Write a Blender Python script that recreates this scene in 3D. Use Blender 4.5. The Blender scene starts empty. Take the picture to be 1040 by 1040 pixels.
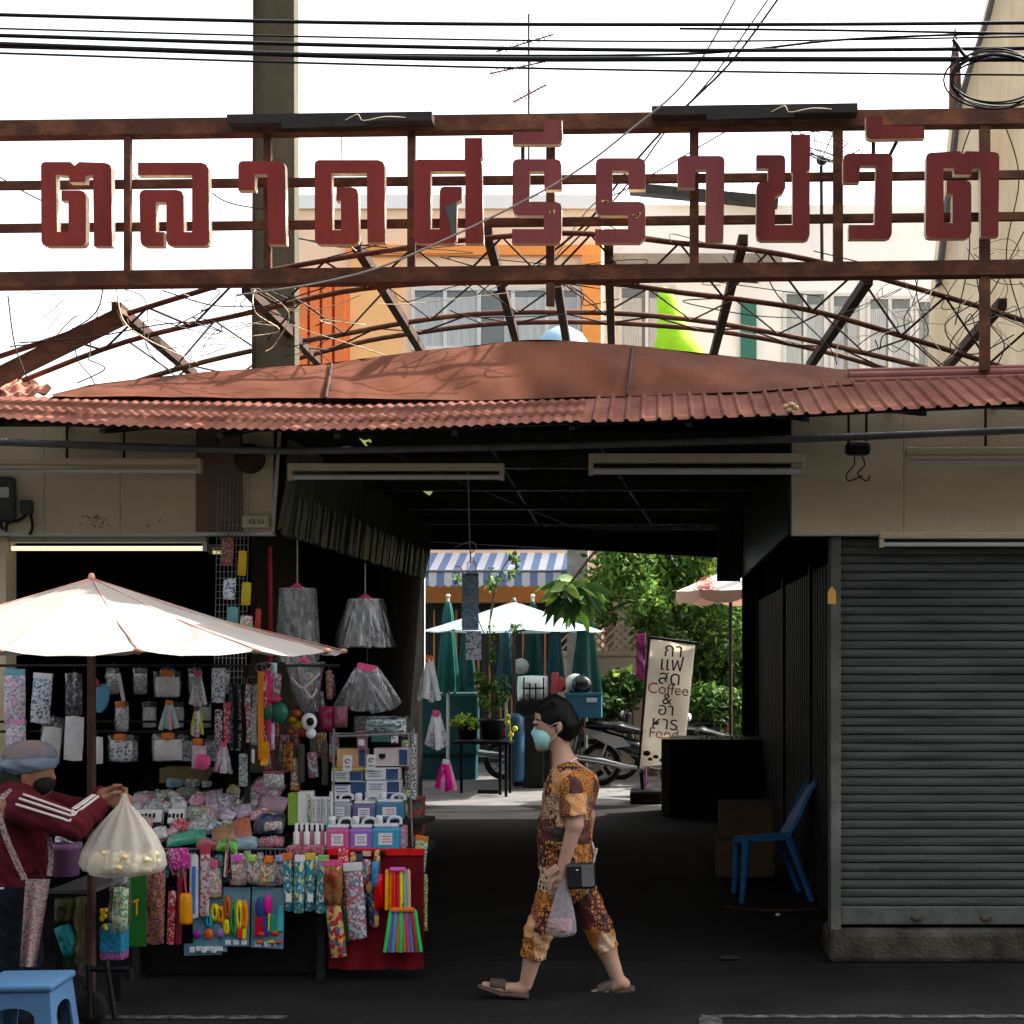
import bpy, bmesh, math, random
import numpy as np
from mathutils import Vector, Matrix, Euler
random.seed(7)
rnd = random.Random(11)
C = bpy.context.scene.collection
R = math.radians
# ------------------------------------------------------------------ camera, sky, sun, exposure
F, CX, CY, H = 1500.0, 668.0, 665.0, 1.77       # focal (px of a 1040 px wide frame), optical axis, eye height
cam_d = bpy.data.cameras.new('camera')
cam_d.sensor_width = 36.0
cam_d.lens = 36.0 * F / 1040.0
cam_d.shift_x = -(CX - 520) / 1040.0
cam_d.shift_y = (CY - 520) / 1040.0
cam_d.clip_start = 0.05
cam_d.clip_end = 2000
cam = bpy.data.objects.new('camera', cam_d)
cam.location = (0, 0, H)
cam.rotation_euler = (R(90), 0, 0)
C.objects.link(cam)
bpy.context.scene.camera = cam

SUN = Vector((0.62, 0.40, 0.85)).normalized()    # towards the sun: right, behind the market, high
w = bpy.data.worlds.new('World')
bpy.context.scene.world = w
w.use_nodes = True
nt = w.node_tree
sky = nt.nodes.new('ShaderNodeTexSky')
sky.sky_type = 'NISHITA'
sky.sun_disc = False
sky.sun_elevation = math.asin(SUN.z)
sky.sun_rotation = math.atan2(SUN.x, SUN.y)
sky.air_density = 1.0
sky.dust_density = 6.0
sky.ozone_density = 1.0
hsv = nt.nodes.new('ShaderNodeHueSaturation')
hsv.inputs['Saturation'].default_value = 0.25
hsv.inputs['Value'].default_value = 1.0
bg = nt.nodes['Background']
bg.inputs['Strength'].default_value = 0.15
nt.links.new(sky.outputs[0], hsv.inputs['Color'])
nt.links.new(hsv.outputs[0], bg.inputs['Color'])
sl = bpy.data.lights.new('sun', 'SUN')
sl.energy = 4.2
sl.angle = R(0.5)
sl.color = (1.0, 0.95, 0.87)
so = bpy.data.objects.new('sun', sl)
so.rotation_euler = SUN.to_track_quat('Z', 'Y').to_euler()
C.objects.link(so)
vs = bpy.context.scene.view_settings
vs.view_transform = 'Standard'
vs.look = 'None'
vs.exposure = 1.9
vs.gamma = 1.0
try:
    bpy.context.scene.cycles.max_bounces = 8
    bpy.context.scene.cycles.transparent_max_bounces = 24
except Exception:
    pass

def P(px, py, Y):
    return Vector(((px - CX) * Y / F, Y, H - (py - CY) * Y / F))
def G(px, py):
    Y = H * F / (py - CY)
    return Vector(((px - CX) * Y / F, Y, 0))
def S(n, Y):
    return n * Y / F

# ------------------------------------------------------------------ materials
MATS = {}
def mat(name, col, rough=0.6, var=0.18, scale=6.0, bump=0.0, bscale=None, metal=0.0, alpha=1.0, spec=0.18,
        col2=None, c2pos=(0.45, 0.65), emit=None, trans=0.0, coat=0.0, stretch=(1, 1, 1), translucent=0.0, detail=6):
    if name in MATS:
        return MATS[name]
    m = bpy.data.materials.new(name)
    m.use_nodes = True
    t = m.node_tree
    b = t.nodes['Principled BSDF']
    L = t.links.new
    tc = t.nodes.new('ShaderNodeTexCoord')
    mp = t.nodes.new('ShaderNodeMapping')
    mp.inputs['Scale'].default_value = stretch
    L(tc.outputs['Object'], mp.inputs['Vector'])
    n = t.nodes.new('ShaderNodeTexNoise')
    n.inputs['Scale'].default_value = scale
    n.inputs['Detail'].default_value = detail
    n.inputs['Roughness'].default_value = 0.62
    L(mp.outputs[0], n.inputs['Vector'])
    cr = t.nodes.new('ShaderNodeValToRGB')
    c = Vector(col)
    if col2 is None:
        lo, hi = c * (1 - var), c * (1 + var)
        cr.color_ramp.elements[0].position, cr.color_ramp.elements[1].position = 0.3, 0.7
    else:
        lo, hi = c, Vector(col2)
        cr.color_ramp.elements[0].position, cr.color_ramp.elements[1].position = c2pos
    cr.color_ramp.elements[0].color = (*lo, 1)
    cr.color_ramp.elements[1].color = (*[min(1, x) for x in hi], 1)
    L(n.outputs['Fac'], cr.inputs['Fac'])
    L(cr.outputs[0], b.inputs['Base Color'])
    b.inputs['Roughness'].default_value = rough
    b.inputs['Metallic'].default_value = metal
    b.inputs['Alpha'].default_value = alpha
    b.inputs['Specular IOR Level'].default_value = spec
    b.inputs['Transmission Weight'].default_value = trans
    b.inputs['Coat Weight'].default_value = coat
    if emit:
        b.inputs['Emission Color'].default_value = (*emit[:3], 1)
        b.inputs['Emission Strength'].default_value = emit[3]
    if bump:
        n2 = t.nodes.new('ShaderNodeTexNoise')
        n2.inputs['Scale'].default_value = bscale or scale * 4
        n2.inputs['Detail'].default_value = 5
        L(mp.outputs[0], n2.inputs['Vector'])
        bm = t.nodes.new('ShaderNodeBump')
        bm.inputs['Strength'].default_value = bump
        bm.inputs['Distance'].default_value = 0.02
        L(n2.outputs['Fac'], bm.inputs['Height'])
        L(bm.outputs[0], b.inputs['Normal'])
    if translucent:
        tr = t.nodes.new('ShaderNodeBsdfTranslucent')
        L(cr.outputs[0], tr.inputs['Color'])
        mx = t.nodes.new('ShaderNodeMixShader')
        mx.inputs[0].default_value = translucent
        out = t.nodes['Material Output']
        L(b.outputs[0], mx.inputs[1])
        L(tr.outputs[0], mx.inputs[2])
        L(mx.outputs[0], out.inputs['Surface'])
    MATS[name] = m
    return m

def quick(col, rough=0.45, var=0.12, scale=25, **k):
    nm = 'plain_%02x%02x%02x_%d' % (int(col[0] * 255), int(col[1] * 255), int(col[2] * 255), int(rough * 100))
    g_ = sum(col) / 3
    col = tuple(min(.85, max(0.003, (g_ + (c - g_) * 1.18) * 1.35)) for c in col)      # brightened to stand in for stronger light on the stall goods
    return mat(nm, col, rough, var, scale, spec=.35, **k)

def pattern_mat(name, cols, scale=60, kind='voronoi', rough=0.4, stretch=(1, 1, 1), jitter=1.0):
    """printed packaging / cloth: random flat cells of the given colours"""
    if name in MATS:
        return MATS[name]
    m = bpy.data.materials.new(name)
    m.use_nodes = True
    t = m.node_tree
    b = t.nodes['Principled BSDF']
    L = t.links.new
    tc = t.nodes.new('ShaderNodeTexCoord')
    mp = t.nodes.new('ShaderNodeMapping')
    mp.inputs['Scale'].default_value = stretch
    L(tc.outputs['Object'], mp.inputs['Vector'])
    v = t.nodes.new('ShaderNodeTexVoronoi')
    v.distance = 'CHEBYCHEV'
    v.inputs['Scale'].default_value = scale * 1.6
    v.inputs['Randomness'].default_value = jitter
    L(mp.outputs[0], v.inputs['Vector'])
    sep = t.nodes.new('ShaderNodeSeparateColor')
    L(v.outputs['Color'], sep.inputs[0])
    cr = t.nodes.new('ShaderNodeValToRGB')
    cr.color_ramp.interpolation = 'CONSTANT'
    e = cr.color_ramp.elements
    while len(e) < len(cols):
        e.new(0.5)
    for i, c in enumerate(cols):
        e[i].position = i / len(cols)
        g_ = sum(c) / 3
        e[i].color = (*[min(.85, max(.003, (g_ + (q - g_) * 1.15) * 1.3)) for q in c], 1)  # print colours brightened too, in place of light on the stall
    L(sep.outputs[0], cr.inputs['Fac'])
    L(cr.outputs[0], b.inputs['Base Color'])
    b.inputs['Roughness'].default_value = rough
    b.inputs['Specular IOR Level'].default_value = .3
    n3 = t.nodes.new('ShaderNodeTexNoise')
    n3.inputs['Scale'].default_value = 22
    bp = t.nodes.new('ShaderNodeBump')
    bp.inputs['Strength'].default_value = .5
    bp.inputs['Distance'].default_value = .012
    L(tc.outputs['Object'], n3.inputs['Vector'])
    L(n3.outputs['Fac'], bp.inputs['Height'])
    L(bp.outputs[0], b.inputs['Normal'])
    MATS[name] = m
    return m

def film_mat(name, lo, hi, diff, scale=14.0):
    """thin clear plastic: see-through with glossy creases and a trace of milky scatter"""
    m = bpy.data.materials.new(name)
    m.use_nodes = True
    t = m.node_tree
    L = t.links.new
    t.nodes.remove(t.nodes['Principled BSDF'])
    tc = t.nodes.new('ShaderNodeTexCoord')
    n = t.nodes.new('ShaderNodeTexNoise')
    n.inputs['Scale'].default_value = scale
    n.inputs['Detail'].default_value = 4
    n.inputs['Distortion'].default_value = 1.2
    mp = t.nodes.new('ShaderNodeMapping')
    mp.inputs['Scale'].default_value = (1, 1, .45)
    L(tc.outputs['Object'], mp.inputs['Vector'])
    L(mp.outputs[0], n.inputs['Vector'])
    bp = t.nodes.new('ShaderNodeBump')
    bp.inputs['Strength'].default_value = 1.0
    bp.inputs['Distance'].default_value = .04
    L(n.outputs['Fac'], bp.inputs['Height'])
    g = t.nodes.new('ShaderNodeBsdfGlossy')
    g.inputs['Roughness'].default_value = .12
    L(bp.outputs[0], g.inputs['Normal'])
    tr = t.nodes.new('ShaderNodeBsdfTransparent')
    d = t.nodes.new('ShaderNodeBsdfDiffuse')
    d.inputs['Color'].default_value = (.75, .77, .8, 1)
    lw = t.nodes.new('ShaderNodeLayerWeight')
    lw.inputs['Blend'].default_value = .35
    L(bp.outputs[0], lw.inputs['Normal'])
    mr = t.nodes.new('ShaderNodeMapRange')
    mr.inputs['To Min'].default_value = lo
    mr.inputs['To Max'].default_value = hi
    L(lw.outputs['Facing'], mr.inputs['Value'])
    m1 = t.nodes.new('ShaderNodeMixShader')
    m1.inputs[0].default_value = diff
    L(tr.outputs[0], m1.inputs[1])
    L(d.outputs[0], m1.inputs[2])
    m2 = t.nodes.new('ShaderNodeMixShader')
    L(mr.outputs[0], m2.inputs[0])
    L(m1.outputs[0], m2.inputs[1])
    L(g.outputs[0], m2.inputs[2])
    L(m2.outputs[0], t.nodes['Material Output'].inputs['Surface'])
    MATS[name] = m
    return m

# ------------------------------------------------------------------ mesh building
class MB:
    def __init__(s):
        s.v, s.f, s.m, s.sm = [], [], [], []
    def add(s, verts, faces, mi=0, smooth=False):
        k = len(s.v)
        s.v += [tuple(v) for v in verts]
        for f in faces:
            s.f.append(tuple(i + k for i in f))
            s.m.append(mi)
            s.sm.append(smooth)
        return s
    def box(s, c, d, rot=None, mi=0, bev=0.0):
        c = Vector(c)
        hx, hy, hz = d[0] / 2, d[1] / 2, d[2] / 2
        M = rot.to_matrix() if isinstance(rot, Euler) else (rot or Matrix.Identity(3))
        if bev <= 0:
            vs_ = [c + M @ Vector((x * hx, y * hy, z * hz)) for x in (-1, 1) for y in (-1, 1) for z in (-1, 1)]
            fs = [(0, 1, 3, 2), (4, 6, 7, 5), (0, 4, 5, 1), (2, 3, 7, 6), (0, 2, 6, 4), (1, 5, 7, 3)]
            return s.add(vs_, fs, mi)
        bev = min(bev, hx * .9, hy * .9, hz * .9)
        bm = bmesh.new()
        bmesh.ops.create_cube(bm, size=1)
        for v in bm.verts:
            v.co = Vector((v.co.x * d[0], v.co.y * d[1], v.co.z * d[2]))
        bmesh.ops.bevel(bm, geom=bm.edges[:], offset=bev, segments=2, profile=0.5, affect='EDGES')
        bm.verts.index_update()
        s.add([c + M @ v.co for v in bm.verts], [[v.index for v in f.verts] for f in bm.faces], mi)
        bm.free()
        return s
    def bb(s, p, q, mi=0, bev=0.0):
        p, q = Vector(p), Vector(q)
        return s.box((p + q) / 2, [abs(q[i] - p[i]) for i in range(3)], None, mi, bev)
    def bar(s, p, q, w_, h_, mi=0, up=(0, 0, 1)):
        p, q = Vector(p), Vector(q)
        d = q - p
        z = d.normalized()
        u = Vector(up)
        x = z.cross(u)
        if x.length < 1e-4:
            x = z.cross(Vector((0, 1, 0)))
        x.normalize()
        y = x.cross(z).normalized()
        M = Matrix((x, z, y)).transposed()
        return s.box((p + q) / 2, (w_, d.length, h_), M, mi)
    def tube(s, pts, r, n=8, mi=0, caps=True, smooth=True):
        pts = [Vector(p) for p in pts]
        rs = r if isinstance(r, (list, tuple)) else [r] * len(pts)
        vs_, fs = [], []
        prev = None
        for i, p in enumerate(pts):
            d = (pts[min(i + 1, len(pts) - 1)] - pts[max(i - 1, 0)])
            if d.length < 1e-9:
                d = Vector((0, 0, 1))
            d.normalize()
            if prev is None:
                a = d.orthogonal().normalized()
            else:
                a = (prev - d * prev.dot(d))
                a = a.normalized() if a.length > 1e-6 else d.orthogonal().normalized()
            prev = a
            b = d.cross(a)
            for k in range(n):
                t = 2 * math.pi * k / n
                vs_.append(p + (a * math.cos(t) + b * math.sin(t)) * rs[i])
        for i in range(len(pts) - 1):
            for k in range(n):
                k2 = (k + 1) % n
                fs.append((i * n + k, i * n + k2, (i + 1) * n + k2, (i + 1) * n + k))
        s.add(vs_, fs, mi, smooth)
        if caps:
            m0 = len(pts) - 1
            s.add(vs_[:n], [tuple(reversed(range(n)))], mi)
            s.add(vs_[m0 * n:], [tuple(range(n))], mi)
        return s
    def lathe(s, prof, c, n=20, mi=0, M=None, sx=1, sy=1, smooth=True):
        c = Vector(c)
        vs_, fs = [], []
        for r, z in prof:
            for k in range(n):
                t = 2 * math.pi * k / n
                v = Vector((r * math.cos(t) * sx, r * math.sin(t) * sy, z))
                vs_.append(c + (M @ v if M else v))
        for i in range(len(prof) - 1):
            for k in range(n):
                k2 = (k + 1) % n
                fs.append((i * n + k, i * n + k2, (i + 1) * n + k2, (i + 1) * n + k))
        return s.add(vs_, fs, mi, smooth)
    def ell(s, c, r, n=10, mi=0, M=None):
        prof = [(math.sin(math.pi * i / n) or 1e-4, -math.cos(math.pi * i / n)) for i in range(n + 1)]
        c = Vector(c)
        vs_, fs = [], []
        m_ = n * 2
        for a, z in prof:
            for k in range(m_):
                t = 2 * math.pi * k / m_
                v = Vector((a * math.cos(t) * r[0], a * math.sin(t) * r[1], z * r[2]))
                vs_.append(c + (M @ v if M else v))
        for i in range(n):
            for k in range(m_):
                k2 = (k + 1) % m_
                fs.append((i * m_ + k, i * m_ + k2, (i + 1) * m_ + k2, (i + 1) * m_ + k))
        return s.add(vs_, fs, mi, True)
    def prism(s, pts, depth, mi=0, side=None):
        """outline (3D points, seen from -Y), extruded along +Y"""
        n = len(pts)
        pts = [Vector(p) for p in pts]
        back = [p + Vector((0, depth, 0)) for p in pts]
        s.add(pts, [tuple(range(n))], mi)
        s.add(back, [tuple(reversed(range(n)))], mi)
        s.add(pts + back, [(i, i + n, (i + 1) % n + n, (i + 1) % n) for i in range(n)], mi if side is None else side)
        return s
    def grid(s, fn, nu, nv, mi=0, smooth=True, thick=None):
        vs_ = [Vector(fn(i / nu, j / nv)) for j in range(nv + 1) for i in range(nu + 1)]
        fs = [(j * (nu + 1) + i, j * (nu + 1) + i + 1, (j + 1) * (nu + 1) + i + 1, (j + 1) * (nu + 1) + i)
              for j in range(nv) for i in range(nu)]
        s.add(vs_, fs, mi, smooth)
        if thick:
            o = Vector(thick)
            s.add([v + o for v in vs_], [tuple(reversed(f)) for f in fs], mi, smooth)
        return s
    def pillow(s, c, w_, h_, th, M=None, mi=0, n=6, crumple=0.15, seed=0):
        """a filled soft bag: width along x, height along z, bulging along y"""
        r = random.Random(seed)
        c = Vector(c)
        for sg in (-1, 1):
            vs_ = []
            for j in range(n + 1):
                for i in range(n + 1):
                    u, v = i / n * 2 - 1, j / n * 2 - 1
                    b = max(0, (1 - u ** 4)) ** .5 * max(0, (1 - v ** 4)) ** .5
                    e = 1 - 0.05 * (abs(u * v))
                    y = sg * th / 2 * b * (1 + crumple * r.uniform(-1.5, 1.5))
                    p = Vector((u * w_ / 2 * e, y + 0.0006 * sg, v * h_ / 2 * e))
                    vs_.append(c + (M @ p if M else p))
            fs = []
            for j in range(n):
                for i in range(n):
                    q = (j * (n + 1) + i, j * (n + 1) + i + 1, (j + 1) * (n + 1) + i + 1, (j + 1) * (n + 1) + i)
                    fs.append(q if sg < 0 else q[::-1])
            s.add(vs_, fs, mi, True)
        return s
    def build(s, name, mats, parent=None, smooth=None):
        me = bpy.data.meshes.new(name)
        if not isinstance(mats, (list, tuple)):
            mats = [mats]
        org = Vector((0, 0, 0))
        q = parent
        while q is not None:
            org += q.location
            q = q.parent
        vs_ = s.v
        if parent is None and vs_:
            a = np.array(vs_)
            org = Vector(((a[:, 0].min() + a[:, 0].max()) / 2, (a[:, 1].min() + a[:, 1].max()) / 2, a[:, 2].min()))
        me.from_pydata([(v[0] - org.x, v[1] - org.y, v[2] - org.z) for v in vs_], [], s.f)
        for m_ in mats:
            me.materials.append(m_)
        me.polygons.foreach_set('material_index', s.m)
        me.polygons.foreach_set('use_smooth', s.sm if smooth is None else [smooth] * len(s.f))
        me.update()
        o = bpy.data.objects.new(name, me)
        C.objects.link(o)
        if parent is not None:
            o.parent = parent
        else:
            o.location = org
        return o

def thing(name, label, cat, loc=(0, 0, 0), group=None):
    o = bpy.data.objects.new(name, None)
    o.empty_display_size = 0.1
    o.location = loc
    C.objects.link(o)
    o['label'] = label
    o['category'] = cat
    if group:
        o['group'] = group
    return o
def tag(o, label, cat, group=None):
    o['label'] = label
    o['category'] = cat
    if group:
        o['group'] = group
    return o
def struct(o):
    o['kind'] = 'structure'
    return o
def copy_tree(o, parent=None, label=None):
    c = o.copy()
    C.objects.link(c)
    c.parent = parent
    if label:
        c['label'] = label
    for ch in list(o.children):
        copy_tree(ch, c)
    return c
def lerp(a, b, t):
    return a + (b - a) * t
def interp(tab, x):
    if x <= tab[0][0]:
        return tab[0][1] + (x - tab[0][0]) * (tab[1][1] - tab[0][1]) / (tab[1][0] - tab[0][0])
    for (x0, y0), (x1, y1) in zip(tab, tab[1:]):
        if x <= x1:
            return y0 + (y1 - y0) * (x - x0) / (x1 - x0)
    (x0, y0), (x1, y1) = tab[-2:]
    return y1 + (x - x1) * (y1 - y0) / (x1 - x0)
def smooth_pts(pts, n=6):
    """Catmull-Rom through 3D points"""
    pts = [Vector(p) for p in pts]
    out = []
    for i in range(len(pts) - 1):
        p0, p1, p2, p3 = pts[max(i - 1, 0)], pts[i], pts[i + 1], pts[min(i + 2, len(pts) - 1)]
        for k in range(n):
            t = k / n
            out.append(0.5 * ((2 * p1) + (p2 - p0) * t + (2 * p0 - 5 * p1 + 4 * p2 - p3) * t * t + (3 * p1 - p0 - 3 * p2 + p3) * t ** 3))
    out.append(pts[-1])
    return out

def text_mesh(body, size, extrude, m, loc, rot, name, parent=None, align='CENTER'):
    cu = bpy.data.curves.new(name, 'FONT')
    cu.body = body
    cu.size = size
    cu.extrude = extrude
    cu.align_x = align
    cu.align_y = 'CENTER'
    t = bpy.data.objects.new(name, cu)
    C.objects.link(t)
    bpy.context.view_layer.update()
    me = bpy.data.meshes.new_from_object(t.evaluated_get(bpy.context.evaluated_depsgraph_get()))
    bpy.data.objects.remove(t)
    me.name = name
    M = Matrix.Translation(loc) @ rot.to_matrix().to_4x4()
    org = Vector((0, 0, 0))
    q = parent
    while q is not None:
        org += q.location
        q = q.parent
    me.transform(Matrix.Translation(-org) @ M)
    me.materials.clear()
    me.materials.append(m)
    o = bpy.data.objects.new(name, me)
    C.objects.link(o)
    o.parent = parent
    return o

# ------------------------------------------------------------------ soft shapes: smooth unions of round cones, meshed with surface nets
class Field:
    def __init__(s, lo, hi, h):
        s.o = np.array(lo, float)
        s.h = h
        n = np.ceil((np.array(hi) - s.o) / h).astype(int) + 1
        s.n = n
        s.D = np.full(tuple(n), 0.5, np.float32)
    def _loc(s, lo, hi):
        a = np.clip(((np.array(lo) - s.o) / s.h).astype(int), 0, s.n - 1)
        b = np.clip(((np.array(hi) - s.o) / s.h).astype(int) + 2, 1, s.n)
        sl_ = tuple(slice(int(i), int(j)) for i, j in zip(a, b))
        ax = [s.o[i] + s.h * np.arange(a[i], b[i]) for i in range(3)]
        return sl_, ax[0][:, None, None], ax[1][None, :, None], ax[2][None, None, :]
    def _mix(s, sl_, d, k, sub=False):
        D = s.D[sl_]
        if sub:
            s.D[sl_] = np.maximum(D, -d)
            return
        if k <= 0:
            s.D[sl_] = np.minimum(D, d)
            return
        hh = np.clip(0.5 + 0.5 * (D - d) / k, 0, 1)
        s.D[sl_] = D * (1 - hh) + d * hh - k * hh * (1 - hh)
    def cone(s, p, q, r1, r2, k=0.02, ys=1.0, cut=None, sub=False, wob=0.0):
        p, q = np.array(p, float), np.array(q, float)
        m = (max(r1, r2) + k + 0.03) * max(1, ys)
        sl_, X, Y, Z = s._loc(np.minimum(p, q) - m, np.maximum(p, q) + m)
        ba = (q - p) * np.array([1, 1 / ys, 1])
        px, py, pz = X - p[0], (Y - p[1]) / ys, Z - p[2]
        bb = float(ba @ ba) + 1e-12
        t = np.clip((px * ba[0] + py * ba[1] + pz * ba[2]) / bb, 0, 1)
        d = np.sqrt((px - t * ba[0]) ** 2 + (py - t * ba[1]) ** 2 + (pz - t * ba[2]) ** 2) - (r1 + (r2 - r1) * t)
        if wob:
            d = d + wob * np.sin(X * 61 + Z * 40 + 3 * np.sin(Y * 30)) * np.sin(Z * 52 + Y * 35 + 1.3)
        if cut is not None:
            for c0, n0 in cut:
                d = np.maximum(d, (X - c0[0]) * n0[0] + (Y - c0[1]) * n0[1] + (Z - c0[2]) * n0[2])
        s._mix(sl_, d.astype(np.float32), k, sub)
        return s
    def ell(s, c, r, k=0.02, M=None, cut=None, sub=False):
        c, r = np.array(c, float), np.array(r, float)
        m = r.max() + k + 0.03
        sl_, X, Y, Z = s._loc(c - m, c + m)
        x, y, z = X - c[0], Y - c[1], Z - c[2]
        if M is not None:
            M = np.array(M.transposed())
            x, y, z = (M[0][0] * x + M[0][1] * y + M[0][2] * z, M[1][0] * x + M[1][1] * y + M[1][2] * z, M[2][0] * x + M[2][1] * y + M[2][2] * z)
        k0 = np.sqrt((x / r[0]) ** 2 + (y / r[1]) ** 2 + (z / r[2]) ** 2)
        k1 = np.sqrt((x / r[0] ** 2) ** 2 + (y / r[1] ** 2) ** 2 + (z / r[2] ** 2) ** 2) + 1e-9
        d = k0 * (k0 - 1) / k1
        if cut is not None:
            for c0, n0 in cut:
                d = np.maximum(d, (X - c0[0]) * n0[0] + (Y - c0[1]) * n0[1] + (Z - c0[2]) * n0[2])
        s._mix(sl_, d.astype(np.float32), k, sub)
        return s
    def cut(s, p, n0):
        X = s.o[0] + s.h * np.arange(s.n[0])[:, None, None]
        Y = s.o[1] + s.h * np.arange(s.n[1])[None, :, None]
        Z = s.o[2] + s.h * np.arange(s.n[2])[None, None, :]
        s.D = np.maximum(s.D, ((X - p[0]) * n0[0] + (Y - p[1]) * n0[1] + (Z - p[2]) * n0[2]).astype(np.float32))
        return s
    def mesh(s):
        D = s.D
        D[0] = D[-1] = 0.5
        D[:, 0] = D[:, -1] = 0.5
        D[:, :, 0] = D[:, :, -1] = 0.5
        ins = D < 0
        nx, ny, nz = D.shape
        c = np.zeros((nx - 1, ny - 1, nz - 1), np.uint8)
        for a in (0, 1):
            for b in (0, 1):
                for e in (0, 1):
                    c += ins[a:nx - 1 + a, b:ny - 1 + b, e:nz - 1 + e]
        act = (c > 0) & (c < 8)
        I = np.argwhere(act)
        idx = np.full(act.shape, -1, np.int64)
        idx[act] = np.arange(len(I))
        pos = np.zeros((len(I), 3))
        cnt = np.zeros(len(I))
        E = np.eye(3, dtype=int)
        for a in range(3):
            b, e = [q for q in range(3) if q != a]
            for i in (0, 1):
                for j in (0, 1):
                    off = E[b] * i + E[e] * j
                    p0 = I + off
                    p1 = p0 + E[a]
                    v0 = D[p0[:, 0], p0[:, 1], p0[:, 2]]
                    v1 = D[p1[:, 0], p1[:, 1], p1[:, 2]]
                    m = (v0 < 0) != (v1 < 0)
                    t = v0[m] / (v0[m] - v1[m])
                    pos[m] += off + t[:, None] * E[a]
                    cnt[m] += 1
        V = s.o + s.h * (I + pos / cnt[:, None])
        Q = []
        for a in range(3):
            b, e = [(1, 2), (2, 0), (0, 1)][a]
            sa = [slice(None)] * 3
            sb = [slice(None)] * 3
            sa[a], sb[a] = slice(0, -1), slice(1, None)
            m = ins[tuple(sa)] != ins[tuple(sb)]
            p = np.argwhere(m)
            p = p[(p[:, b] > 0) & (p[:, e] > 0) & (p[:, b] < D.shape[b] - 1) & (p[:, e] < D.shape[e] - 1)]
            q = np.stack([idx[tuple((p).T)], idx[tuple((p - E[b]).T)], idx[tuple((p - E[b] - E[e]).T)], idx[tuple((p - E[e]).T)]], 1)
            fl = ~ins[tuple(p.T)]
            q[fl] = q[fl][:, ::-1]
            Q.append(q)
        Q = np.concatenate(Q)
        Q = Q[(Q >= 0).all(1)]
        return V, Q
    def build(s, name, m, parent, loc=(0, 0, 0)):
        V, Q = s.mesh()
        me = bpy.data.meshes.new(name)
        me.from_pydata(V.tolist(), [], Q.tolist())
        me.materials.append(m)
        me.polygons.foreach_set('use_smooth', [True] * len(Q))
        me.update()
        o = bpy.data.objects.new(name, me)
        C.objects.link(o)
        o.parent = parent
        return o
# ================================================================== the setting
M_asph = mat('asphalt', (0.0075, 0.0075, 0.008), 0.92, 0.35, 0.9, 0.6, 120, spec=.12, col2=(0.023, 0.022, 0.021), c2pos=(.38, .72), detail=12)
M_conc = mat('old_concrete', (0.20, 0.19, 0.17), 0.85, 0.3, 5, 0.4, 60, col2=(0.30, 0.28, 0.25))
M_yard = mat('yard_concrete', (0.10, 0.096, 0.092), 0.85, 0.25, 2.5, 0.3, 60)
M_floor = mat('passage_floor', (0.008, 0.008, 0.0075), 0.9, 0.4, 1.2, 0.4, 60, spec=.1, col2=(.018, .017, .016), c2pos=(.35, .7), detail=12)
M_line = mat('worn_road_paint', (0.022, 0.022, 0.022), 0.9, 0.5, 14, 0.2, 60, spec=.1, col2=(0.16, 0.16, 0.15), c2pos=(0.40, 0.68))
M_fascia = mat('fascia_cream', (0.60, 0.51, 0.35), 0.7, 0.08, 3, 0.08, 30)
M_fascia2 = mat('fascia_brown', (0.20, 0.13, 0.10), 0.75, 0.15, 4, 0.05)
M_trim = mat('trim_white', (0.50, 0.50, 0.46), 0.5, 0.1, 9)
M_dark = mat('dark_metal', (0.022, 0.023, 0.021), 0.6, 0.4, 8)
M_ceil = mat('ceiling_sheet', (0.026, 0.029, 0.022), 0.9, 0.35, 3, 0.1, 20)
M_black = mat('black_paint', (0.008, 0.008, 0.009), 0.45, 0.3, 10)
M_pipe = mat('grey_pipe', (0.14, 0.15, 0.15), 0.5, 0.25, 12)
M_rust = mat('rusty_steel', (0.075, 0.030, 0.018), 0.75, 0.3, 6, 0.25, 60, col2=(0.19, 0.072, 0.032), c2pos=(0.45, 0.72), stretch=(1, 1, 1.6))
M_rustd = mat('dark_rusty_steel', (0.035, 0.019, 0.014), 0.8, 0.3, 7, 0.2, 50, col2=(0.075, 0.035, 0.022), c2pos=(0.4, 0.7))
M_tube = mat('tube_glass_off', (0.62, 0.64, 0.62), 0.25, 0.05, 5)
M_tubeon = mat('tube_glass_lit', (0.8, 0.75, 0.6), 0.3, 0.02, 5, emit=(1.0, 0.84, 0.52, 0.32))
M_tubedim = mat('tube_glass_dim', (0.8, 0.75, 0.4), 0.3, 0.02, 5, emit=(0.9, 0.85, 0.42, 0.16))
M_cap = mat('ridge_sheet', (0.070, 0.024, 0.013), 0.8, 0.10, 2.2, 0.12, 8, spec=.05, detail=10, col2=(0.145, 0.050, 0.028), c2pos=(0.3, 0.75), stretch=(1.3, 1, .8))
M_tile = mat('roof_sheet_red', (0.085, 0.027, 0.018), 0.85, 0.2, 2.2, 0.15, 60, spec=.05, col2=(0.19, 0.080, 0.056), c2pos=(0.30, 0.68), detail=12, stretch=(1.6, 1, .5))
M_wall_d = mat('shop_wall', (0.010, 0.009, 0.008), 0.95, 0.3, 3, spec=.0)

g = MB(); g.grid(lambda u, v: (lerp(-150, 150, u), lerp(-40, 260, v), 0), 4, 4)
struct(g.build('road', M_asph)); bpy.data.objects['road'].name = 'ground'
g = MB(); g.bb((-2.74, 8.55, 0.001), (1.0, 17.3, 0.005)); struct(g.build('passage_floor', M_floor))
g = MB(); g.bb((-30, 17.3, 0.001), (30, 60, 0.006)); struct(g.build('yard', M_yard))
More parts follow.
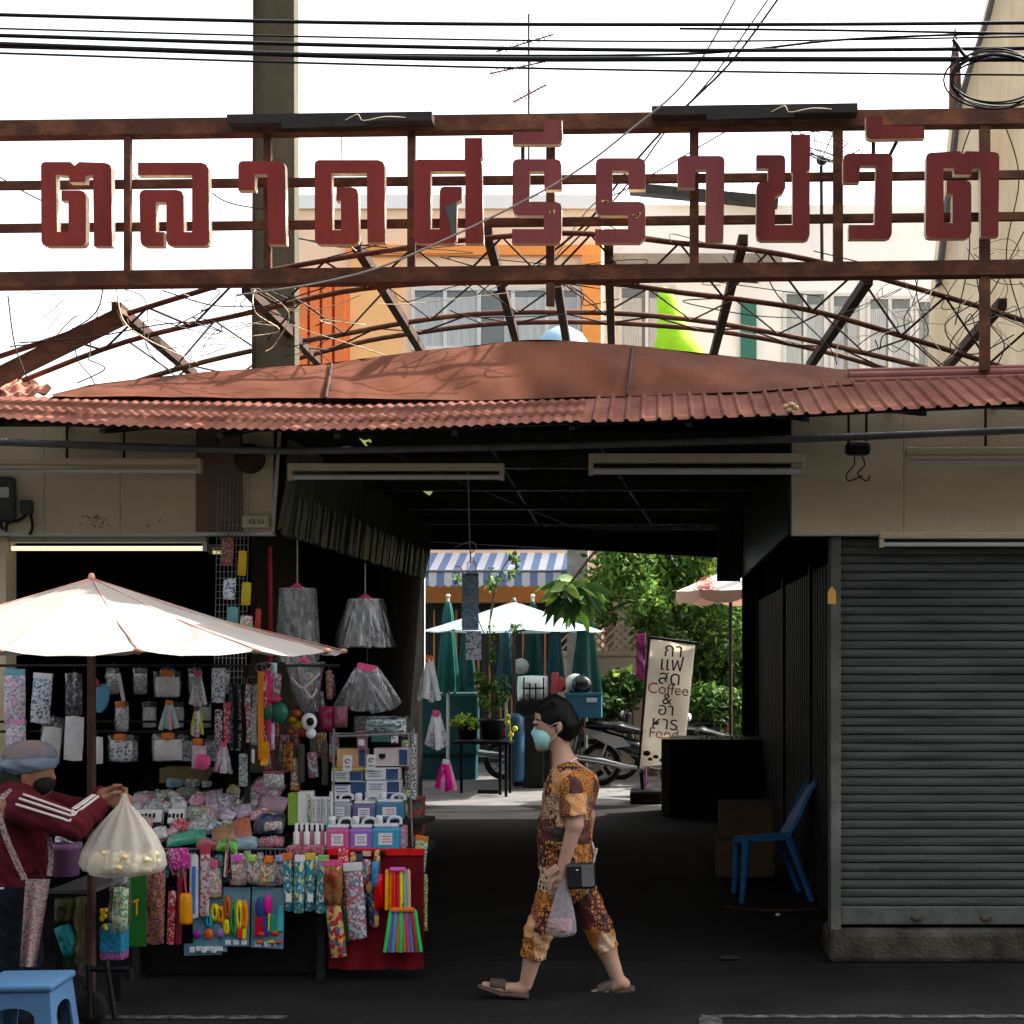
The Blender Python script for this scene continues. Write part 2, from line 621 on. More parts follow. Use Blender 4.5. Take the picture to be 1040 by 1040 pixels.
# painted kerb lines on the road
for a, b, yy in ((100, 292, 1034), (712, 1500, 1033)):
    q0, q1 = G(a, yy), G(b, yy)
    m_ = MB()
    r = random.Random(a)
    n = 60
    top = [(lerp(q0.x, q1.x, i / n), q0.y + 0.032 + r.uniform(-.006, .006), .005) for i in range(n + 1)]
    bot = [(lerp(q0.x, q1.x, i / n), q0.y - 0.032 + r.uniform(-.006, .006), .005) for i in range(n + 1)]
    m_.add(top + bot, [(i, i + n + 1, i + n + 2, i + 1) for i in range(n)])
    o = m_.build('road_marking', M_line); struct(o)
if True:   # the short return of the marking at the right end
    q0 = G(722, 1033); m_ = MB(); m_.bb((q0.x - .06, q0.y - .45, .0045), (q0.x + .05, q0.y - .033, .0055)); struct(m_.build('road_marking', M_line))

# ------------------------------------------------------------------ right shop: shutter, posts, fascia, side wall
YS = 8.6
xr = S(845 - CX, YS)
shop = thing('shop_building', 'closed shop with a grey roller shutter right of the covered passage', 'shop', (2.6, YS, 0))
b = MB()
XS = 1.21
b.bb((XS, 8.8, 0), (XS + .08, 17.2, 3.05))
b.bb((XS + .08, 8.9, 0), (5.4, 9.0, 3.05))
b.bb((0.98, 16.9, 0), (XS - .001, 17.2, 3.02))
b.bb((xr + .046, 8.72, 0), (XS + .08, 8.799, 2.45))
b.bb((5.4, 8.6, 0), (5.5, 17.2, 3.05))
b.build('wall', M_wall_d, shop)
# side folding shutters inside the passage
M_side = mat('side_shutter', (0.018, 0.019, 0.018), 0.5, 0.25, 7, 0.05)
for k, (ya, yb) in enumerate(((8.93, 10.9), (11.05, 13.2), (13.4, 16.7))):
    d = MB()
    n = int((yb - ya) / .085)
    for i in range(n):
        y0 = ya + i * .085
        d.bb((XS - .055 - (.018 if i % 2 else 0), y0, .03), (XS - .001, y0 + .083, 2.38))
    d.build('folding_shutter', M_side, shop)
for yy in (8.87, 10.97, 13.3, 16.8):
    d = MB(); d.bb((XS - .09, yy - .05, 0), (XS - .001, yy + .05, 2.45)); d.build('side_post', M_dark, shop)
d = MB(); d.bb((xr + .021, 8.62, 0.2), (xr + .025, 8.7, 2.45)); d.build('side_seal', M_dark, shop)
# roller shutter: one continuous corrugated curtain
M_shut = mat('shutter_grey', (0.036, 0.038, 0.036), 0.5, 0.3, 2.2, 0.06, 60, col2=(0.118, 0.126, 0.118), c2pos=(0.30, 0.75), stretch=(.6, 1, 9), detail=10)
M_shutb = mat('shutter_bottom', (0.10, 0.108, 0.10), 0.6, 0.25, 14, 0.1)
sh0, sh1, z0, z1 = S(853 - CX, YS), 5.3, 0.31, 2.5
prof = []
ns = 44
for i in range(ns):
    zb = lerp(z0, z1, i / ns)
    dz = (z1 - z0) / ns
    for fz, fy in ((0, 0.012), (.05, 0.001), (.12, -0.004), (.45, -0.007), (.80, -.004), (.93, 0.001), (.96, .012)):
        prof.append((zb + fz * dz, YS + fy))
d = MB()
xs = [lerp(sh0, sh1, i / 24) for i in range(25)]
vs_ = [(x, y + 0.003 * math.sin(x * 2.1 + z * 1.3), z) for z, y in prof for x in xs]
d.add(vs_, [(j * 25 + i, j * 25 + i + 1, (j + 1) * 25 + i + 1, (j + 1) * 25 + i) for j in range(len(prof) - 1) for i in range(24)], 0, False)
d.build('roller_shutter', M_shut, shop)
d = MB(); d.box(((sh0 + sh1) / 2, YS - .005, .255), (sh1 - sh0, .045, .105), bev=.008)
bo = d.build('bottom_bar', M_shutb, shop)
for px in (931, 1001):
    d = MB(); q = P(px, 934, YS - .04); d.tube([q + Vector((-.03, 0, .01)), q + Vector((-.02, -.03, .0)), q + Vector((.02, -.03, 0)), q + Vector((.03, 0, .01))], .007, 6); d.build('handle', M_rustd, bo)
M_post = mat('post_paint', (0.10, 0.10, 0.085), 0.7, 0.25, 5, 0.1, col2=(0.18, 0.17, 0.15))
d = MB(); d.bb((xr - .012, YS - .06, .12), (xr + .045, YS + .09, 2.452)); d.build('frame_post', M_post, shop)
d = MB()
q = P(845, 606, YS - .064)
d.prism([q + Vector((x * .006, 0, z * .006)) for x, z in ((-4, -7), (4, -7), (4, 4), (2, 8), (0, 10), (-2, 8), (-4, 4))], .003)
d.build('amulet_sticker', quick((.55, .33, .10)), shop)
# fascia boards over the shop
d = MB()
seams = [806, 918, 1145, 1372, 1600]
for a, c in zip(seams, seams[1:]):
    d.bb((S(a - CX, 8.5) + .0015, 8.5, 2.475), (S(c - CX, 8.5) - .0015, 8.53, 3.2))
d.build('fascia_panel', M_fascia, shop)
d = MB()
d.bb((S(804 - CX, 8.5), 8.485, 2.455), (5.4, 8.56, 2.474)); d.bb((S(804 - CX, 8.5), 8.485, 2.4745), (S(806 - CX, 8.5), 8.56, 3.2))
d.build('trim', M_trim, shop)
# hanging signboard box of the passage side
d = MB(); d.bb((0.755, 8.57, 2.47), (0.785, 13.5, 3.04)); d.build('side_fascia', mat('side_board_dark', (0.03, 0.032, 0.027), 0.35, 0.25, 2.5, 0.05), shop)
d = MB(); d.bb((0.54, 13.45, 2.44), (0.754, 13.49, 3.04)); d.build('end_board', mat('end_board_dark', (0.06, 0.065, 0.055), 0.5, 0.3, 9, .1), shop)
# entrance step
d = MB()
stp = thing('concrete_step', 'worn concrete step along the foot of the roller shutter', 'step', (2.5, 8.5, 0))
r = random.Random(3)
d.box(((xr - .03 + 5.4) / 2, 8.66, .09), (5.4 - xr + .03, .36, .182), bev=.03)
d.build('slab', mat('step_concrete', (0.03, 0.028, 0.023), .95, .35, 3, .6, 45, spec=.1, col2=(.13, .118, .09), c2pos=(.38, .75)), stp)

# ------------------------------------------------------------------ left shop
shl = thing('shop_building', 'open shop with cream fascia boards behind the stall, left of the passage', 'shop', (-4.5, 8.6, 0))
d = MB()
d.bb((-7.6, 8.6, 0), (-7.5, 17.2, 3.1)); d.bb((-7.5, 13.0, 0), (-2.8, 13.1, 3.1))
d.bb((-2.84, 11.4, 0), (-2.74, 17.2, 3.02))
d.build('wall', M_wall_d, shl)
d = MB(); d.bb((S(-30 - CX, 8.6), 8.56, 0), (S(9 - CX, 8.6), 8.7, 2.47)); d.build('pilaster', M_fascia, shl)
d = MB()
for a, c in ((-900, -560), (-560, -320), (-320, -85), (-85, 45), (45, 122), (122, 199)):
    d.bb((S(a - CX, 8.5) + .0015, 8.5, 2.475), (S(c - CX, 8.5) - .0015, 8.53, 3.2))
d.build('fascia_panel', M_fascia, shl)
d = MB(); d.bb((S(199 - CX, 8.5), 8.503, 2.475), (S(247 - CX, 8.5), 8.533, 3.2)); d.build('brown_panel', M_fascia2, shl)
d = MB(); d.bb((S(247 - CX, 8.5), 8.5, 2.475), (S(277 - CX, 8.5), 8.53, 3.2)); d.build('fascia_panel', M_fascia, shl)
d = MB(); d.bb((-8.8, 8.485, 2.455), (S(277 - CX, 8.5), 8.56, 2.474))
d.bar(P(277, 540, 8.49), P(285, 425, 8.49), .012, .02); d.build('trim', M_trim, shl)
d = MB(); d.bb((-8, 8.56, 3.1), (xr + 4.5, 8.62, 3.16)); 
# passage left: hanging corrugated plastic sheets
M_sheet = mat('clear_corrugated_sheet', (0.16, 0.175, 0.12), 0.22, 0.3, 4, 0.1, 10, stretch=(1, 5, .3))
d = MB()
n = 150
vs_ = []
for i in range(n + 1):
    y = lerp(8.7, 14.1, i / n)
    x = -2.23 + (.018 if i % 2 else -.012)
    vs_ += [(x, y, 2.5 + .03 * math.sin(i * 1.7)), (x + .05, y, 2.78), (x + .06, y, 3.04)]
d.add(vs_, [(i * 3 + j, i * 3 + 3 + j, i * 3 + 4 + j, i * 3 + 1 + j) for i in range(n) for j in (0, 1)])
d.build('hanging_sheet', M_sheet, shl)
d = MB(); r = random.Random(12)  # pale strips paint the light caught along the sheet's lower edge
for i in range(90):
    y = lerp(8.9, 14.0, (i + r.random()) / 90); x = -2.2 + r.uniform(-.02, .02)
    d.add([(x, y, 2.47 + r.uniform(0, .03)), (x + .004, y + .05, 2.47 + r.uniform(0, .03)), (x + .03, y + .045, 2.74 + r.uniform(-.05, .04)), (x + .03, y + .005, 2.74)], [(0, 1, 2, 3)])
d.build('lit_sheet_edge', mat('lit_edge_plastic', (.42, .46, .33), .35, .4, 9, translucent=.3), shl)
d = MB(); d.bb((-2.755, 17.21, 1.4), (-2.72, 17.28, 2.95)); d.build('corner_post', M_trim, shl)
d = MB(); d.bb((-2.7, 14.6, 2.75), (-2.45, 14.7, 3.0)); d.build('bracket_box', M_dark, shl)
# scratches (dark marks) low on the fascia
M_scr = quick((.10, .09, .07), .9)
r = random.Random(5)
for px, n_ in ((100, 9), (155, 2), (92, 5)):
    d = MB()
    for i in range(n_):
        a = P(px + r.uniform(-10, 10), 530 + r.uniform(-6, 6), 8.497)
        d.bar(a, a + Vector((r.uniform(-.03, .03), 0, r.uniform(-.02, .02))), .003, .006, up=(0, 1, 0))
    d.build('scuff', M_scr, shl)

# ------------------------------------------------------------------ market roof over the passage and shops
rf = thing('market_roof', 'dark sheet roof on steel joists over the market passage', 'roof', (-0.8, 12, 3.05))
d = MB()
n = 170
vs_ = []
for i in range(n + 1):
    x = lerp(-2.74, 1.1, i / n)
    zz = 3.06 + (.012 if i % 4 in (1, 2) else 0)
    vs_ += [(x, 8.58, zz), (x, 17.3, zz)]
d.add(vs_, [(2 * i, 2 * i + 1, 2 * i + 3, 2 * i + 2) for i in range(n)])
d.bb((-8.8, 8.58, 3.2), (5.5, 17.3, 3.26))
d.bb((-8.8, 8.56, 3.1), (-2.74, 17.3, 3.13))
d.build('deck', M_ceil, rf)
M_joist = mat('joist_paint', (0.040, 0.043, 0.034), 0.5, 0.3, 7)
for i, (yy, hh) in enumerate(((9.6, .07), (10.9, .07), (12.1, .09), (13.6, .08), (15.2, .08))):
    d = MB(); d.bb((-2.2, yy - .03, 3.05 - hh), (0.752, yy + .03, 3.05)); d.build('joist', M_joist, rf)
d = MB(); d.bb((-2.72, 17.05, 2.99), (0.79, 17.2, 3.06)); d.bar((-2.7, 14.4, 3.0), (0.9, 14.4, 2.8), .12, .2); d.build('end_beam', M_dark, rf)
d = MB()
for x0, y0, x1, y1 in ((380, 440, 560, 560), (500, 470, 530, 560), (610, 445, 660, 470)):
    d.tube([P(x0, y0, 8.9) if False else Vector((S(x0 - CX, 9), 8.8, 3.03)), Vector((S(x1 - CX, 12), 13.5, 2.98))], .012, 6)
d.build('brace', M_joist, rf)

# ------------------------------------------------------------------ red roof canopy over the pavement
can = thing('roof_canopy', 'red sheet metal eaves canopy with a brown ridge cap under the rooftop sign', 'canopy', P(520, 420, 7.9))
eave = [(-420, 420), (0, 427), (100, 434), (200, 437.5), (300, 439), (400, 438), (500, 434), (560, 431), (650, 429), (700, 427), (800, 423), (900, 418), (1040, 411), (1450, 395)]
topl = [(-420, 400), (0, 403), (150, 404), (340, 407), (560, 402), (640, 400), (770, 397), (865, 390), (1040, 385), (1450, 372)]
YE, YT = 7.4, 8.17
def canopy_pt(px, t, tile):
    a = P(px, interp(eave, px), YE)
    c = P(px - (0 if tile else 0), interp(topl, px), YT)
    p = a.lerp(c, t)
    # keep ribs running straight up the slope
    p.x = a.x + (a.x * .0)
    if tile:
        k = t * 3
        fr = k - math.floor(k) if t < 1 else 1
        ph = px / 11.2 * 2 * math.pi
        p.z += 0.011 * (0.5 + 0.5 * math.sin(ph)) ** .8 + 0.015 * (1 - fr) - 0.008
    else:
        u = (px / 16.7) % 1
        p.z += 0.015 if u < .16 else (0.008 if u < .24 or u > .92 else 0)
    return p
d = MB()
rows = []
for k in range(3):
    rows += [k / 3 + .0005, k / 3 + .06, k / 3 + .17, k / 3 + .3327]
xs = [(-420 + i * 1.87) for i in range(int((592 + 420) / 1.87) + 1)]
vs_ = [canopy_pt(x, t, True) for t in rows for x in xs]
n = len(xs)
d.add(vs_, [(j * n + i, j * n + i + 1, (j + 1) * n + i + 1, (j + 1) * n + i) for j in range(len(rows) - 1) for i in range(n - 1)], 0, True)
d.build('tile_sheet', M_tile, can)
d = MB()
xs = [590 + i * 16.7 * .08 for i in range(int((1450 - 590) / (16.7 * .08)))]
rows = [0, .25, .5, .75, 1]
vs_ = [canopy_pt(x, t, False) + Vector((0, 0, 0.006)) for t in rows for x in xs]
n = len(xs)
d.add(vs_, [(j * n + i, j * n + i + 1, (j + 1) * n + i + 1, (j + 1) * n + i) for j in range(len(rows) - 1) for i in range(n - 1)], 0, False)
d.build('ribbed_sheet', M_tile, can)
# purlins under the sheets
for t in (.35, .7, .95):
    d = MB()
    pts = [P(x, interp(eave, x), YE).lerp(P(x, interp(topl, x), YT), t) - Vector((0, 0, .035)) for x in range(-420, 1451, 110)]
    for a, c in zip(pts, pts[1:]):
        d.bar(a, c, .04, .05)
    d.build('purlin', M_dark, can)
for px in range(-380, 1440, 120):
    a, c = P(px, interp(eave, px), YE), P(px, interp(topl, px), YT)
    c = Vector((a.x, c.y + .35, c.z)); a = a + Vector((0, .05, -.012)); 
    d = MB(); d.bar(a, c - Vector((0, 0, .10)), .03, .025); d.build('bracket_arm', M_dark, can)
# ridge caps
def cap(x0, x1, top, bot, off, name='ridge_cap'):
    d = MB()
    n = max(8, int((x1 - x0) / 6))
    def fn(u, v):
        px = lerp(x0, x1, u)
        tt, bb_ = interp(top, px), interp(bot, px)
        a, c = P(px, bb_, 8.05 + off), P(px, tt, 8.62 + off)
        p = a.lerp(c, v)
        p.y -= 0.035 * math.sin(min(1, v * 1.0) * math.pi) * (c.z - a.z) / .4
        p.y -= .02 * (1 - v) ** 6
        p.y += 0.012 * math.sin(px * .031 + v * 4) + .008 * math.sin(px * .083 + v * 6) + .02 * max(0, 1 - abs(px - x0 - 22 - 14 * v) / 8) - .015 * max(0, 1 - abs(px - x1 + 16 - 10 * v) / 7)
        return p
    d.grid(fn, n, 10, thick=(0, .012, -.012))
    # folded back over the ridge
    d.grid(lambda u, v: P(lerp(x0, x1, u), interp(top, lerp(x0, x1, u)), 8.62 + off) + Vector((0, v * .5, -v * .22)), n, 3)
    return d.build(name, M_cap, can)
tops = [(40, 403), (54, 401), (90, 391), (150, 383.5), (200, 379), (260, 374), (332, 369), (400, 360), (470, 352), (535, 345), (560, 345), (600, 348), (640, 351), (700, 357), (780, 366), (868, 377)]
bots = [(40, 404), (54, 403), (330, 405), (500, 407), (640, 402.5), (760, 399), (870, 390)]
cap(54, 334, tops, bots, .02)
cap(332, 641, tops, bots, 0)
cap(639, 868, tops, bots, .012)
for x0 in (334, 640):
    d = MB()
    d.tube([P(x0 - 3 + 6 * u, lerp(interp(bots, x0) - 1, interp(tops, x0) + 1, u), 8.03 + .55 * u - .05 * math.sin(math.pi * u) - .03 * (1 - u)) for u in [i / 8 for i in range(9)]], .009, 5)
    d.build('cap_seam', M_rustd, can)
d = MB()
pr = [P(x, y, 8.28) for x, y in ((862, 383), (1040, 379), (1450, 370))]
for dz, rr in ((0.0, .03), (.035, .02), (-.03, .02)):
    d.tube([p + Vector((0, dz, dz)) for p in pr], rr, 8)
d.build('ridge_roll', mat('ridge_roll_red', (.16, .05, .04), .55, .2, 8), can)
# broken patch over the eave at the right with bits of foam
d = MB()
for i, (px, py) in enumerate(((798, 413), (804, 411), (801, 417), (808, 414))):
    d.ell(P(px, py, 7.42), (.018, .014, .014), 4)
d.build('torn_edge', mat('foam_bits', (.42, .30, .18), .9, .4, 30), can)
# clay-red tiles of the neighbouring roof at the far left
tl = MB()
xs = [-420 + i * 2.8 for i in range(int(478 / 2.8))]
rows = [0, .05, .24, .25, .3, .49, .5, .55, .74, .75, .8, .99]
def tpt(px, t):
    a = P(px, lerp(416, 401 - max(0, px - 20) * .12, 1) + (18 if px < 20 else 18 - (px - 20) * .4), 8.3)
    c = P(px - 6, min(401, 377 + max(0, px - 5) * .42), 9.2)
    p = a.lerp(c, t)
    fr = (t * 4) % 1
    p.z += .03 * (.5 + .5 * math.sin(px / 17 * 2 * math.pi)) + .03 * (1 - fr)
    return p
vs_ = [tpt(x, t) for t in rows for x in xs]
n = len(xs)
tl.add(vs_, [(j * n + i, j * n + i + 1, (j + 1) * n + i + 1, (j + 1) * n + i) for j in range(len(rows) - 1) for i in range(n - 1)], 0, True)
o = tl.build('tiled_roof', mat('clay_tile', (.36, .14, .09), .75, .25, 6, .2, col2=(.50, .24, .16)))
tag(o, 'small clay red tiled roof corner at the far left behind the canopy', 'roof')

# ------------------------------------------------------------------ conduit and drop rods under the canopy, switch gear
cp = thing('conduit_pipe', 'long grey pipe hung on short rods under the canopy edge', 'pipe', P(520, 452, 8.35))
d = MB(); d.tube([P(x, y, 8.35) for x, y in ((-400, 440), (0, 449), (200, 456), (300, 458), (560, 453), (805, 446), (1040, 437), (1450, 422))], .022, 10); d.build('pipe', M_pipe, cp)
for px, y0, y1 in ((68, 425, 465), (126, 425, 465), (220, 428, 452), (245, 428, 452), (862, 418, 452), (880, 418, 448), (1001, 413, 453)):
    d = MB(); d.tube([P(px, y0, 8.35), P(px, y1, 8.36)], .008, 6); d.build('rod', M_dark, cp)
d = MB(); q = P(871, 456, 8.35)
d.box(q, (.14, .08, .07), None, 0, .02)
for k, s_ in enumerate((-1, 1)):
    d.tube(smooth_pts([q + Vector((s_ * .02, 0, -.03)), q + Vector((.01 + s_ * .03, 0, -.09)), q + Vector((-.03 + s_ * .03, 0, -.14)), q + Vector((-.0 + s_ * .05, 0, -.18)), q + Vector((.05 + s_ * .02, 0, -.15))]), .004, 5)
d.build('junction', M_black, cp)

def fluoro(x0, x1, y0, y1, Y, label, on=None, twin=False):
    """batten: channel with lamp holders and one tube below"""
    t = thing('fluorescent_lamp', label, 'lamp', P((x0 + x1) / 2, y0, Y), 'tube lamps under the eaves')
    a, c = P(x0, y0, Y), P(x1, y0 + (y1 - y0) * 0, Y)
    hh = S(y1 - y0, Y)
    d = MB()
    d.bb((a.x, Y - .03, a.z - hh * .42), (c.x, Y + .03, a.z), bev=.004)
    for x in (a.x + .012, c.x - .012):
        d.bb((x - .0125, Y - .02, a.z - hh), (x + .0125, Y + .02, a.z - hh * .421))
    d.build('channel', M_fascia if not on else M_trim, t)
    d = MB(); d.tube([(a.x + .025, Y, a.z - hh * .8), (c.x - .025, Y, a.z - hh * .8)], max(.012, hh * .16), 10)
    d.build('tube', on or M_tube, t)
    return t
fluoro(-60, 205, 466, 481, 8.32, 'unlit cream tube lamp across the left fascia board, above the white parasol')
fluoro(293, 512, 471, 488, 8.4, 'unlit tube lamp over the passage mouth, nearest the hanging clear bags')
fluoro(598, 818, 461, 483, 8.36, 'unlit tube lamp over the passage mouth, meeting the right cream fascia')
fluoro(920, 1140, 455, 472, 8.34, 'unlit tube lamp on the right cream fascia board')
fluoro(893, 1115, 541, 556, 8.46, 'unlit tube lamp directly above the grey roller shutter')
fluoro(8, 211, 545, 560, 8.62, 'glowing tube lamp at the shop opening above the white parasol', M_tubeon)
for i, (x0, x1, y0, y1, Y, lab) in enumerate(((213, 233, 553, 563, 10.2, 'small glowing tube lamp beside the wire mesh column'),
        (283, 297, 571, 580, 11.8, 'small glowing tube lamp deep in the shop beside the red pole'),)):
    fluoro(x0, x1, y0, y1, Y, lab, M_tubedim)
# slanting spot lamps below the passage roof
for (px, py, Y, rz, lab) in ((432, 497, 11.5, .6, 'small greenish spotlight under the passage roof'), (369, 444, 8.9, .9, 'pale green lamp piece wedged under the canopy edge')):
    t = thing('spot_lamp', lab, 'lamp', P(px, py, Y))
    d = MB(); d.box(P(px, py - 4, Y + .04), (.10, .08, .06), Euler((0, rz, 0)), 0, .01); d.build('housing', M_dark, t)
    d = MB(); d.box(P(px, py, Y - .01), (.11, .03, .045), Euler((0, rz, 0)), 0, .008); d.build('lens', mat('green_lens', (.45, .6, .12), .3, .1, 5, emit=(.7, .9, .3, .12)), t)

# electric meter, box, wires at far left
t = thing('electric_meter', 'dark electric meter with a glass window on the left fascia', 'meter', P(4, 515, 8.49))
d = MB(); d.box(P(2, 507, 8.46), (.16, .07, .26), None, 0, .03); d.build('case', mat('meter_case', (.06, .065, .06), .4, .2, 9), t)
d = MB(); d.box(P(1, 500, 8.42), (.09, .012, .06), None, 0, .005); d.build('window', quick((.4, .42, .38), .2), t)
t = thing('switch_box', 'small dark switch box with drooping wires beside the electric meter', 'box', P(27, 525, 8.49))
d = MB(); d.box(P(27, 515, 8.47), (.065, .05, .08), None, 0, .008); d.build('case', mat('meter_case', (.06, .065, .06)), t)
d = MB()
for pts in (((27, 522), (20, 528), (8, 531), (6, 540)), ((31, 522), (33, 535), (30, 543)), ((3, 520), (1, 532), (3, 538))):
    d.tube(smooth_pts([P(x, y, 8.465) for x, y in pts]), .009, 6)
d.build('wire', M_black, t)
t = thing('fan_housing', 'round dark fan housing under the canopy beside the brown panel', 'fan', P(254, 472, 8.42))
d = MB(); Mx = Matrix.Rotation(R(90), 3, 'X'); d.lathe([(.0, -.04), (.07, -.04), (.085, -.01), (.085, .03), (.0, .05)], P(254, 466, 8.40), 20, 0, Mx); d.build('drum', M_rustd, t)
t = thing('outlet_box', 'cream outlet box with round sockets low on the left fascia', 'box', P(260, 535, 8.47))
d = MB(); d.box(P(260, 530, 8.465), (.15, .05, .07), None, 0, .006); d.build('case', M_fascia, t)
for px in (256, 265):
    d = MB(); d.lathe([(.0, -.004), (.014, -.004), (.014, .01)], P(px, 530, 8.438), 12, 0, Mx); d.build('socket', M_black, t)
# wire mesh column wrapped round a post
t = thing('mesh_column', 'wire mesh column hung with small packets at the shop corner', 'column', (P(240, 600, 8.55).x, 8.55, 0))
cx_ = P(238, 600, 8.55).x
d = MB(); d.bb((cx_ - .05, 8.56, 0), (cx_ + .05, 8.66, 2.95)); d.build('post', M_wall_d, t)
d = MB()
for i in range(9):
    x = cx_ - .09 + i * .0225
    for yy in (8.46,):
        d.tube([(x + .04 * .6, yy, 2.9), (x, yy, 1.6)], .0022, 4)
for k in range(34):
    z = 1.6 + k * .038
    d.tube([(cx_ - .09 + (.024 * (z - 1.6) / 1.3), 8.46, z), (cx_ + .09 + (.024 * (z - 1.6) / 1.3), 8.46, z)], .0022, 4)
d.build('mesh', mat('galvanised_wire', (.26, .26, .24), .45, .2, 20, metal=.4), t)
# ================================================================== rooftop sign: frame and letters
YSG = 8.25
sign = thing('rooftop_sign', 'rusty steel rooftop sign frame carrying big red block letters above the market entrance', 'sign', P(520, 285, YSG))
def beam(name, pts, wpx, dep, m, Y=YSG, yoff=0):
    d = MB()
    for (x0, y0), (x1, y1) in zip(pts, pts[1:]):
        d.bar(P(x0, y0, Y) + Vector((0, yoff, 0)), P(x1, y1, Y) + Vector((0, yoff, 0)), dep, S(wpx, Y), up=(0, 0, 1))
    return d.build(name, m, sign)
beam('top_beam', ((-420, 138), (1460, 115)), 16, .09, M_rust)
beam('bottom_beam', ((-420, 291), (1460, 268)), 15, .10, M_rust)
beam('rail', ((-420, 192), (1460, 172)), 8, .035, M_rust, YSG, .02)
beam('rail', ((-420, 236), (1460, 214)), 8, .035, M_rust, YSG, .02)
for px, y0, y1 in ((-190, 140, 288), (-50, 140, 288), (130, 139, 282), (272, 138, 279), (418, 136, 280), (559, 135, 310), (705, 130, 272), (851, 127, 270), (1000, 125, 376), (1150, 120, 268), (1300, 120, 268)):
    d = MB()
    d.bb(P(px - 4.5, y1, YSG - .035), P(px + 4.5, y0 - 3, YSG + .0), 0)
    d.build('post', M_rust, sign)
for x0, x1, y in ((233, 440, 123), (662, 870, 114.5)):
    d = MB()
    a, c = P(x0, y + 1, YSG - .11), P(x1, y - 3 + 1, YSG - .11)
    d.bar(a, c, .10, S(9, YSG))
    d.bar(a + Vector((.3, -.052, -.035)), c + Vector((-.35, -.052, -.035)), .006, .035)
    o = d.build('lamp_trough', mat('dark_trough', (.028, .022, .02), .6, .3, 9), sign)
    d = MB()
    for k in (.58,):
        q = a.lerp(c, k) + Vector((0, -.056, -.02))
        d.tube(smooth_pts([q, q + Vector((.07, -.02, .025)), q + Vector((.10, -.01, -.005)), q + Vector((.22, -.02, .012)), q + Vector((.33, 0, .015))]), .003, 5)
    d.build('wire_tail', M_fascia, o)
M_let = mat('letter_red', (0.15, 0.016, 0.012), 0.6, 0.12, 2.5, 0.04, 20, spec=.2, col2=(0.27, 0.036, 0.025), c2pos=(.3, .7), detail=10, stretch=(1.5, 1, .4))
M_let2 = mat('letter_red_faded', (.15, .030, .032), .6, .12, 2.5, .04, 20, spec=.2, col2=(.24, .055, .052), c2pos=(.3, .7), detail=10, stretch=(1.5, 1, .4))
M_let3 = mat('letter_red_dark', (.105, .012, .011), .6, .12, 2.5, .04, 20, spec=.2, col2=(.19, .024, .019), c2pos=(.3, .7), detail=10, stretch=(1.5, 1, .4))
M_edge = mat('letter_edge', (0.62, 0.50, 0.34), 0.6, 0.4, 18, col2=(0.75, 0.66, 0.5), c2pos=(.35, .6))
M_chip = mat('paint_chip', (.65, .38, .15), .8, .3, 40)
A, B_, Cc, D_, E_, F_ = (30, 100), (230, 100), (410, 100), (590, 100), (740, 100), (840, 100)
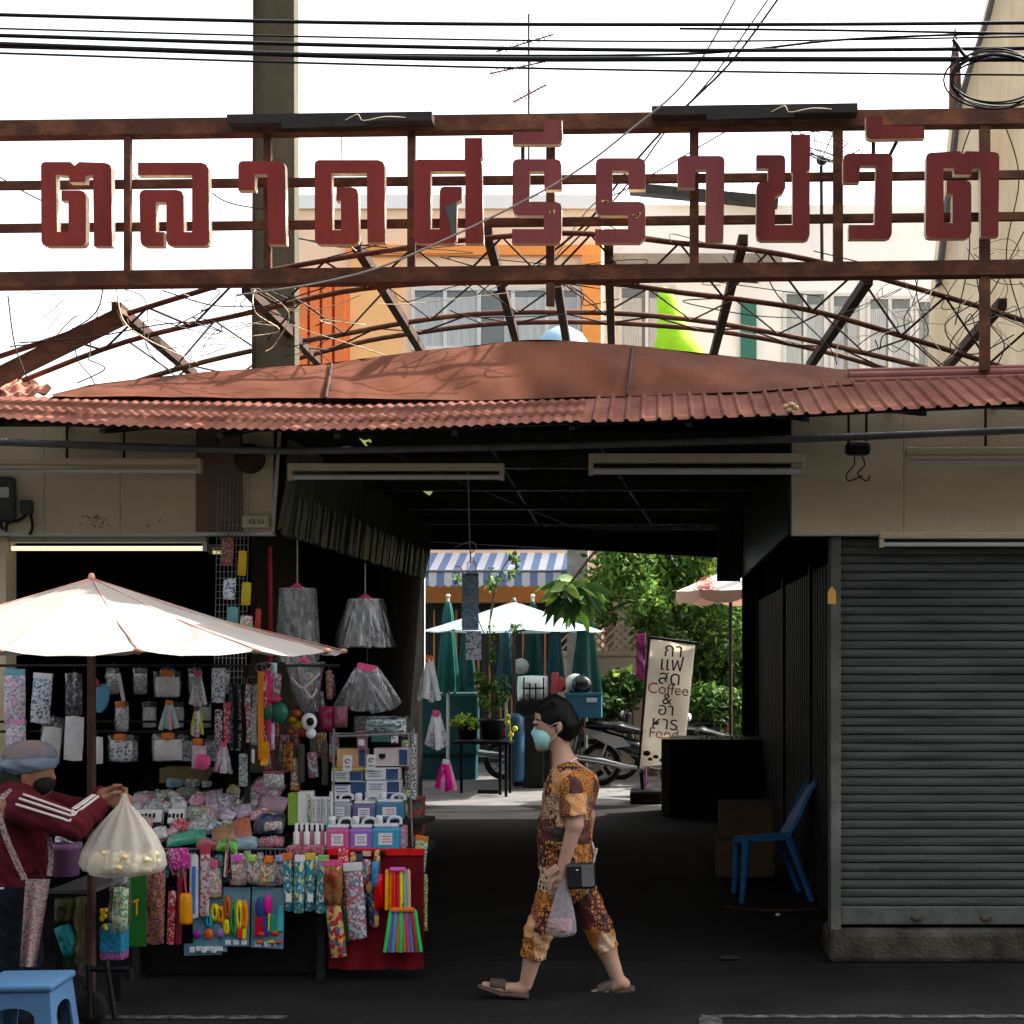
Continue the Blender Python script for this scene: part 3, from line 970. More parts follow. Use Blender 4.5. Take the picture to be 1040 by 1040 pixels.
LET = [
 (A, [(60,355),(66,341),(78,335),(215,335),(238,355),(262,335),(400,340),(424,350),(432,372),(436,780),(340,780),(335,405),(298,408),(295,442),(210,442),(207,408),(140,402),(145,705),(205,705),(205,540),(168,540),(168,485),(265,485),(287,492),(298,515),(298,755),(290,772),(272,780),(88,780),(70,772),(62,752)]),
 (A, [(572,338),(905,338),(932,348),(945,374),(950,750),(942,770),(922,778),(752,778),(730,770),(722,748),(722,548),(668,548),(668,705),(710,705),(710,780),(612,780),(592,772),(585,750),(580,512),(586,492),(605,482),(775,482),(802,490),(812,515),(815,705),(858,705),(858,405),(572,405)]),
 (B_, [(62,352),(68,337),(82,330),(278,330),(302,340),(310,362),(315,770),(220,770),(215,400),(150,400),(150,485),(62,485)]),
 (B_, [(465,347),(471,332),(486,325),(800,325),(825,334),(835,357),(838,760),(745,760),(740,395),(555,395),(560,695),(605,695),(605,540),(580,540),(580,468),(658,468),(685,477),(695,502),(700,738),(693,760),(673,770),(492,770),(475,763),(467,743)]),
 (Cc, [(55,342),(61,328),(76,322),(322,322),(322,208),(415,208),(415,310),(405,320),(412,345),(422,765),(325,765),(325,385),(142,385),(142,690),(190,690),(190,492),(196,473),(212,465),(305,465),(305,535),(280,545),(278,745),(265,765),(82,765),(60,757),(52,735)]),
 (Cc, [(575,345),(582,327),(600,320),(803,320),(825,328),(832,350),(835,482),(742,482),(742,385),(665,385),(665,545),(803,546),(828,556),(835,580),(832,738),(824,757),(803,765),(572,765),(572,690),(740,690),(740,618),(605,618),(583,608),(575,585)]),
 (Cc, [(575,178),(738,175),(742,112),(835,112),(838,215),(832,232),(816,242),(575,240)]),
 (D_, [(78,342),(85,323),(105,315),(308,315),(332,323),(340,345),(340,480),(250,480),(250,382),(165,382),(168,545),(308,545),(332,553),(340,577),(340,737),(310,762),(75,762),(75,690),(248,690),(248,618),(107,618),(86,608),(78,585)]),
 (D_, [(510,332),(517,312),(537,303),(733,303),(753,311),(760,332),(752,752),(657,752),(662,375),(603,375),(603,470),(510,470)]),
 (E_, [(147,298),(278,298),(294,304),(300,322),(300,470),(285,500),(245,520),(245,668),(338,668),(338,395),(330,385),(330,190),(432,190),(430,375),(412,388),(430,405),(428,722),(420,742),(400,750),(172,750),(152,740),(145,715),(148,467),(154,450),(175,440),(208,435),(208,370),(147,370)]),
 (E_, [(605,322),(613,300),(637,290),(838,290),(860,297),(868,317),(862,713),(855,733),(833,742),(635,742),(635,668),(770,668),(780,355),(695,355),(690,445),(605,445)]),
 (F_, [(205,95),(292,93),(295,145),(515,145),(515,210),(232,215),(213,208),(207,190)]),
 (F_, [(525,307),(531,291),(552,285),(700,278),(718,294),(735,278),(883,282),(903,290),(910,307),(905,728),(812,728),(810,368),(765,372),(762,402),(672,402),(668,368),(615,368),(618,658),(662,658),(662,505),(632,505),(632,432),(735,432),(755,440),(762,460),(762,705),(754,728),(733,738),(547,738),(528,730),(520,710)]),
]
for (ox, oy), pts in LET:
    d = MB()
    fr = [P(ox + x / 5.2, oy + y / 5.2, YSG - .16) for x, y in pts]
    d.prism(fr, .052, 0, 1)
    k_ = LET.index(((ox, oy), pts))
    o = d.build('letter', [M_let if k_ < 5 else (M_let2 if k_ < 9 else M_let3), M_edge], sign)
for (ox, oy), pts, m in ((Cc, [(212, 572), (280, 545), (274, 640), (272, 738), (255, 738), (238, 640)], quick((.05, .055, .05), .7)),):
    d = MB(); d.prism([P(ox + x / 5.2, oy + y / 5.2, YSG - .163) for x, y in pts], .002); d.build('torn_hole', m, sign)
for (ox, oy), cx, cy in ((Cc, 783, 597), (D_, 125, 548), (D_, 285, 625), (D_, 300, 612)):
    d = MB(); r = random.Random(cx)
    for k in range(4):
        q = P(ox + (cx + r.uniform(-14, 14)) / 5.2, oy + (cy + r.uniform(-10, 10)) / 5.2, YSG - .1625)
        d.prism([q + Vector((math.cos(a) * r.uniform(.005, .014), 0, math.sin(a) * r.uniform(.004, .010))) for a in [i * 1.05 for i in range(6)]][::-1], .002)
    d.build('paint_chip', M_chip, sign)
# small struts of the vowel marks
d = MB()
for a, c in (((531, 146), (531, 164)), ((562, 146), (562, 164)), ((887, 141), (887, 157)), ((912, 141), (904, 157))):
    d.bar(P(*a, YSG - .1), P(*c, YSG - .1), .02, .02, up=(0, 1, 0))
d.build('strut', M_rustd, sign)

# ------------------------------------------------------------------ arched roof trusses without their covering
YA, YB = 8.75, 10.6
arc1 = [(-420, 480), (-160, 412), (30, 352), (125, 320), (209, 294), (280, 274), (390, 255), (470, 244), (560, 237), (620, 239), (690, 247), (767, 254), (845, 269), (920, 290), (1000, 313), (1090, 342), (1300, 410)]
arc2 = [(-160, 450), (0, 395), (128, 347), (256, 317), (350, 296), (430, 288), (520, 285), (620, 288), (690, 297), (765, 306), (835, 318), (945, 350), (1040, 380), (1200, 430)]
arc3 = [(-60, 470), (100, 402), (190, 372), (290, 349), (340, 341), (410, 328), (481, 319), (560, 317), (640, 319), (720, 327), (800, 341), (880, 359), (960, 380), (1100, 430)]
arc4 = [(60, 440), (180, 400), (260, 376), (360, 349), (430, 337), (500, 329), (580, 327), (660, 330), (740, 338), (820, 353), (900, 375), (1000, 410)]
def truss(label, top, bot, Yt, Yb, r, step):
    t = thing('arched_truss', label, 'truss', P(560, 420, (Yt + Yb) / 2), 'arched trusses behind the sign')
    for a, Y in ((top, Yt), (bot, Yb)):
        d = MB(); d.tube(smooth_pts([P(x, y, Y) for x, y in a], 5), r, 8); d.build('chord', M_rust, t)
    d = MB()
    x, up = max(top[0][0], bot[0][0]) + 40, True
    end = min(top[-1][0], bot[-1][0]) - 60
    while x < end:
        x2 = x + step
        p = P(x, interp(top if up else bot, x), Yt if up else Yb)
        q = P(x2, interp(bot if up else top, x2), Yb if up else Yt)
        d.tube([p, q], .0075, 5)
        x, up = x2, not up
    d.build('web', M_rustd, t)
    if Yt == YA:
        d = MB(); x, up = 130, True
        while x < 960:
            x2 = x + 44
            d.tube([P(x, interp(arc2 if up else arc3, x), YA + .25 if up else YB), P(x2, interp(arc3 if up else arc2, x2), YB if up else YA + .25)], .0065, 5)
            x, up = x2, not up
        d.build('web', M_rustd, t)
    return t
truss('front arched truss of rusty pipe right behind the red letters', arc1, arc2, YA, YA + .25, .0165, 45)
truss('rear arched truss of rusty pipe just above the brown ridge cap', arc3, arc4, YB, YB + .5, .019, 47)
PUR = [((118, 312), (197, 380)), ((250, 293), (322, 366)), ((362, 249), (428, 356)), ((495, 236), (526, 352)), ((566, 288), (576, 350)), ((618, 248), (621, 352)), ((755, 243), (724, 362)), ((882, 284), (822, 372)), ((1018, 308), (955, 380))]
for i, (a, c) in enumerate(PUR):
    names = ['leftmost, at the rusty trough end', 'second from the left, beside the concrete pole', 'left of the broken letter', 'below the letter with a torn hole', 'middle one, below the double stacked letter', 'straight upright looking one above the ridge cap crown',
             'right of centre, over the lime green cloth', 'over the white building windows', 'rightmost, before the tan gable wall']
    d = MB()
    p, q = P(*a, YA), P(*c, 11.4)
    if i == 4:
        p = P(*a, 9.6)
    d.bar(p, q, .055, .06)
    o = d.build('truss_purlin', M_rustd)
    tag(o, 'dark steel purlin between the arched trusses, ' + names[i], 'beam', 'purlins between the arched trusses')
# fallen rusty trough at the left
d = MB()
a, c = P(-30, 394, 8.55), P(126, 317, 8.5)
d.bar(a, c, .10, .045); d.bar(a + Vector((0, -.055, -.045)), c + Vector((0, -.055, -.045)), .012, .10); d.bar(a + Vector((0, .05, -.03)), c + Vector((0, .05, -.03)), .012, .05)
tag(d.build('lamp_trough', M_rust), 'loose rusty lamp trough slanting upward at the far left above the tiles', 'trough')

# ------------------------------------------------------------------ pole, cables, antenna
t = thing('utility_pole', 'square concrete utility pole rising behind the left part of the sign', 'pole', (P(282, 400, 10.3).x, 10.3, 0))
xp = P(282, 300, 10.3).x
d = MB()
wb, wt = .152, .148
vs_ = [Vector((xp + sx * ww, 10.3 + sy * ww * .8, z)) for z, ww in ((0, .16), (8.5, .135)) for sx, sy in ((-1, -1), (1, -1), (1, .1), (-1, .1))]
d.add(vs_, [(0, 1, 5, 4), (1, 2, 6, 5), (2, 3, 7, 6), (3, 0, 4, 7), (4, 5, 6, 7)])
d.build('shaft', mat('pole_concrete', (.085, .072, .045), .9, .25, 4, .3, 40, stretch=(1, 1, .4)), t)
d = MB(); d.tube([(xp - .12, 10.15, 3.2), (xp - .125, 10.16, 8.5)], .012, 6); d.build('earth_wire', M_rustd, t)
M_cab = mat('cable_black', (.012, .012, .012), .5, .3, 9)
M_cabg = mat('cable_grey', (.30, .28, .26), .6, .2, 9)
def cable(pts, Y, r, label, m=M_cab, group='overhead cables', name='cable'):
    d = MB()
    d.tube(smooth_pts([P(p[0], p[1], p[2] if len(p) > 2 else Y) for p in pts], 8), r, 6)
    return tag(d.build(name, m), label, 'cable', group)
cable([(-220, 8), (0, 15), (350, 23), (690, 25), (1040, 23), (1260, 18)], 6.0, .0075, 'topmost overhead cable, running right across the sky above the sign')
cable([(-220, 22), (0, 29), (350, 38), (690, 42), (1040, 37), (1260, 30)], 6.1, .004, 'thin overhead cable between the two topmost black cables')
cable([(-220, 29), (0, 36), (350, 46), (690, 51), (1040, 49), (1260, 44)], 6.0, .008, 'black overhead cable just above the thick bundled one')
cable([(-220, 36), (0, 45), (350, 57), (520, 60), (690, 60), (1040, 60), (1260, 57)], 6.0, .0105, 'thick bundled overhead cable, the heaviest across the sky')
cable([(-220, 41), (0, 48), (350, 55), (690, 55), (860, 40), (1040, 33), (1260, 26)], 6.05, .005, 'slack overhead cable twisting up to the right through the others')
cable([(-220, 48), (0, 54), (350, 65), (690, 72), (1040, 76), (1260, 76)], 6.0, .0045, 'lowest thin overhead cable, just above the sign frame')
cable([(690, 29), (860, 31), (1040, 34), (1260, 36)], 6.02, .005, 'short dark overhead cable under the topmost one at the right')
cable([(755, -15, 7.9), (700, 78, 7.9), (640, 132, 7.95), (562, 188, 7.95), (417, 259, 7.95), (335, 285, 7.95), (240, 300, 8.0)], 7.95, .0062, 'pale cable slanting down across the front of the red letters', M_cabg)
cable([(800, -15), (745, 60), (690, 115), (640, 170), (590, 232), (500, 300)], 9.4, .008, 'black cable slanting down behind the letters, left of its twin')
cable([(790, -15), (730, 70), (680, 128), (630, 196), (560, 268)], 9.6, .006, 'thinner black cable slanting down behind the letters beside its twin')
cable([(560, 268), (600, 210), (640, 190), (760, 120)], 11.5, .006, 'thin grey drop wire slanting behind the second row of letters', M_cabg)
# coil of spare cable at the right
d = MB()
r = random.Random(4)
for k in range(5):
    cpx, cpy = 1013 + r.uniform(-4, 4), 82 + r.uniform(-3, 3)
    ra, rb = 47 + r.uniform(-6, 5), 27 + r.uniform(-4, 4)
    d.tube([P(cpx + ra * math.cos(a), cpy + rb * math.sin(a), 5.95 + .01 * k + .02 * math.sin(a)) for a in [i * math.pi / 16 for i in range(33)]], .004, 6, caps=False)
d.tube(smooth_pts([P(968, 40, 5.95), P(985, 60, 5.95), P(1010, 55, 5.95), P(1045, 62, 5.95)]), .008, 6)
tag(d.build('cable_coil', M_cab), 'coil of spare black cable hanging from the overhead cables at the right', 'cable')
# scruffy loose wires tangled in the truss
r = random.Random(21)
LW = [([(105, 290), (95, 320), (50, 345), (10, 352)], 'thin dark wire curving down from the bottom beam at the left'),
      ([(8, 300), (15, 350), (30, 390)], 'thin hanging wire at the far left edge under the sign'),
      ([(118, 290), (125, 325), (150, 345), (200, 368)], 'white wire looping over the rusty trough end'),
      ([(20, 348), (90, 343), (160, 330), (230, 322), (330, 292)], 'grey wire stretched level over the left truss'),
      ([(165, 295), (215, 310), (262, 312), (300, 328)], 'dark wire sagging below the second letter'),
      ([(135, 170), (128, 180), (140, 184), (130, 172), (142, 186)], 'white wire knot on the post beside the first letter'),
      ([(350, 122), (347, 145), (347, 225), (352, 245), (362, 255)], 'white wire hanging over the fourth letter'),
      ([(990, 120), (975, 170), (985, 250), (970, 330)], 'thin black wire hanging past the last letter'),
      ([(1018, 120), (1035, 180), (1022, 260), (1040, 330)], 'thin black wire drooping at the right edge beside the last letter'),
      ([(1005, 300), (960, 330), (985, 360), (1030, 340)], 'black wire looped round the right end of the truss'),
      ([(1040, 235), (1005, 300), (965, 350), (990, 376)], 'black wire slanting into the right end of the truss'),
      ([(990, 270), (1000, 320), (1020, 350), (1008, 378)], 'tangled wire beside the post in front of the tan gable'),
      ([(755, 250), (772, 262), (790, 300), (840, 350), (850, 370)], 'black wire arching off the purlin right of centre'),
      ([(200, 180), (230, 205), (290, 215)], 'dark wire end between the second and third letters'),
      ([(0, 180), (25, 195), (45, 205)], 'dark wire end left of the first letter')]
for pts, lab in LW:
    dd = MB()
    dd.tube(smooth_pts([P(x, y, 8.32 + r.uniform(-.05, .05)) for x, y in pts], 6), .0038, 5)
    tag(dd.build('loose_wire', M_fascia if 'white' in lab else M_cab), lab, 'wire', 'loose wires on the sign and trusses')

for side, (xa, xb, ya, yb), lab in ((0, (0, 330, 288, 385), 'tangle of thin loose wires drooping over the left end of the arched truss'), (1, (880, 1045, 250, 380), 'tangle of thin black wires drooping over the right end of the arched truss'), (2, (330, 880, 245, 345), 'loose thin wires strung through the middle of the arched truss')):
    r = random.Random(40 + side)
    d = MB()
    for k in range(28 if side == 1 else 20):
        x, y = r.uniform(xa, xb), r.uniform(ya, yb - 40)
        pts = [(x, y)]
        for j in range(r.randint(3, 5)):
            x += r.gauss(0, 26 if side < 2 else 60); y += r.uniform(-12, 34 if side < 2 else 18)
            pts.append((x, y))
        d.tube(smooth_pts([P(a, b, 8.6 + r.uniform(-.12, .3)) for a, b in pts], 6), r.uniform(.0022, .0038), 4, 1 if r.random() < (.55 if side == 0 else .1) else 0)
    tag(d.build('wire_tangle', [M_cab, M_fascia]), lab, 'wires')
# ================================================================== background buildings
M_peach = mat('peach_render', (.85, .60, .42), .8, .08, 1.2, .05)
M_orange = mat('orange_paint', (.80, .30, .08), .7, .1, 2)
M_red_or = mat('orange_louvre', (.78, .20, .06), .7, .12, 3)
M_whitew = mat('white_render', (.80, .79, .78), .85, .08, .8, .05, col2=(.86, .85, .84))
M_glass = mat('window_glass', (.10, .12, .12), .15, .3, .7, spec=.7)
M_curt = mat('curtain', (.42, .44, .45), .8, .15, 9, stretch=(6, 1, .2))
M_frame = mat('window_frame', (.6, .6, .58), .6, .08, 4)
def window(par, x0, y0, x1, y1, Y, panes=2, curtain=True, fr=M_frame):
    a, c = P(x0, y1, Y), P(x1, y0, Y)
    d = MB(); fw = .06
    d.bb((a.x, Y - .06, a.z), (a.x + fw, Y, c.z)); d.bb((c.x - fw, Y - .06, a.z), (c.x, Y, c.z))
    d.bb((a.x + fw, Y - .06, a.z), (c.x - fw, Y, a.z + fw)); d.bb((a.x + fw, Y - .06, c.z - fw), (c.x - fw, Y, c.z))
    for k in range(1, panes):
        xm = lerp(a.x, c.x, k / panes)
        d.bb((xm - fw / 2, Y - .05, a.z + fw), (xm + fw / 2, Y, c.z - fw))
    w_ = d.build('window', fr, par)
    d = MB(); d.bb((a.x + fw, Y - .02, a.z + fw), (c.x - fw, Y - .005, c.z - fw)); d.build('pane', M_glass, w_)
    if curtain:
        d = MB(); n = 40
        zt = lerp(c.z, a.z, .16)
        vs_ = []
        for i in range(n + 1):
            x = lerp(a.x + fw, c.x - fw, i / n)
            y = Y - .03 + (.008 if i % 2 else 0)
            vs_ += [(x, y, a.z + fw), (x, y, zt)]
        d.add([v for v in vs_], [(2 * i, 2 * i + 2, 2 * i + 3, 2 * i + 1) for i in range(n) if not 16 <= i < 22])
        d.build('curtain', M_curt, w_)
YO = 24.0
ob = thing('apartment_building', 'peach and orange apartment building beyond the passage with a striped awning below', 'building', (P(450, 600, YO).x, YO, 0))
xo0, xo1 = P(296, 0, YO).x, P(611, 0, YO).x
zt = P(0, 205, YO).z
d = MB()
d.bb((xo0, YO, 0), (xo1, YO + 9, zt)); d.build('wall', M_peach, ob)
for i in range(4):
    xx = P(305 + i * 12.5, 0, YO).x
    d = MB(); d.bb((xx, YO - .18, P(0, 372, YO).z), (xx + .15, YO - .002, P(0, 289, YO).z)); d.build('louvre', M_red_or, ob)
d = MB(); d.bb((P(303, 0, YO).x, YO - .02, P(0, 372, YO).z), (P(355, 0, YO).x, YO - .0015, P(0, 287, YO).z)); d.build('louvre_panel', M_orange, ob)
d = MB(); d.bb((P(352, 0, YO).x, YO - .08, P(0, 260, YO).z), (xo1, YO - .002, P(0, 250, YO).z)); d.build('ledge', M_orange, ob)
d = MB(); d.bb((P(592, 0, YO).x, YO - .25, P(0, 420, YO).z), (xo1, YO - .002, P(0, 262.5, YO).z)); d.build('pilaster', M_orange, ob)
d = MB(); d.bb((P(300, 0, YO).x, YO - .04, P(0, 420, YO).z), (P(420, 0, YO).x, YO - .003, P(0, 373, YO).z)); d.build('panel', M_orange, ob)
d = MB(); d.bb((P(355.5, 0, YO).x, YO - .03, P(0, 372.5, YO).z), (P(408, 0, YO).x, YO - .002, P(0, 262.5, YO).z)); d.build('panel', mat('light_orange_render', (.88, .50, .22), .8, .06, 1.5), ob)
window(ob, 418, 292, 590, 356, YO, 5)
d = MB(); d.bb((xo0, YO - .05, zt - .12), (xo1, YO - .002, zt + .1)); d.build('parapet', M_whitew, ob)
d = MB(); d.bb((-7, YO - .1, P(0, 612, YO).z), (-1.5, YO - .003, P(0, 592, YO).z)); d.build('orange_band', M_orange, ob)
# dark shopfront with bars
d = MB(); d.bb((-5.9, YO - .02, 0.02), (-1.4, YO - .004, P(0, 613, YO).z)); sf = d.build('shopfront', M_dark, ob)
d = MB()
for i in range(24):
    x = -5.8 + i * .18
    d.bb((x, YO - .06, .3), (x + .03, YO - .03, 2.5))
d.build('bar', quick((.25, .12, .05)), sf)
# blue and white striped awning
aw = thing('striped_awning', 'blue and white striped awning with a scalloped valance on the peach building', 'awning', P(500, 585, 23.3))
M_aw1, M_aw2 = mat('awning_white', (.62, .64, .68), .8, .08, 3, translucent=.3), mat('awning_blue', (.17, .25, .45), .8, .1, 3, translucent=.3)
d = MB()
n = 40
x0, x1 = -6.2, P(578, 0, 23.0).x
for i in range(n):
    a, c = lerp(x0, x1, i / n), lerp(x0, x1, (i + 1) / n)
    zt_, zb = P(0, 562, YO).z, P(0, 580, 22.9).z
    d.add([(a, 22.9, zb), (c, 22.9, zb), (c, YO - .11, zt_), (a, YO - .11, zt_)], [(0, 1, 2, 3)], i % 2)
    d.add([(a, 22.9, zb), (c, 22.9, zb), (c, 22.88, zb - .22), ((a + c) / 2, 22.88, zb - .25), (a, 22.88, zb - .22)], [(0, 4, 3, 2, 1)], i % 2)
d.build('cloth', [M_aw1, M_aw2], aw)
d = MB(); d.tube([(x0, 22.9, zb), (x1, 22.9, zb)], .02, 6); d.build('front_rod', M_pipe, aw)

YW = 26.0
wb_ = thing('white_building', 'white flat roofed building with curtained windows behind the right half of the sign', 'building', (P(780, 600, YW).x, YW, 0))
d = MB()
xw0, xw1 = P(613, 0, YW).x, P(966, 0, YW).x
d.bb((xw0, YW, 0), (xw1, YW + 8, P(0, 208, YW).z))
d.build('wall', M_whitew, wb_)
d = MB(); d.bb((P(613, 0, YW).x, YW - .3, P(0, 274, YW).z), (P(793, 0, YW).x, YW - .003, P(0, 262, YW).z)); d.build('ledge', mat('weathered_ledge', (.22, .20, .17), .9, .3, 2), wb_)
window(wb_, 628, 290, 686, 372, YW, 2)
window(wb_, 795, 296, 840, 382, YW, 2)
window(wb_, 843, 298, 876, 382, YW, 1)
window(wb_, 880, 301, 927, 382, YW, 2)
window(wb_, 929, 304, 948, 382, YW, 1)
d = MB(); d.bb((P(752, 0, YW).x, YW - .1, P(0, 400, YW).z), (P(768, 0, YW).x, YW - .004, P(0, 305, YW).z)); d.build('shutter', quick((.02, .09, .07)), wb_)
# tin shed on its roof with a dark eave
d = MB()
a, c = P(612, 196, YW), P(800, 208, YW)
d.bar(P(640, 192, YW - .2), P(790, 206, YW - .2), .25, .16)
d.build('eave', M_dark, wb_)
d = MB()
n = 30
for i in range(n):
    u0, u1 = i / n, (i + 1) / n
    p0, p1 = P(lerp(640, 790, u0), lerp(191, 205, u0), YW), P(lerp(640, 790, u1), lerp(191, 205, u1), YW)
    q0, q1 = P(lerp(640, 790, u0), lerp(180, 186, u0), YW + 3), P(lerp(640, 790, u1), lerp(180, 186, u1), YW + 3)
    dz = Vector((0, 0, .03 if i % 2 else 0))
    d.add([p0 + dz, p1 + dz, q1 + dz, q0 + dz], [(0, 1, 2, 3)])
d.build('tin_roof', mat('tin_roof', (.30, .31, .32), .5, .2, 2), wb_)
# lower far block between pole and letters
fb = thing('far_building', 'pale grey far building glimpsed beside the concrete pole', 'building', (P(330, 300, 40).x, 40, 0))
d = MB(); d.bb((P(290, 0, 40).x, 40, 0), (P(420, 0, 40).x, 46, P(0, 215, 40).z)); d.build('wall', mat('pale_block', (.45, .47, .50), .8, .1, .5), fb)
d = MB(); d.bb((P(286, 0, 40).x, 39.6, P(0, 215, 40).z), (P(422, 0, 40).x, 46.2, P(0, 205, 40).z)); d.build('roof', mat('pale_block_roof', (.30, .33, .37), .7, .1, 1), fb)
d = MB(); d.bb((P(300, 0, 40).x, 39.9, P(0, 290, 40).z), (P(318, 0, 40).x, 39.99, P(0, 235, 40).z)); d.build('window', M_glass, fb)

# tan gable building at the right (tall, keeps the right half of the canopy in shade)
YT_ = 11.0
tb = thing('gable_building', 'tall weathered tan building with a sloping gable edge at the right', 'building', (P(1100, 400, YT_).x, YT_, 0))
M_tan = mat('tan_weathered', (.66, .47, .26), .9, .2, 1.3, .15, 12, col2=(.90, .74, .50), c2pos=(.32, .6), stretch=(3.2, 1, .45), detail=9)
out = [(950, 560), (951, 430), (951, 365), (953, 290), (963, 200), (973, 112), (985, 70), (1002, 22), (1040, -130), (1063, -294), (1262, -430), (1290, -512), (2000, -530), (2000, 560)]
d = MB(); d.prism([P(x, y, YT_) for x, y in out][::-1], .35); d.build('gable_wall', M_tan, tb)
d = MB(); d.bb((P(1290, 0, YT_).x, YT_ + .351, 0), (P(1990, 0, YT_).x, YT_ + 7, P(0, -200, YT_).z)); d.build('body', M_tan, tb)
d = MB()
for (x0, y0), (x1, y1) in zip(out[3:8], out[4:9]):
    d.bar(P(x0, y0, YT_ - .02), P(x1, y1, YT_ - .02), .03, .14, up=(0, 1, 0))
d.build('coping', mat('coping_dark', (.09, .08, .07), .9, .3, 5), tb)
d = MB(); q = P(970, 62, YT_ + .1); d.lathe([(.05, -.5), (.045, -.1), (.03, .05), (.005, .25)], q, 8); d.build('finial', mat('finial_brown', (.16, .08, .06), .8, .2, 8), tb)

# lime green cloth, pale blue dome parasol on the balconies
t = thing('folded_parasol', 'folded lime green parasol standing before the white building', 'parasol', P(690, 372, 22))
d = MB()
d.lathe([(.001, 1.05), (.10, .98), (.16, .8), (.2, .55), (.30, .25), (.42, -.02), (.40, -.06)], P(690, 362, 22), 14, 0, None)
for v in range(len(d.v)):
    x, y, z = d.v[v]; k = (z - P(0, 362, 22).z); d.v[v] = (x - .22 * k, y, z)
d.build('cloth', mat('lime_cloth', (.36, .62, .03), .7, .12, 6, translucent=.35), t)
d = MB(); d.tube([P(694, 420, 22), P(690, 352, 22)], .03, 8); d.build('pole', M_pipe, t)
t = thing('dome_parasol', 'pale blue dome parasol peeping above the brown ridge cap', 'parasol', P(572, 372, 21.5))
d = MB(); q = P(572, 362, 21.5)
d.lathe([(.42, -.02), (.38, .18), (.28, .33), (.12, .42), (.001, .44)], q, 20); d.build('dome', mat('pale_blue_cloth', (.32, .50, .62), .5, .1, 5, translucent=.3), t)
d = MB(); d.tube([q + Vector((0, 0, -1.4)), q + Vector((0, 0, .42))], .02, 8); d.build('pole', M_pipe, t)
# TV antenna on the peach building
t = thing('tv_antenna', 'tall thin television antenna mast with three yagi arrays against the sky', 'antenna', P(537, 205, 25))
d = MB(); d.tube([P(537, 206, 25), P(537, 14, 25)], .018, 6); d.build('mast', M_rustd, t)
for (x0, y0, x1, y1, k) in ((503, 53, 562, 35, 9), (497, 75, 556, 62, 9), (521, 104, 555, 86, 10)):
    d = MB()
    a, c = P(x0, y0, 24.97), P(x1, y1, 24.97)
    d.tube([a, c], .014, 5)
    for i in range(k):
        p = a.lerp(c, (i + .5) / k)
        d.tube([p + Vector((-.01, -.28, -.06)), p + Vector((.01, .28, .06))], .009, 4)
    d.build('yagi', M_rustd, t)
# mesh satellite dish on the white building
t = thing('satellite_dish', 'black mesh satellite dish on a pole behind the tallest letter', 'dish', P(834, 208, 26.4))
d = MB(); d.tube([P(835, 275, 25.6), P(834, 165, 25.6)], .03, 8); d.build('pole', M_black, t)
d = MB()
cq = P(834, 162, 25.5)
rr = S(38, 25.5)
ax = Vector((.25, -.55, .8)).normalized()
e1 = ax.orthogonal().normalized(); e2 = ax.cross(e1)
for k in range(12):
    a_ = k * math.pi / 6
    d.tube([cq + (e1 * math.cos(a_) + e2 * math.sin(a_)) * rr * q_ + ax * (.28 * q_ * q_) for q_ in (0, .35, .7, 1)], .012, 4)
for q_ in (.5, .75, 1):
    d.tube([cq + (e1 * math.cos(k * math.pi / 14) + e2 * math.sin(k * math.pi / 14)) * rr * q_ + ax * (.28 * q_ * q_) for k in range(29)], .010, 4, caps=False)
d.build('mesh_bowl', M_black, t)
d = MB(); d.ell(cq + Vector((0, -.1, -.05)), (.10, .10, .09), 6); d.build('hub', M_black, t)
d = MB(); d.ell(cq + ax * .55, (.12, .12, .06), 6)
for k in range(3):
    a_ = k * 2.1; d.tube([cq + (e1 * math.cos(a_) + e2 * math.sin(a_)) * rr * .9 + ax * .22, cq + ax * .55], .009, 4)
d.build('feed_horn', M_black, t)
# beige garden wall with lattice
gw = thing('garden_wall', 'beige garden wall with a diamond lattice top behind the scooters', 'wall', P(630, 770, 23.2))
d = MB(); d.bb((P(566, 0, 23.2).x, 23.2, 0), (4, 23.4, P(0, 665, 23.2).z)); d.build('panel', mat('beige_wall', (.40, .31, .22), .85, .12, 2), gw)
d = MB()
d.bb((P(566, 0, 23.2).x, 23.18, P(0, 666, 23.2).z), (4, 23.42, P(0, 661, 23.2).z)); d.bb((P(566, 0, 23.2).x, 23.18, P(0, 616, 23.2).z), (4, 23.42, P(0, 611, 23.2).z))
za, zb = P(0, 661, 23.2).z, P(0, 616, 23.2).z
for i in range(40):
    x = P(560, 0, 23.2).x + i * .13
    d.bar((x, 23.25, za), (x + .7, 23.25, zb), .03, .035, up=(0, 1, 0)); d.bar((x + .7, 23.3, za), (x, 23.3, zb), .03, .035, up=(0, 1, 0))
d.build('lattice', mat('lattice_beige', (.36, .28, .19), .85, .15, 4), gw)
d = MB(); d.bb((P(576, 0, 22.7).x, 22.7, 0), (P(597, 0, 22.7).x, 23.0, P(0, 545, 22.7).z)); o = d.build('concrete_post', M_conc)
tag(o, 'square grey concrete post between the striped awning and the trees', 'post')
# far backdrop wall of the yard so that nothing ends in empty sky
d = MB(); d.bb((P(640, 0, 25.2).x, 25.2, 0), (8.5, 25.6, 3.4)); o = d.build('boundary_wall', mat('dark_mossy_wall', (.06, .065, .05), .9, .3, 2)); tag(o, 'dark mossy boundary wall hidden among the trees behind the passage', 'wall')
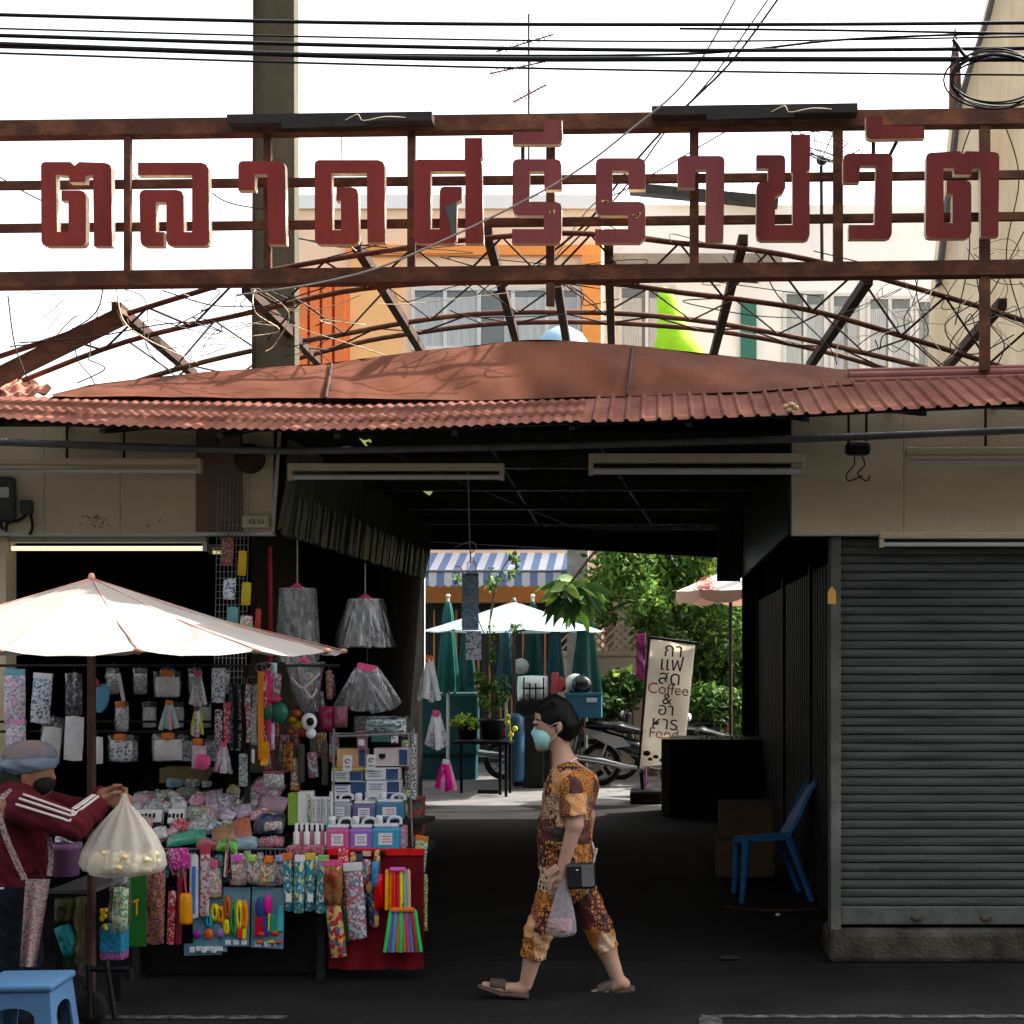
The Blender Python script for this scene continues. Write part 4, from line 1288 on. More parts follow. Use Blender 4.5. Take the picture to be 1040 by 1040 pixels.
# unseen row of shophouses added across the street: it shades the market front from the open sky
sr = thing('shading_shophouses', 'unseen dark row of shophouses added across the street to shade the market front', 'building', (0, -12, 0))
M_opp = mat('opposite_front', (.085, .08, .072), .85, .25, .6)
d = MB(); d.bb((-40, -22, 0), (40, -12, 10.4)); d.build('wall', M_opp, sr)
for fl in range(1, 4):
    d = MB(); d.bb((-40, -11.999, fl * 3.4 - .25), (40, -11.6, fl * 3.4)); d.build('ledge', M_opp, sr)
d = MB(); d.bb((-40, -11.999, 2.9), (40, -10.4, 3.0)); d.build('awning', M_dark, sr)
for k in range(12):
    for fl in range(1, 3):
        d = MB(); x = -33 + k * 6; d.bb((x - 1.3, -11.98, fl * 3.4 + .8), (x + 1.3, -11.9, fl * 3.4 + 2.4)); d.build('window', M_glass, sr)
# ================================================================== greenery beyond the passage
M_lf = [mat('leaf_mid', (.085, .17, .026), .5, .25, 3, translucent=.45), mat('leaf_dark', (.032, .08, .018), .5, .25, 3, translucent=.3), mat('leaf_light', (.22, .32, .045), .5, .2, 3, translucent=.5)]
M_bark = mat('bark', (.10, .075, .05), .9, .3, 9, .4, 30)
def leaves(name, clumps, n, size, parent, mats=None, seed=1, droop=.3, aspect=.5, weights=(.5, .35, .15)):
    rg = np.random.default_rng(seed)
    vol = np.array([c[1][0] * c[1][1] * c[1][2] for c in clumps]) ** .7
    cnt = (vol / vol.sum() * n).astype(int) + 1
    vs_, mi = [], []
    for (c, rad), k in zip(clumps, cnt):
        # several twig tips inside every clump, leaves crowd round them
        tips = rg.normal(size=(max(3, k // 14), 3))
        tips /= np.linalg.norm(tips, axis=1)[:, None]
        tips *= (rg.uniform(.35, 1.05, len(tips)) ** .6)[:, None]
        tp = tips[rg.integers(0, len(tips), k)] + rg.normal(size=(k, 3)) * .17
        p = np.array(c) + tp * np.array(rad)
        d = rg.normal(size=(k, 3)); d[:, 2] -= droop
        d /= np.linalg.norm(d, axis=1)[:, None]
        s_ = rg.normal(size=(k, 3)); s_ -= (s_ * d).sum(1)[:, None] * d
        s_ /= np.linalg.norm(s_, axis=1)[:, None]
        L_ = size * rg.uniform(.6, 1.3, k)[:, None]
        W_ = L_ * aspect
        nrm = np.cross(d, s_)
        vs_.append(np.stack([p, p + d * L_ * .45 + s_ * W_ * .5 + nrm * L_ * .06, p + d * L_, p + d * L_ * .45 - s_ * W_ * .5 + nrm * L_ * .06], 1).reshape(-1, 3))
        base = rg.choice(3, p=weights)
        q = rg.choice(3, size=k, p=weights)
        q[rg.uniform(size=k) < .45] = base
        mi.append(q)
    V = np.concatenate(vs_)
    m_ = MB()
    m_.v = V.tolist()
    m_.f = [(4 * i, 4 * i + 1, 4 * i + 2, 4 * i + 3) for i in range(len(V) // 4)]
    m_.m = np.concatenate(mi).tolist()
    m_.sm = [False] * len(m_.f)
    return m_.build(name, mats or M_lf, parent)
def tree(label, px, py, Y, clumps, n, size, seed, trunk_r=.12, weights=(.5, .35, .15), group='trees beyond the passage', name='leafy_tree'):
    base = Vector((P(px, py, Y).x, Y, 0))
    t = thing(name, label, 'tree', base, group)
    r = random.Random(seed)
    zt_ = max(c[0].z for c in clumps)
    d = MB()
    top = Vector((base.x + .15, Y, zt_ * .75))
    d.tube(smooth_pts([base, base.lerp(top, .4) + Vector((.08, 0, 0)), top]), [trunk_r * (1 - .55 * i / 12) for i in range(13)], 8)
    for c, rad in clumps:
        s_ = base.lerp(top, r.uniform(.45, .95))
        d.tube(smooth_pts([s_, s_.lerp(c, .5) + Vector((0, 0, .12)), c]), [trunk_r * .4 * (1 - .75 * i / 12) for i in range(13)], 6)
    d.build('trunk', M_bark, t)
    leaves('crown', clumps, n, size, t, seed=seed, weights=weights)
    return t
def cl(px, py, Y, rx, ry, rz):
    return (P(px, py, Y), (rx, ry, rz))
tree('big bright green leafy tree behind the coffee banner', 665, 700, 21.5,
     [cl(640, 575, 21, .5, .5, .4), cl(680, 565, 21.5, .6, .6, .45), cl(655, 605, 20.8, .4, .5, .35), cl(690, 610, 21.5, .55, .6, .45), cl(670, 640, 21.2, .4, .5, .3), cl(722, 590, 21.7, .6, .6, .5), cl(735, 640, 21.5, .5, .5, .45), cl(618, 590, 21.5, .35, .5, .3), cl(650, 540, 21.5, .6, .6, .4), cl(710, 540, 21.5, .6, .6, .4), cl(610, 625, 21.4, .2, .3, .2)], 9000, .12, 3, .11)
tree('dark shaded tree at the right end of the passage view', 740, 720, 22.5,
     [cl(735, 660, 22.2, .6, .6, .5), cl(720, 690, 22, .5, .5, .4), cl(750, 700, 22.4, .6, .6, .5), cl(700, 670, 22.6, .5, .5, .4), cl(770, 640, 22.5, .6, .6, .6)], 6000, .13, 5, .1, (.3, .6, .1))
tree('low yellow green bush at the right beside the dark cart', 740, 735, 21, [cl(735, 718, 20.6, .35, .35, .25), cl(715, 712, 20.8, .3, .3, .22), cl(752, 725, 20.8, .4, .3, .3)], 1800, .11, 9, .03, (.3, .65, .05), None, 'bush')
tree('low green bush at the foot of the beige garden wall', 622, 720, 22.4, [cl(617, 708, 22.2, .35, .3, .3), cl(632, 702, 22.4, .3, .3, .3), cl(603, 712, 22.3, .25, .3, .22)], 1100, .16, 10, .03, (.3, .65, .05), None, 'bush')
tree('tall tree filling the gap above the beige garden wall', 612, 640, 25, [cl(600, 560, 24.6, .6, .5, .5), cl(615, 590, 24.6, .4, .5, .4), cl(590, 545, 24.8, .6, .6, .5), cl(640, 550, 25, .7, .6, .6)], 3500, .15, 12, .1, (.5, .3, .2))
# broad-leaved plant whose big leaves hang into the passage
t = thing('broad_leaf_plant', 'tall plant with long glossy hanging leaves before the teal furled parasol', 'plant', (P(790, 600, 18.4).x, 18.4, 0))
d = MB(); xg = P(790, 0, 18.4).x
d.tube(smooth_pts([(xg, 18.4, 0), (xg - .05, 18.4, 2.2), P(770, 520, 18.4), P(700, 506, 18.3), P(625, 540, 18.2), P(578, 594, 18.2)]), [.05] * 13 + [.035] * 12 + [.018] * 6, 7); d.build('stem', M_bark, t)
def blade(d, p, dirv, L_, W_, mi, curl=.35):
    dirv = Vector(dirv).normalized()
    sd = dirv.cross(Vector((.15, -1, .25))).normalized()
    pts = []
    for i in range(7):
        u = i / 6
        c = p + dirv * (L_ * u) + Vector((0, 0, -curl * L_ * u * u))
        w_ = W_ * math.sin(math.pi * (u * .92 + .06)) ** .8 * .5
        pts += [c - sd * w_, c + Vector((0, .006, -.012)), c + sd * w_]
    d.add(pts, [(3 * i + j, 3 * i + j + 1, 3 * i + j + 4, 3 * i + j + 3) for i in range(6) for j in (0, 1)], mi, True)
d = MB(); r = random.Random(8)
for cx, cy, k in ((577, 597, 30), (587, 604, 26), (596, 592, 12), (570, 592, 10)):
    for i in range(k):
        a = r.uniform(0, 2 * math.pi)
        dv = (math.cos(a), math.sin(a) * .7, r.uniform(-1.3, .3))
        blade(d, P(cx, cy, 18.2) + Vector((r.uniform(-.05, .05), r.uniform(-.1, .1), r.uniform(-.05, .05))), dv, r.uniform(.28, .42), r.uniform(.085, .125), r.choice([1, 1, 1, 1, 0, 0, 2]), r.uniform(.15, .5))
d.build('foliage', M_lf, t)

# ================================================================== far end of the passage: parasols, furled parasols
def parasol(name, label, px, rimy, topy, Y, R_, n, mc, ribs=True, phs=.2, valance=None, mp=None, poley=None, apexx=None, sag=.06, group=None, seed=1, mv=None, finial=1.0):
    c = P(px, rimy, Y)
    top = P(apexx if apexx else px, topy, Y)
    t = thing(name, label, 'parasol', (c.x, Y, 0), group)
    d = MB()
    N = n * 6
    rings = 9
    vs_ = [top]
    r = random.Random(seed)
    for k in range(1, rings + 1):
        u = k / rings
        for i in range(N):
            a = 2 * math.pi * i / N
            seg = (i % 6) / 6
            edge = math.cos(math.pi / n) / math.cos((seg - .5) * 2 * math.pi / n)     # straight hem between ribs
            rad = R_ * u * edge
            z = lerp(top.z, c.z, u ** 1.08) - sag * math.sin(math.pi * u) * .35 - sag * u * u * .35 * math.sin(math.pi * seg) + r.uniform(-.003, .003)
            vs_.append(Vector((lerp(top.x, c.x, u) + rad * math.cos(a + phs), Y + rad * math.sin(a + phs), z)))
    fs = [(0, 1 + i, 1 + (i + 1) % N) for i in range(N)]
    for k in range(rings - 1):
        for i in range(N):
            a0 = 1 + k * N
            fs.append((a0 + i, a0 + N + i, a0 + N + (i + 1) % N, a0 + (i + 1) % N))
    d.add(vs_, fs, 0, True)
    cn = d.build('canopy', mc, t)
    if valance:
        d = MB()
        a0 = 1 + (rings - 1) * N
        low = []
        for i in range(N):
            v = vs_[a0 + i].copy()
            v.z -= valance * (1 - .35 * (abs((i % 6) / 3 - 1) ** 3))
            low.append(v)
        up = [vs_[a0 + i] for i in range(N)]
        d.add(up + low, [(i, i + N, (i + 1) % N + N, (i + 1) % N) for i in range(N)], 0, True)
        d.build('valance', mv or mc, t)
    d = MB()
    for k in range(n):
        a = 2 * math.pi * k / n + phs
        e = Vector((c.x + (R_ - .0) * math.cos(a), Y + R_ * math.sin(a), c.z - .012 - sag * .0))
        mid = top.lerp(e, .5) + Vector((0, 0, -.03 - sag * .35))
        d.tube([top + Vector((0, 0, -.03)), mid, e], .008, 5)
    d.build('rib', M_pipe, t)
    if ribs:
        d = MB()
        for k in range(n):
            a = 2 * math.pi * k / n + phs
            e = Vector((c.x + R_ * math.cos(a), Y + R_ * math.sin(a), c.z))
            d.ell(e, (.022, .022, .014), 4)
            d.tube([top + Vector((0, 0, .004)), top.lerp(e, .5) + Vector((0, 0, -sag * .35 + .006)), e + Vector((0, 0, .004))], .003, 4)
        d.build('seam', mp or M_pipe, t)
    d = MB(); d.tube([(c.x, Y, 0.03), (c.x, Y, 1.0), (top.x, Y, top.z)], .022, 8)
    d.build('pole', mat('pole_brown', (.06, .03, .025), .5, .3, 8), t)
    if finial:
        d = MB(); d.lathe([(r_ * finial, z * finial) for r_, z in ((.0, .055), (.022, .045), (.03, .02), (.035, 0), (.02, -.02))], top, 10); d.build('finial', mp or M_pipe, t)
    return t
M_teal = mat('teal_cloth', (.010, .10, .085), .7, .2, 3, translucent=.25)
M_teal2 = mat('teal_cloth_dark', (.010, .055, .05), .75, .2, 3, translucent=.15)
M_teal3 = mat('blue_teal_cloth', (.02, .075, .10), .75, .2, 3, translucent=.2)
parasol('open_parasol', 'wide pale aqua open parasol beyond the passage under the striped awning', 522, 641, 611, 19.6, S(92, 19.6), 8, mat('pale_aqua_cloth', (.30, .40, .39), .7, .2, 3, translucent=.35), sag=.05)
uw = parasol('open_parasol', 'white open parasol with a peach valance and round red emblem, beside the dark cart', 742, 601, 577, 18.6, S(57, 18.6), 8, mat('cream_white_cloth', (.48, .44, .39), .7, .05, 4, translucent=.2), valance=.15, sag=.03, mv=mat('peach_valance', (.60, .38, .27), .7, .06, 4, translucent=.2))
# its round emblem: rings of red strokes lying on the near panel
d = MB()
cq = P(716, 593, 18.6 - .45)
ctr = P(742, 601, 18.6); apx = P(742, 577, 18.6)
def on_cone(px, py):
    """meet the parasol's near side"""
    best = None
    for k in range(200):
        Y = 18.6 - k * .004
        p = P(px, py, Y)
        u = math.hypot(p.x - ctr.x, p.y - 18.6) / S(57, 18.6)
        z = lerp(apx.z, ctr.z, u ** 1.08) - .03 * math.sin(math.pi * u) * .35
        if best is None or abs(p.z - z) < best[0]:
            best = (abs(p.z - z), p)
    return best[1]
for rr in (1.0, .66):
    d.tube([on_cone(717 + 9 * rr * math.cos(a), 594 + 6.5 * rr * math.sin(a)) + Vector((0, -.012, .008)) for a in [i * math.pi / 12 for i in range(25)]], .006, 4, caps=False)
for k in range(4):
    d.tube([on_cone(713 + k * 2.4, 591) + Vector((0, -.012, .008)), on_cone(713.5 + k * 2.4, 597) + Vector((0, -.012, .008))], .008, 4)
d.build('emblem', mat('emblem_red', (.45, .06, .05), .6, .1, 6), uw)
def furled(px, topy, boty, w_, Y, m, label, seed):
    t = thing('furled_parasol', label, 'parasol', (P(px, 700, Y).x, Y, 0), 'furled parasols under the awning')
    a, b = P(px, topy, Y), P(px, boty, Y)
    hh = a.z - b.z
    d = MB(); n = 36; r = random.Random(seed)
    prof = [(0.02, 0), (.35, -.05), (.55, -.16), (.62, -.35), (.8, -.6), (1.0, -.9), (1.0, -1)]
    vs_ = []
    ph = r.uniform(0, 6)
    for rad, z in prof:
        for k in range(n):
            th = 2 * math.pi * k / n
            q = rad * S(w_, Y) / 2 * (1 + .28 * math.sin(th * 6 + ph + z) * (-z) ** .5)
            vs_.append(a + Vector((q * math.cos(th), q * math.sin(th), z * hh + (.04 * math.sin(th * 5 + ph) if z < -.8 else 0))))
    d.add(vs_, [(i * n + k, (i + 1) * n + k, (i + 1) * n + (k + 1) % n, i * n + (k + 1) % n) for i in range(len(prof) - 1) for k in range(n)], 0, True)
    d.build('cloth', m, t)
    d = MB(); d.tube([(a.x, Y, 0), a + Vector((0, 0, .06))], .022, 8); d.ell(a + Vector((0, 0, .05)), (.035, .035, .03), 5); d.build('pole', M_trim, t)
furled(455, 609, 702, 19, 20.6, M_teal, 'bright green furled parasol, leftmost under the striped awning', 1)
furled(474, 630, 700, 17, 21.2, M_teal2, 'very dark furled parasol next to the leftmost green one', 2)
furled(514, 630, 706, 18, 21.0, M_teal3, 'blue teal furled parasol behind the pole of the pale aqua parasol', 3)
furled(541, 609, 705, 20, 20.8, M_teal2, 'dark green furled parasol with a white edge right of the aqua parasol pole', 4)
furled(564, 626, 700, 17, 20.5, M_teal3, 'grey blue furled parasol left of the broad leaved plant', 5)
furled(595, 612, 716, 30, 20.2, M_teal2, 'widest dark teal furled parasol before the beige garden wall', 6)
# plastic table goods, white sacks, chair backs, far left
t = thing('round_mirror', 'round silvery fan guard under the aqua parasol', 'fan', P(529, 690, 20.4))
d = MB(); Mx = Matrix.Rotation(R(90), 3, 'X'); d.lathe([(.001, -.03), (.05, -.05), (.10, -.03), (.115, 0), (.10, .03), (.001, .05)], P(529, 677, 20.4), 16, 0, Mx); d.build('guard', mat('fan_grey', (.42, .43, .43), .4, .2, 30), t)
d = MB(); q = P(529, 684, 20.4); d.tube([q, (q.x, q.y, 0)], .02, 6); d.build('stand', M_black, t)
d = MB(); d.pillow(P(541, 700, 20.0), S(32, 20), S(28, 20), .3, None, 0, 8, .25, 3)
o = d.build('white_sack', mat('white_sacking', (.78, .80, .84), .5, .1, 12)); tag(o, 'bulging white sack on the bench behind the walking woman', 'sack')
t = thing('rack', 'black wire rack standing before the white sack', 'rack', P(541, 725, 19.6))
d = MB()
for px in (532, 538, 544, 552):
    d.tube([P(px, 688 if px in (532, 552) else 694, 19.6), P(px, 730, 19.6)], .011, 5)
d.tube([P(531, 699, 19.6), P(553, 699, 19.6)], .011, 5); d.tube([P(531, 722, 19.6), P(553, 722, 19.6)], .011, 5)
d.build('bars', M_black, t)
d = MB(); d.bb((P(532, 0, 19.6).x, 19.5, 0), (P(552, 0, 19.6).x, 19.7, P(0, 727, 19.6).z)); d.build('base', M_dark, t)
d = MB(); d.bb((P(525, 0, 20.1).x, 19.8, 0), (P(560, 0, 20.1).x, 20.2, P(0, 712, 20).z)); o = d.build('bench_box', M_dark); tag(o, 'dark low bench box carrying the white sack', 'bench')
d = MB()
q = P(565, 703, 20.0)
d.box(P(563, 700, 20.0), (S(7, 20), .12, S(34, 20)), Euler((0, .05, 0)), 0, .01); d.box(P(569, 695, 20.02), (S(10, 20), .06, S(14, 20)), Euler((0, .6, 0)), 0, .01); d.bb((q.x - .1, 19.97, 0), (q.x - .02, 20.03, P(0, 715, 20).z))
o = d.build('red_signboard', mat('coral_red', (.50, .09, .09), .6, .15, 9)); tag(o, 'coral red upright board behind the blue crate', 'board')
# drum shape standing in for blue chairs behind the plant table
d = MB(); q = P(523, 735, 19.3); d.lathe([(.10, -.85), (.12, -.8), (.125, -.2), (.12, -.02), (.06, .03), (.001, .03)], q + Vector((0, 0, .1)), 16); o = d.build('blue_chair_standin', mat('standin_blue', (.02, .07, .13), .4, .25, 6)); tag(o, 'blue drum shape standing in for blue chairs right of the potted plant', 'drum')
d = MB(); q = P(450, 735, 21.0); d.box(q, (1.0, .4, .9), None, 0, .05); d.bb((q.x - .48, 20.85, 0), (q.x + .48, 21.15, q.z - .45)); o = d.build('teal_cabinet', mat('cabinet_teal', (.012, .055, .065), .5, .2, 4)); tag(o, 'low teal cabinet under the leftmost furled parasols', 'cabinet')

# ------------------------------------------------------------------ plants on the iron table
t = thing('iron_table', 'black iron table with potted plants at the far end of the passage', 'table', P(495, 808, 18.6))
zt_ = P(0, 752, 18.6).z
d = MB(); d.bb((P(462, 0, 18.6).x, 18.3, zt_ - .03), (P(520, 0, 18.6).x, 18.9, zt_)); d.build('top', M_black, t)
for px, yy in ((516, 18.35), (516, 18.85), (508, 18.6), (466, 18.85)):
    d = MB(); x = P(px, 0, 18.6).x; d.bar((x, yy, 0.0), (x, yy, zt_ - .0301), .035, .035); d.build('leg', M_black, t)
d = MB(); d.bar((P(487, 0, 18.6).x, 18.45, .06), (P(508, 0, 18.6).x, 18.45, .06), .05, .05); d.build('foot_bar', M_black, t)
def pot(px, y0, y1, w_, Y, label, leafy):
    a, b = P(px, y0, Y), P(px, y1, Y)
    t = thing('potted_plant', label, 'plant', b, 'potted plants on the iron table')
    r_ = S(w_, Y) / 2; h_ = a.z - b.z
    d = MB(); d.lathe([(.001, 0), (r_ * .75, 0), (r_ * .95, h_ * .85), (r_ * 1.05, h_ * .85), (r_ * 1.05, h_), (r_ * .9, h_), (r_ * .88, h_ * .9), (.001, h_ * .88)], b, 18)
    d.build('pot', M_black, t)
    leafy(t, a)
    return t
def tallplant(t, a):
    d = MB()
    stems = [[a, P(499, 690, 18.55), P(497, 655, 18.5), P(500, 610, 18.5), P(512, 575, 18.45), P(524, 560, 18.4)], [a, P(494, 700, 18.6), P(492, 660, 18.6), P(500, 620, 18.6), P(505, 585, 18.6)],
             [a, P(504, 700, 18.5), P(512, 670, 18.5), P(520, 645, 18.5), P(535, 640, 18.5)], [P(497, 655, 18.5), P(482, 620, 18.5), P(470, 580, 18.5), P(462, 575, 18.5)]]
    for s_ in stems:
        d.tube(smooth_pts(s_), .008, 5)
    d.build('stem', M_bark, t)
    leaves('foliage', [cl(496, 705, 18.5, .12, .12, .2), cl(508, 700, 18.6, .14, .12, .2), cl(490, 690, 18.5, .07, .08, .2), cl(498, 660, 18.5, .06, .06, .25), cl(528, 641, 18.5, .14, .1, .05), cl(502, 590, 18.5, .12, .08, .14), cl(520, 575, 18.4, .10, .08, .16), cl(466, 585, 18.5, .06, .06, .1)], 700, .075, t, seed=31, weights=(.35, .45, .2))
pot(500, 730, 751, 27, 18.5, 'tall spindly plant in the larger black pot on the iron table', tallplant)
pot(474, 736, 751, 22, 18.5, 'low bright lime plant in the smaller black pot on the iron table', lambda t, a: leaves('foliage', [cl(474, 734, 18.5, .16, .14, .09), cl(466, 736, 18.5, .1, .1, .06)], 420, .06, t, [M_lf[2], M_lf[2], mat('leaf_lime', (.34, .46, .04), .5, .15, 4, translucent=.5)], 17, aspect=.7))
d = MB(); q = P(517, 742, 18.4)
for px, py in ((516, 728), (523, 740), (515, 734), (519, 746)):
    d.ell(P(px, py, 18.35), (.035, .02, .035), 5)
d.tube([P(519, 752, 18.4), P(517, 726, 18.36)], .012, 5)
o = d.build('yellow_flower', mat('flower_yellow', (.70, .66, .06), .5, .1, 9, translucent=.3)); tag(o, 'spray of round yellow flowers at the right edge of the iron table', 'flower')

# ------------------------------------------------------------------ scooters
M_tyre = mat('tyre', (.015, .015, .015), .8, .3, 30)
M_chrome = mat('brushed_chrome', (.45, .45, .46), .25, .1, 20, metal=.9)
M_sil = mat('silver_plastic', (.32, .32, .33), .35, .1, 12, coat=.4)
M_redl = mat('tail_lamp_red', (.45, .01, .015), .2, .1, 9, coat=.6)
M_blkp = mat('black_gloss', (.015, .015, .017), .22, .2, 9, coat=.5)
def scooter(label, loc, rz, body, panel):
    t = thing('scooter', label, 'scooter', (0, 0, 0), 'scooters parked beyond the passage')
    Mz = Matrix.Rotation(R(90), 3, 'X')
    for x in (-.62, .62):
        d = MB(); d.lathe([(.22, -.045), (.27, -.035), (.285, 0), (.27, .035), (.22, .045), (.21, 0), (.22, -.045)], (x, 0, .285), 28, 0, Mz)
        wh = d.build('wheel', M_tyre, t)
        d = MB(); d.lathe([(.215, -.02), (.215, .02), (.19, .02), (.19, -.02), (.215, -.02)], (x, 0, .285), 24, 0, Mz); d.lathe([(.0, -.05), (.05, -.05), (.05, .05), (.0, .05)], (x, 0, .285), 12, 0, Mz)
        for k in range(5):
            a = k * 2 * math.pi / 5
            d.bar((x + .04 * math.cos(a), 0, .285 + .04 * math.sin(a)), (x + .2 * math.cos(a + .2), 0, .285 + .2 * math.sin(a + .2)), .025, .03, up=(0, 1, 0))
        d.build('rim', M_sil, wh)
    f = Field((-1.0, -.3, .1), (.9, .3, 1.15), .014)
    f.cone((-.72, 0, .72), (-.15, 0, .52), .075, .11, .05, 1.25); f.cone((-.15, 0, .52), (.12, 0, .34), .10, .08, .05, 1.3)
    f.cone((.12, 0, .34), (.40, 0, .36), .055, .06, .05, 1.8); f.cone((.40, 0, .36), (.52, 0, .86), .06, .06, .06, 2.0); f.cone((.50, 0, .82), (.50, 0, .93), .06, .07, .05, 2.0)
    f.cone((-.88, 0, .77), (-.6, 0, .72), .03, .06, .04, 1.4)
    f.build('body', body, t)
    d = MB()
    for s_ in (-1, 1):
        d.add([(-.86, s_ * .10, .80), (-.30, s_ * .155, .66), (-.18, s_ * .16, .55), (-.40, s_ * .16, .52), (-.80, s_ * .11, .70)], [(0, 1, 2, 3, 4) if s_ < 0 else (4, 3, 2, 1, 0)])
    d.build('side_panel', panel, t)
    f = Field((-1.0, -.25, .6), (.2, .25, 1.0), .014)
    f.cone((-.78, 0, .83), (-.35, 0, .80), .045, .06, .04, 2.0); f.cone((-.35, 0, .79), (-.02, 0, .73), .075, .04, .04, 2.0)
    f.build('seat', M_blkp, t)
    d = MB(); d.ell((-.90, 0, .76), (.06, .09, .05), 8); d.build('tail_light', M_redl, t)
    d = MB(); d.tube([(-.98, -.17, .40), (-.55, -.16, .34), (-.3, -.13, .28), (.0, -.08, .24)], [.05, .052, .04, .02], 10); d.build('exhaust', M_chrome, t)
    d = MB(); d.tube(smooth_pts([(.42, -.32, 1.0), (.44, -.15, 1.0), (.5, 0, .97), (.44, .15, 1.0), (.42, .32, 1.0)]), .014, 7)
    for s_ in (-1, 1):
        d.tube([(.41, s_ * .33, 1.0), (.43, s_ * .22, 1.0)], .021, 8)
    hb = d.build('handlebar', M_black, t)
    for s_ in (-1, 1):
        d = MB(); d.tube([(.45, s_ * .2, 1.0), (.44, s_ * .27, 1.16)], .006, 5); d.ell((.43, s_ * .28, 1.19), (.015, .065, .045), 6); d.build('mirror', M_black, hb)
    d = MB(); d.ell((.585, 0, .93), (.03, .10, .055), 8); d.build('headlight', mat('lamp_glass', (.6, .6, .6), .1, .05, 5), t)
    for x, a0, a1, m in ((.62, .2, 2.6, body), (-.62, .4, 2.2, M_black)):
        d = MB(); n = 12
        vs_ = []
        for i in range(n + 1):
            a = lerp(a0, a1, i / n)
            for yy in (-.07, .07):
                vs_.append((x + .31 * math.cos(a), yy, .285 + .31 * math.sin(a)))
        d.add(vs_, [(2 * i, 2 * i + 1, 2 * i + 3, 2 * i + 2) for i in range(n)], 0, True); d.build('mudguard', m, t)
    d = MB()
    for s_ in (-1, 1):
        d.bar((.62, s_ * .06, .285), (.50, s_ * .06, .75), .03, .035, up=(0, 1, 0))
    d.bar((-.62, -.11, .30), (-.5, -.12, .62), .03, .03, up=(0, 1, 0)); d.build('fork', M_sil, t)
    d = MB(); d.bar((-.05, -.1, .25), (.0, -.2, 0.0), .02, .02); d.bar((-.05, .1, .25), (-.0, .16, 0.0), .02, .02); d.build('stand', M_black, t)
    t.location = loc
    t.rotation_euler.z = rz
    return t
q = P(610, 795, 20.2)
scooter('black and silver scooter with a red tail lamp, nearest behind the walking woman', (P(656, 0, 20.0).x, 19.9, 0), R(-6), M_blkp, M_sil)
scooter('black scooter whose handlebars rise behind the coffee banner', (P(674, 0, 20.8).x, 20.8, 0), R(172), M_blkp, M_blkp)
scooter('low dark scooter with a red tail lamp half hidden behind the dark cart', (P(742, 0, 18.3).x, 18.5, 0), R(-14), M_blkp, M_blkp)
scooter('dark scooter mostly hidden behind the white sack and the black rack', (P(556, 0, 21).x, 21.0, 0), R(8), M_blkp, M_redl)
t = thing('blue_crate', 'blue plastic crate with a handle slot on the back of the nearest scooter', 'crate', P(593, 729, 19.9))
a, c = P(574, 729, 19.7), P(612, 703, 20.1)
d = MB(); wl = .02
d.bb((a.x, 19.65, a.z), (c.x, 20.05, a.z + .02)); d.bb((a.x, 19.65, a.z + .0201), (c.x, 19.67, c.z - .0301)); d.bb((a.x, 20.03, a.z + .0201), (c.x, 20.05, c.z)); d.bb((a.x, 19.6701, a.z + .0201), (a.x + wl, 20.0299, c.z)); d.bb((c.x - wl, 19.6701, a.z + .0201), (c.x, 20.0299, c.z))
d.build('shell', mat('crate_blue', (.03, .11, .18), .5, .15, 6), t)
d = MB(); d.bb((a.x - .012, 19.635, c.z - .03), (c.x + .012, 19.662, c.z + .004)); d.build('rim', mat('crate_blue_light', (.04, .15, .23), .5, .1, 6), t)
d = MB(); d.box(P(601, 711, 19.64), (.14, .012, .06), None, 0, .005); d.build('label_plate', mat('plate_pale', (.42, .45, .48), .5, .3, 60), t)
t = thing('motorcycle_helmet', 'black and white motorcycle helmet resting on the blue crate', 'helmet', P(590, 704, 19.9))
d = MB(); d.ell(P(591, 695, 19.78), (.14, .13, .13), 10); d.build('shell', M_blkp, t)
d = MB(); d.ell(P(584, 693, 19.92), (.13, .12, .12), 10); d.build('white_panel', M_whitew, t)

# ------------------------------------------------------------------ coffee banner on its stand
t = thing('banner_stand', 'leaning cream banner for coffee and food on a dark stand', 'banner', P(672, 790, 17.6))
YBN = 17.6
bl, br_, tr_, tl_ = P(650, 779, YBN), P(694, 775, YBN), P(706, 655, YBN), P(661, 649, YBN)
d = MB()
def bn(u, v):
    p = bl.lerp(br_, u).lerp(tl_.lerp(tr_, u), v)
    p.y += .015 * math.sin(u * 5 + v * 7) + .01 * math.sin(v * 17 - u * 3)
    return p
d.grid(bn, 16, 30, thick=(0, .004, 0)); d.build('cloth', mat('banner_cream', (.88, .84, .76), .75, .08, 2.5, .05, 12, translucent=.62), t)
d = MB(); d.tube([tl_ + Vector((-.02, 0, .02)), tr_ + Vector((.02, 0, .02))], .018, 8); d.tube([bl + Vector((-.02, .02, -.02)), tl_ + Vector((-.02, .02, .02))], .014, 8); d.build('frame', M_black, t)
d = MB(); d.bb((P(640, 0, YBN).x, 17.4, 0), (P(676, 0, YBN).x, 17.9, .16), 0, .03); d.bar(P(651, 784, 17.64), (P(653, 0, 17.6).x, 17.64, .1), .04, .04); d.build('base', M_black, t)
M_txt = mat('banner_black', (.03, .03, .03), .7, .2, 20)
M_txr = mat('banner_red', (.50, .13, .08), .7, .15, 20)
tilt = math.atan2(tr_.z - br_.z, tr_.x - br_.x) - math.pi / 2
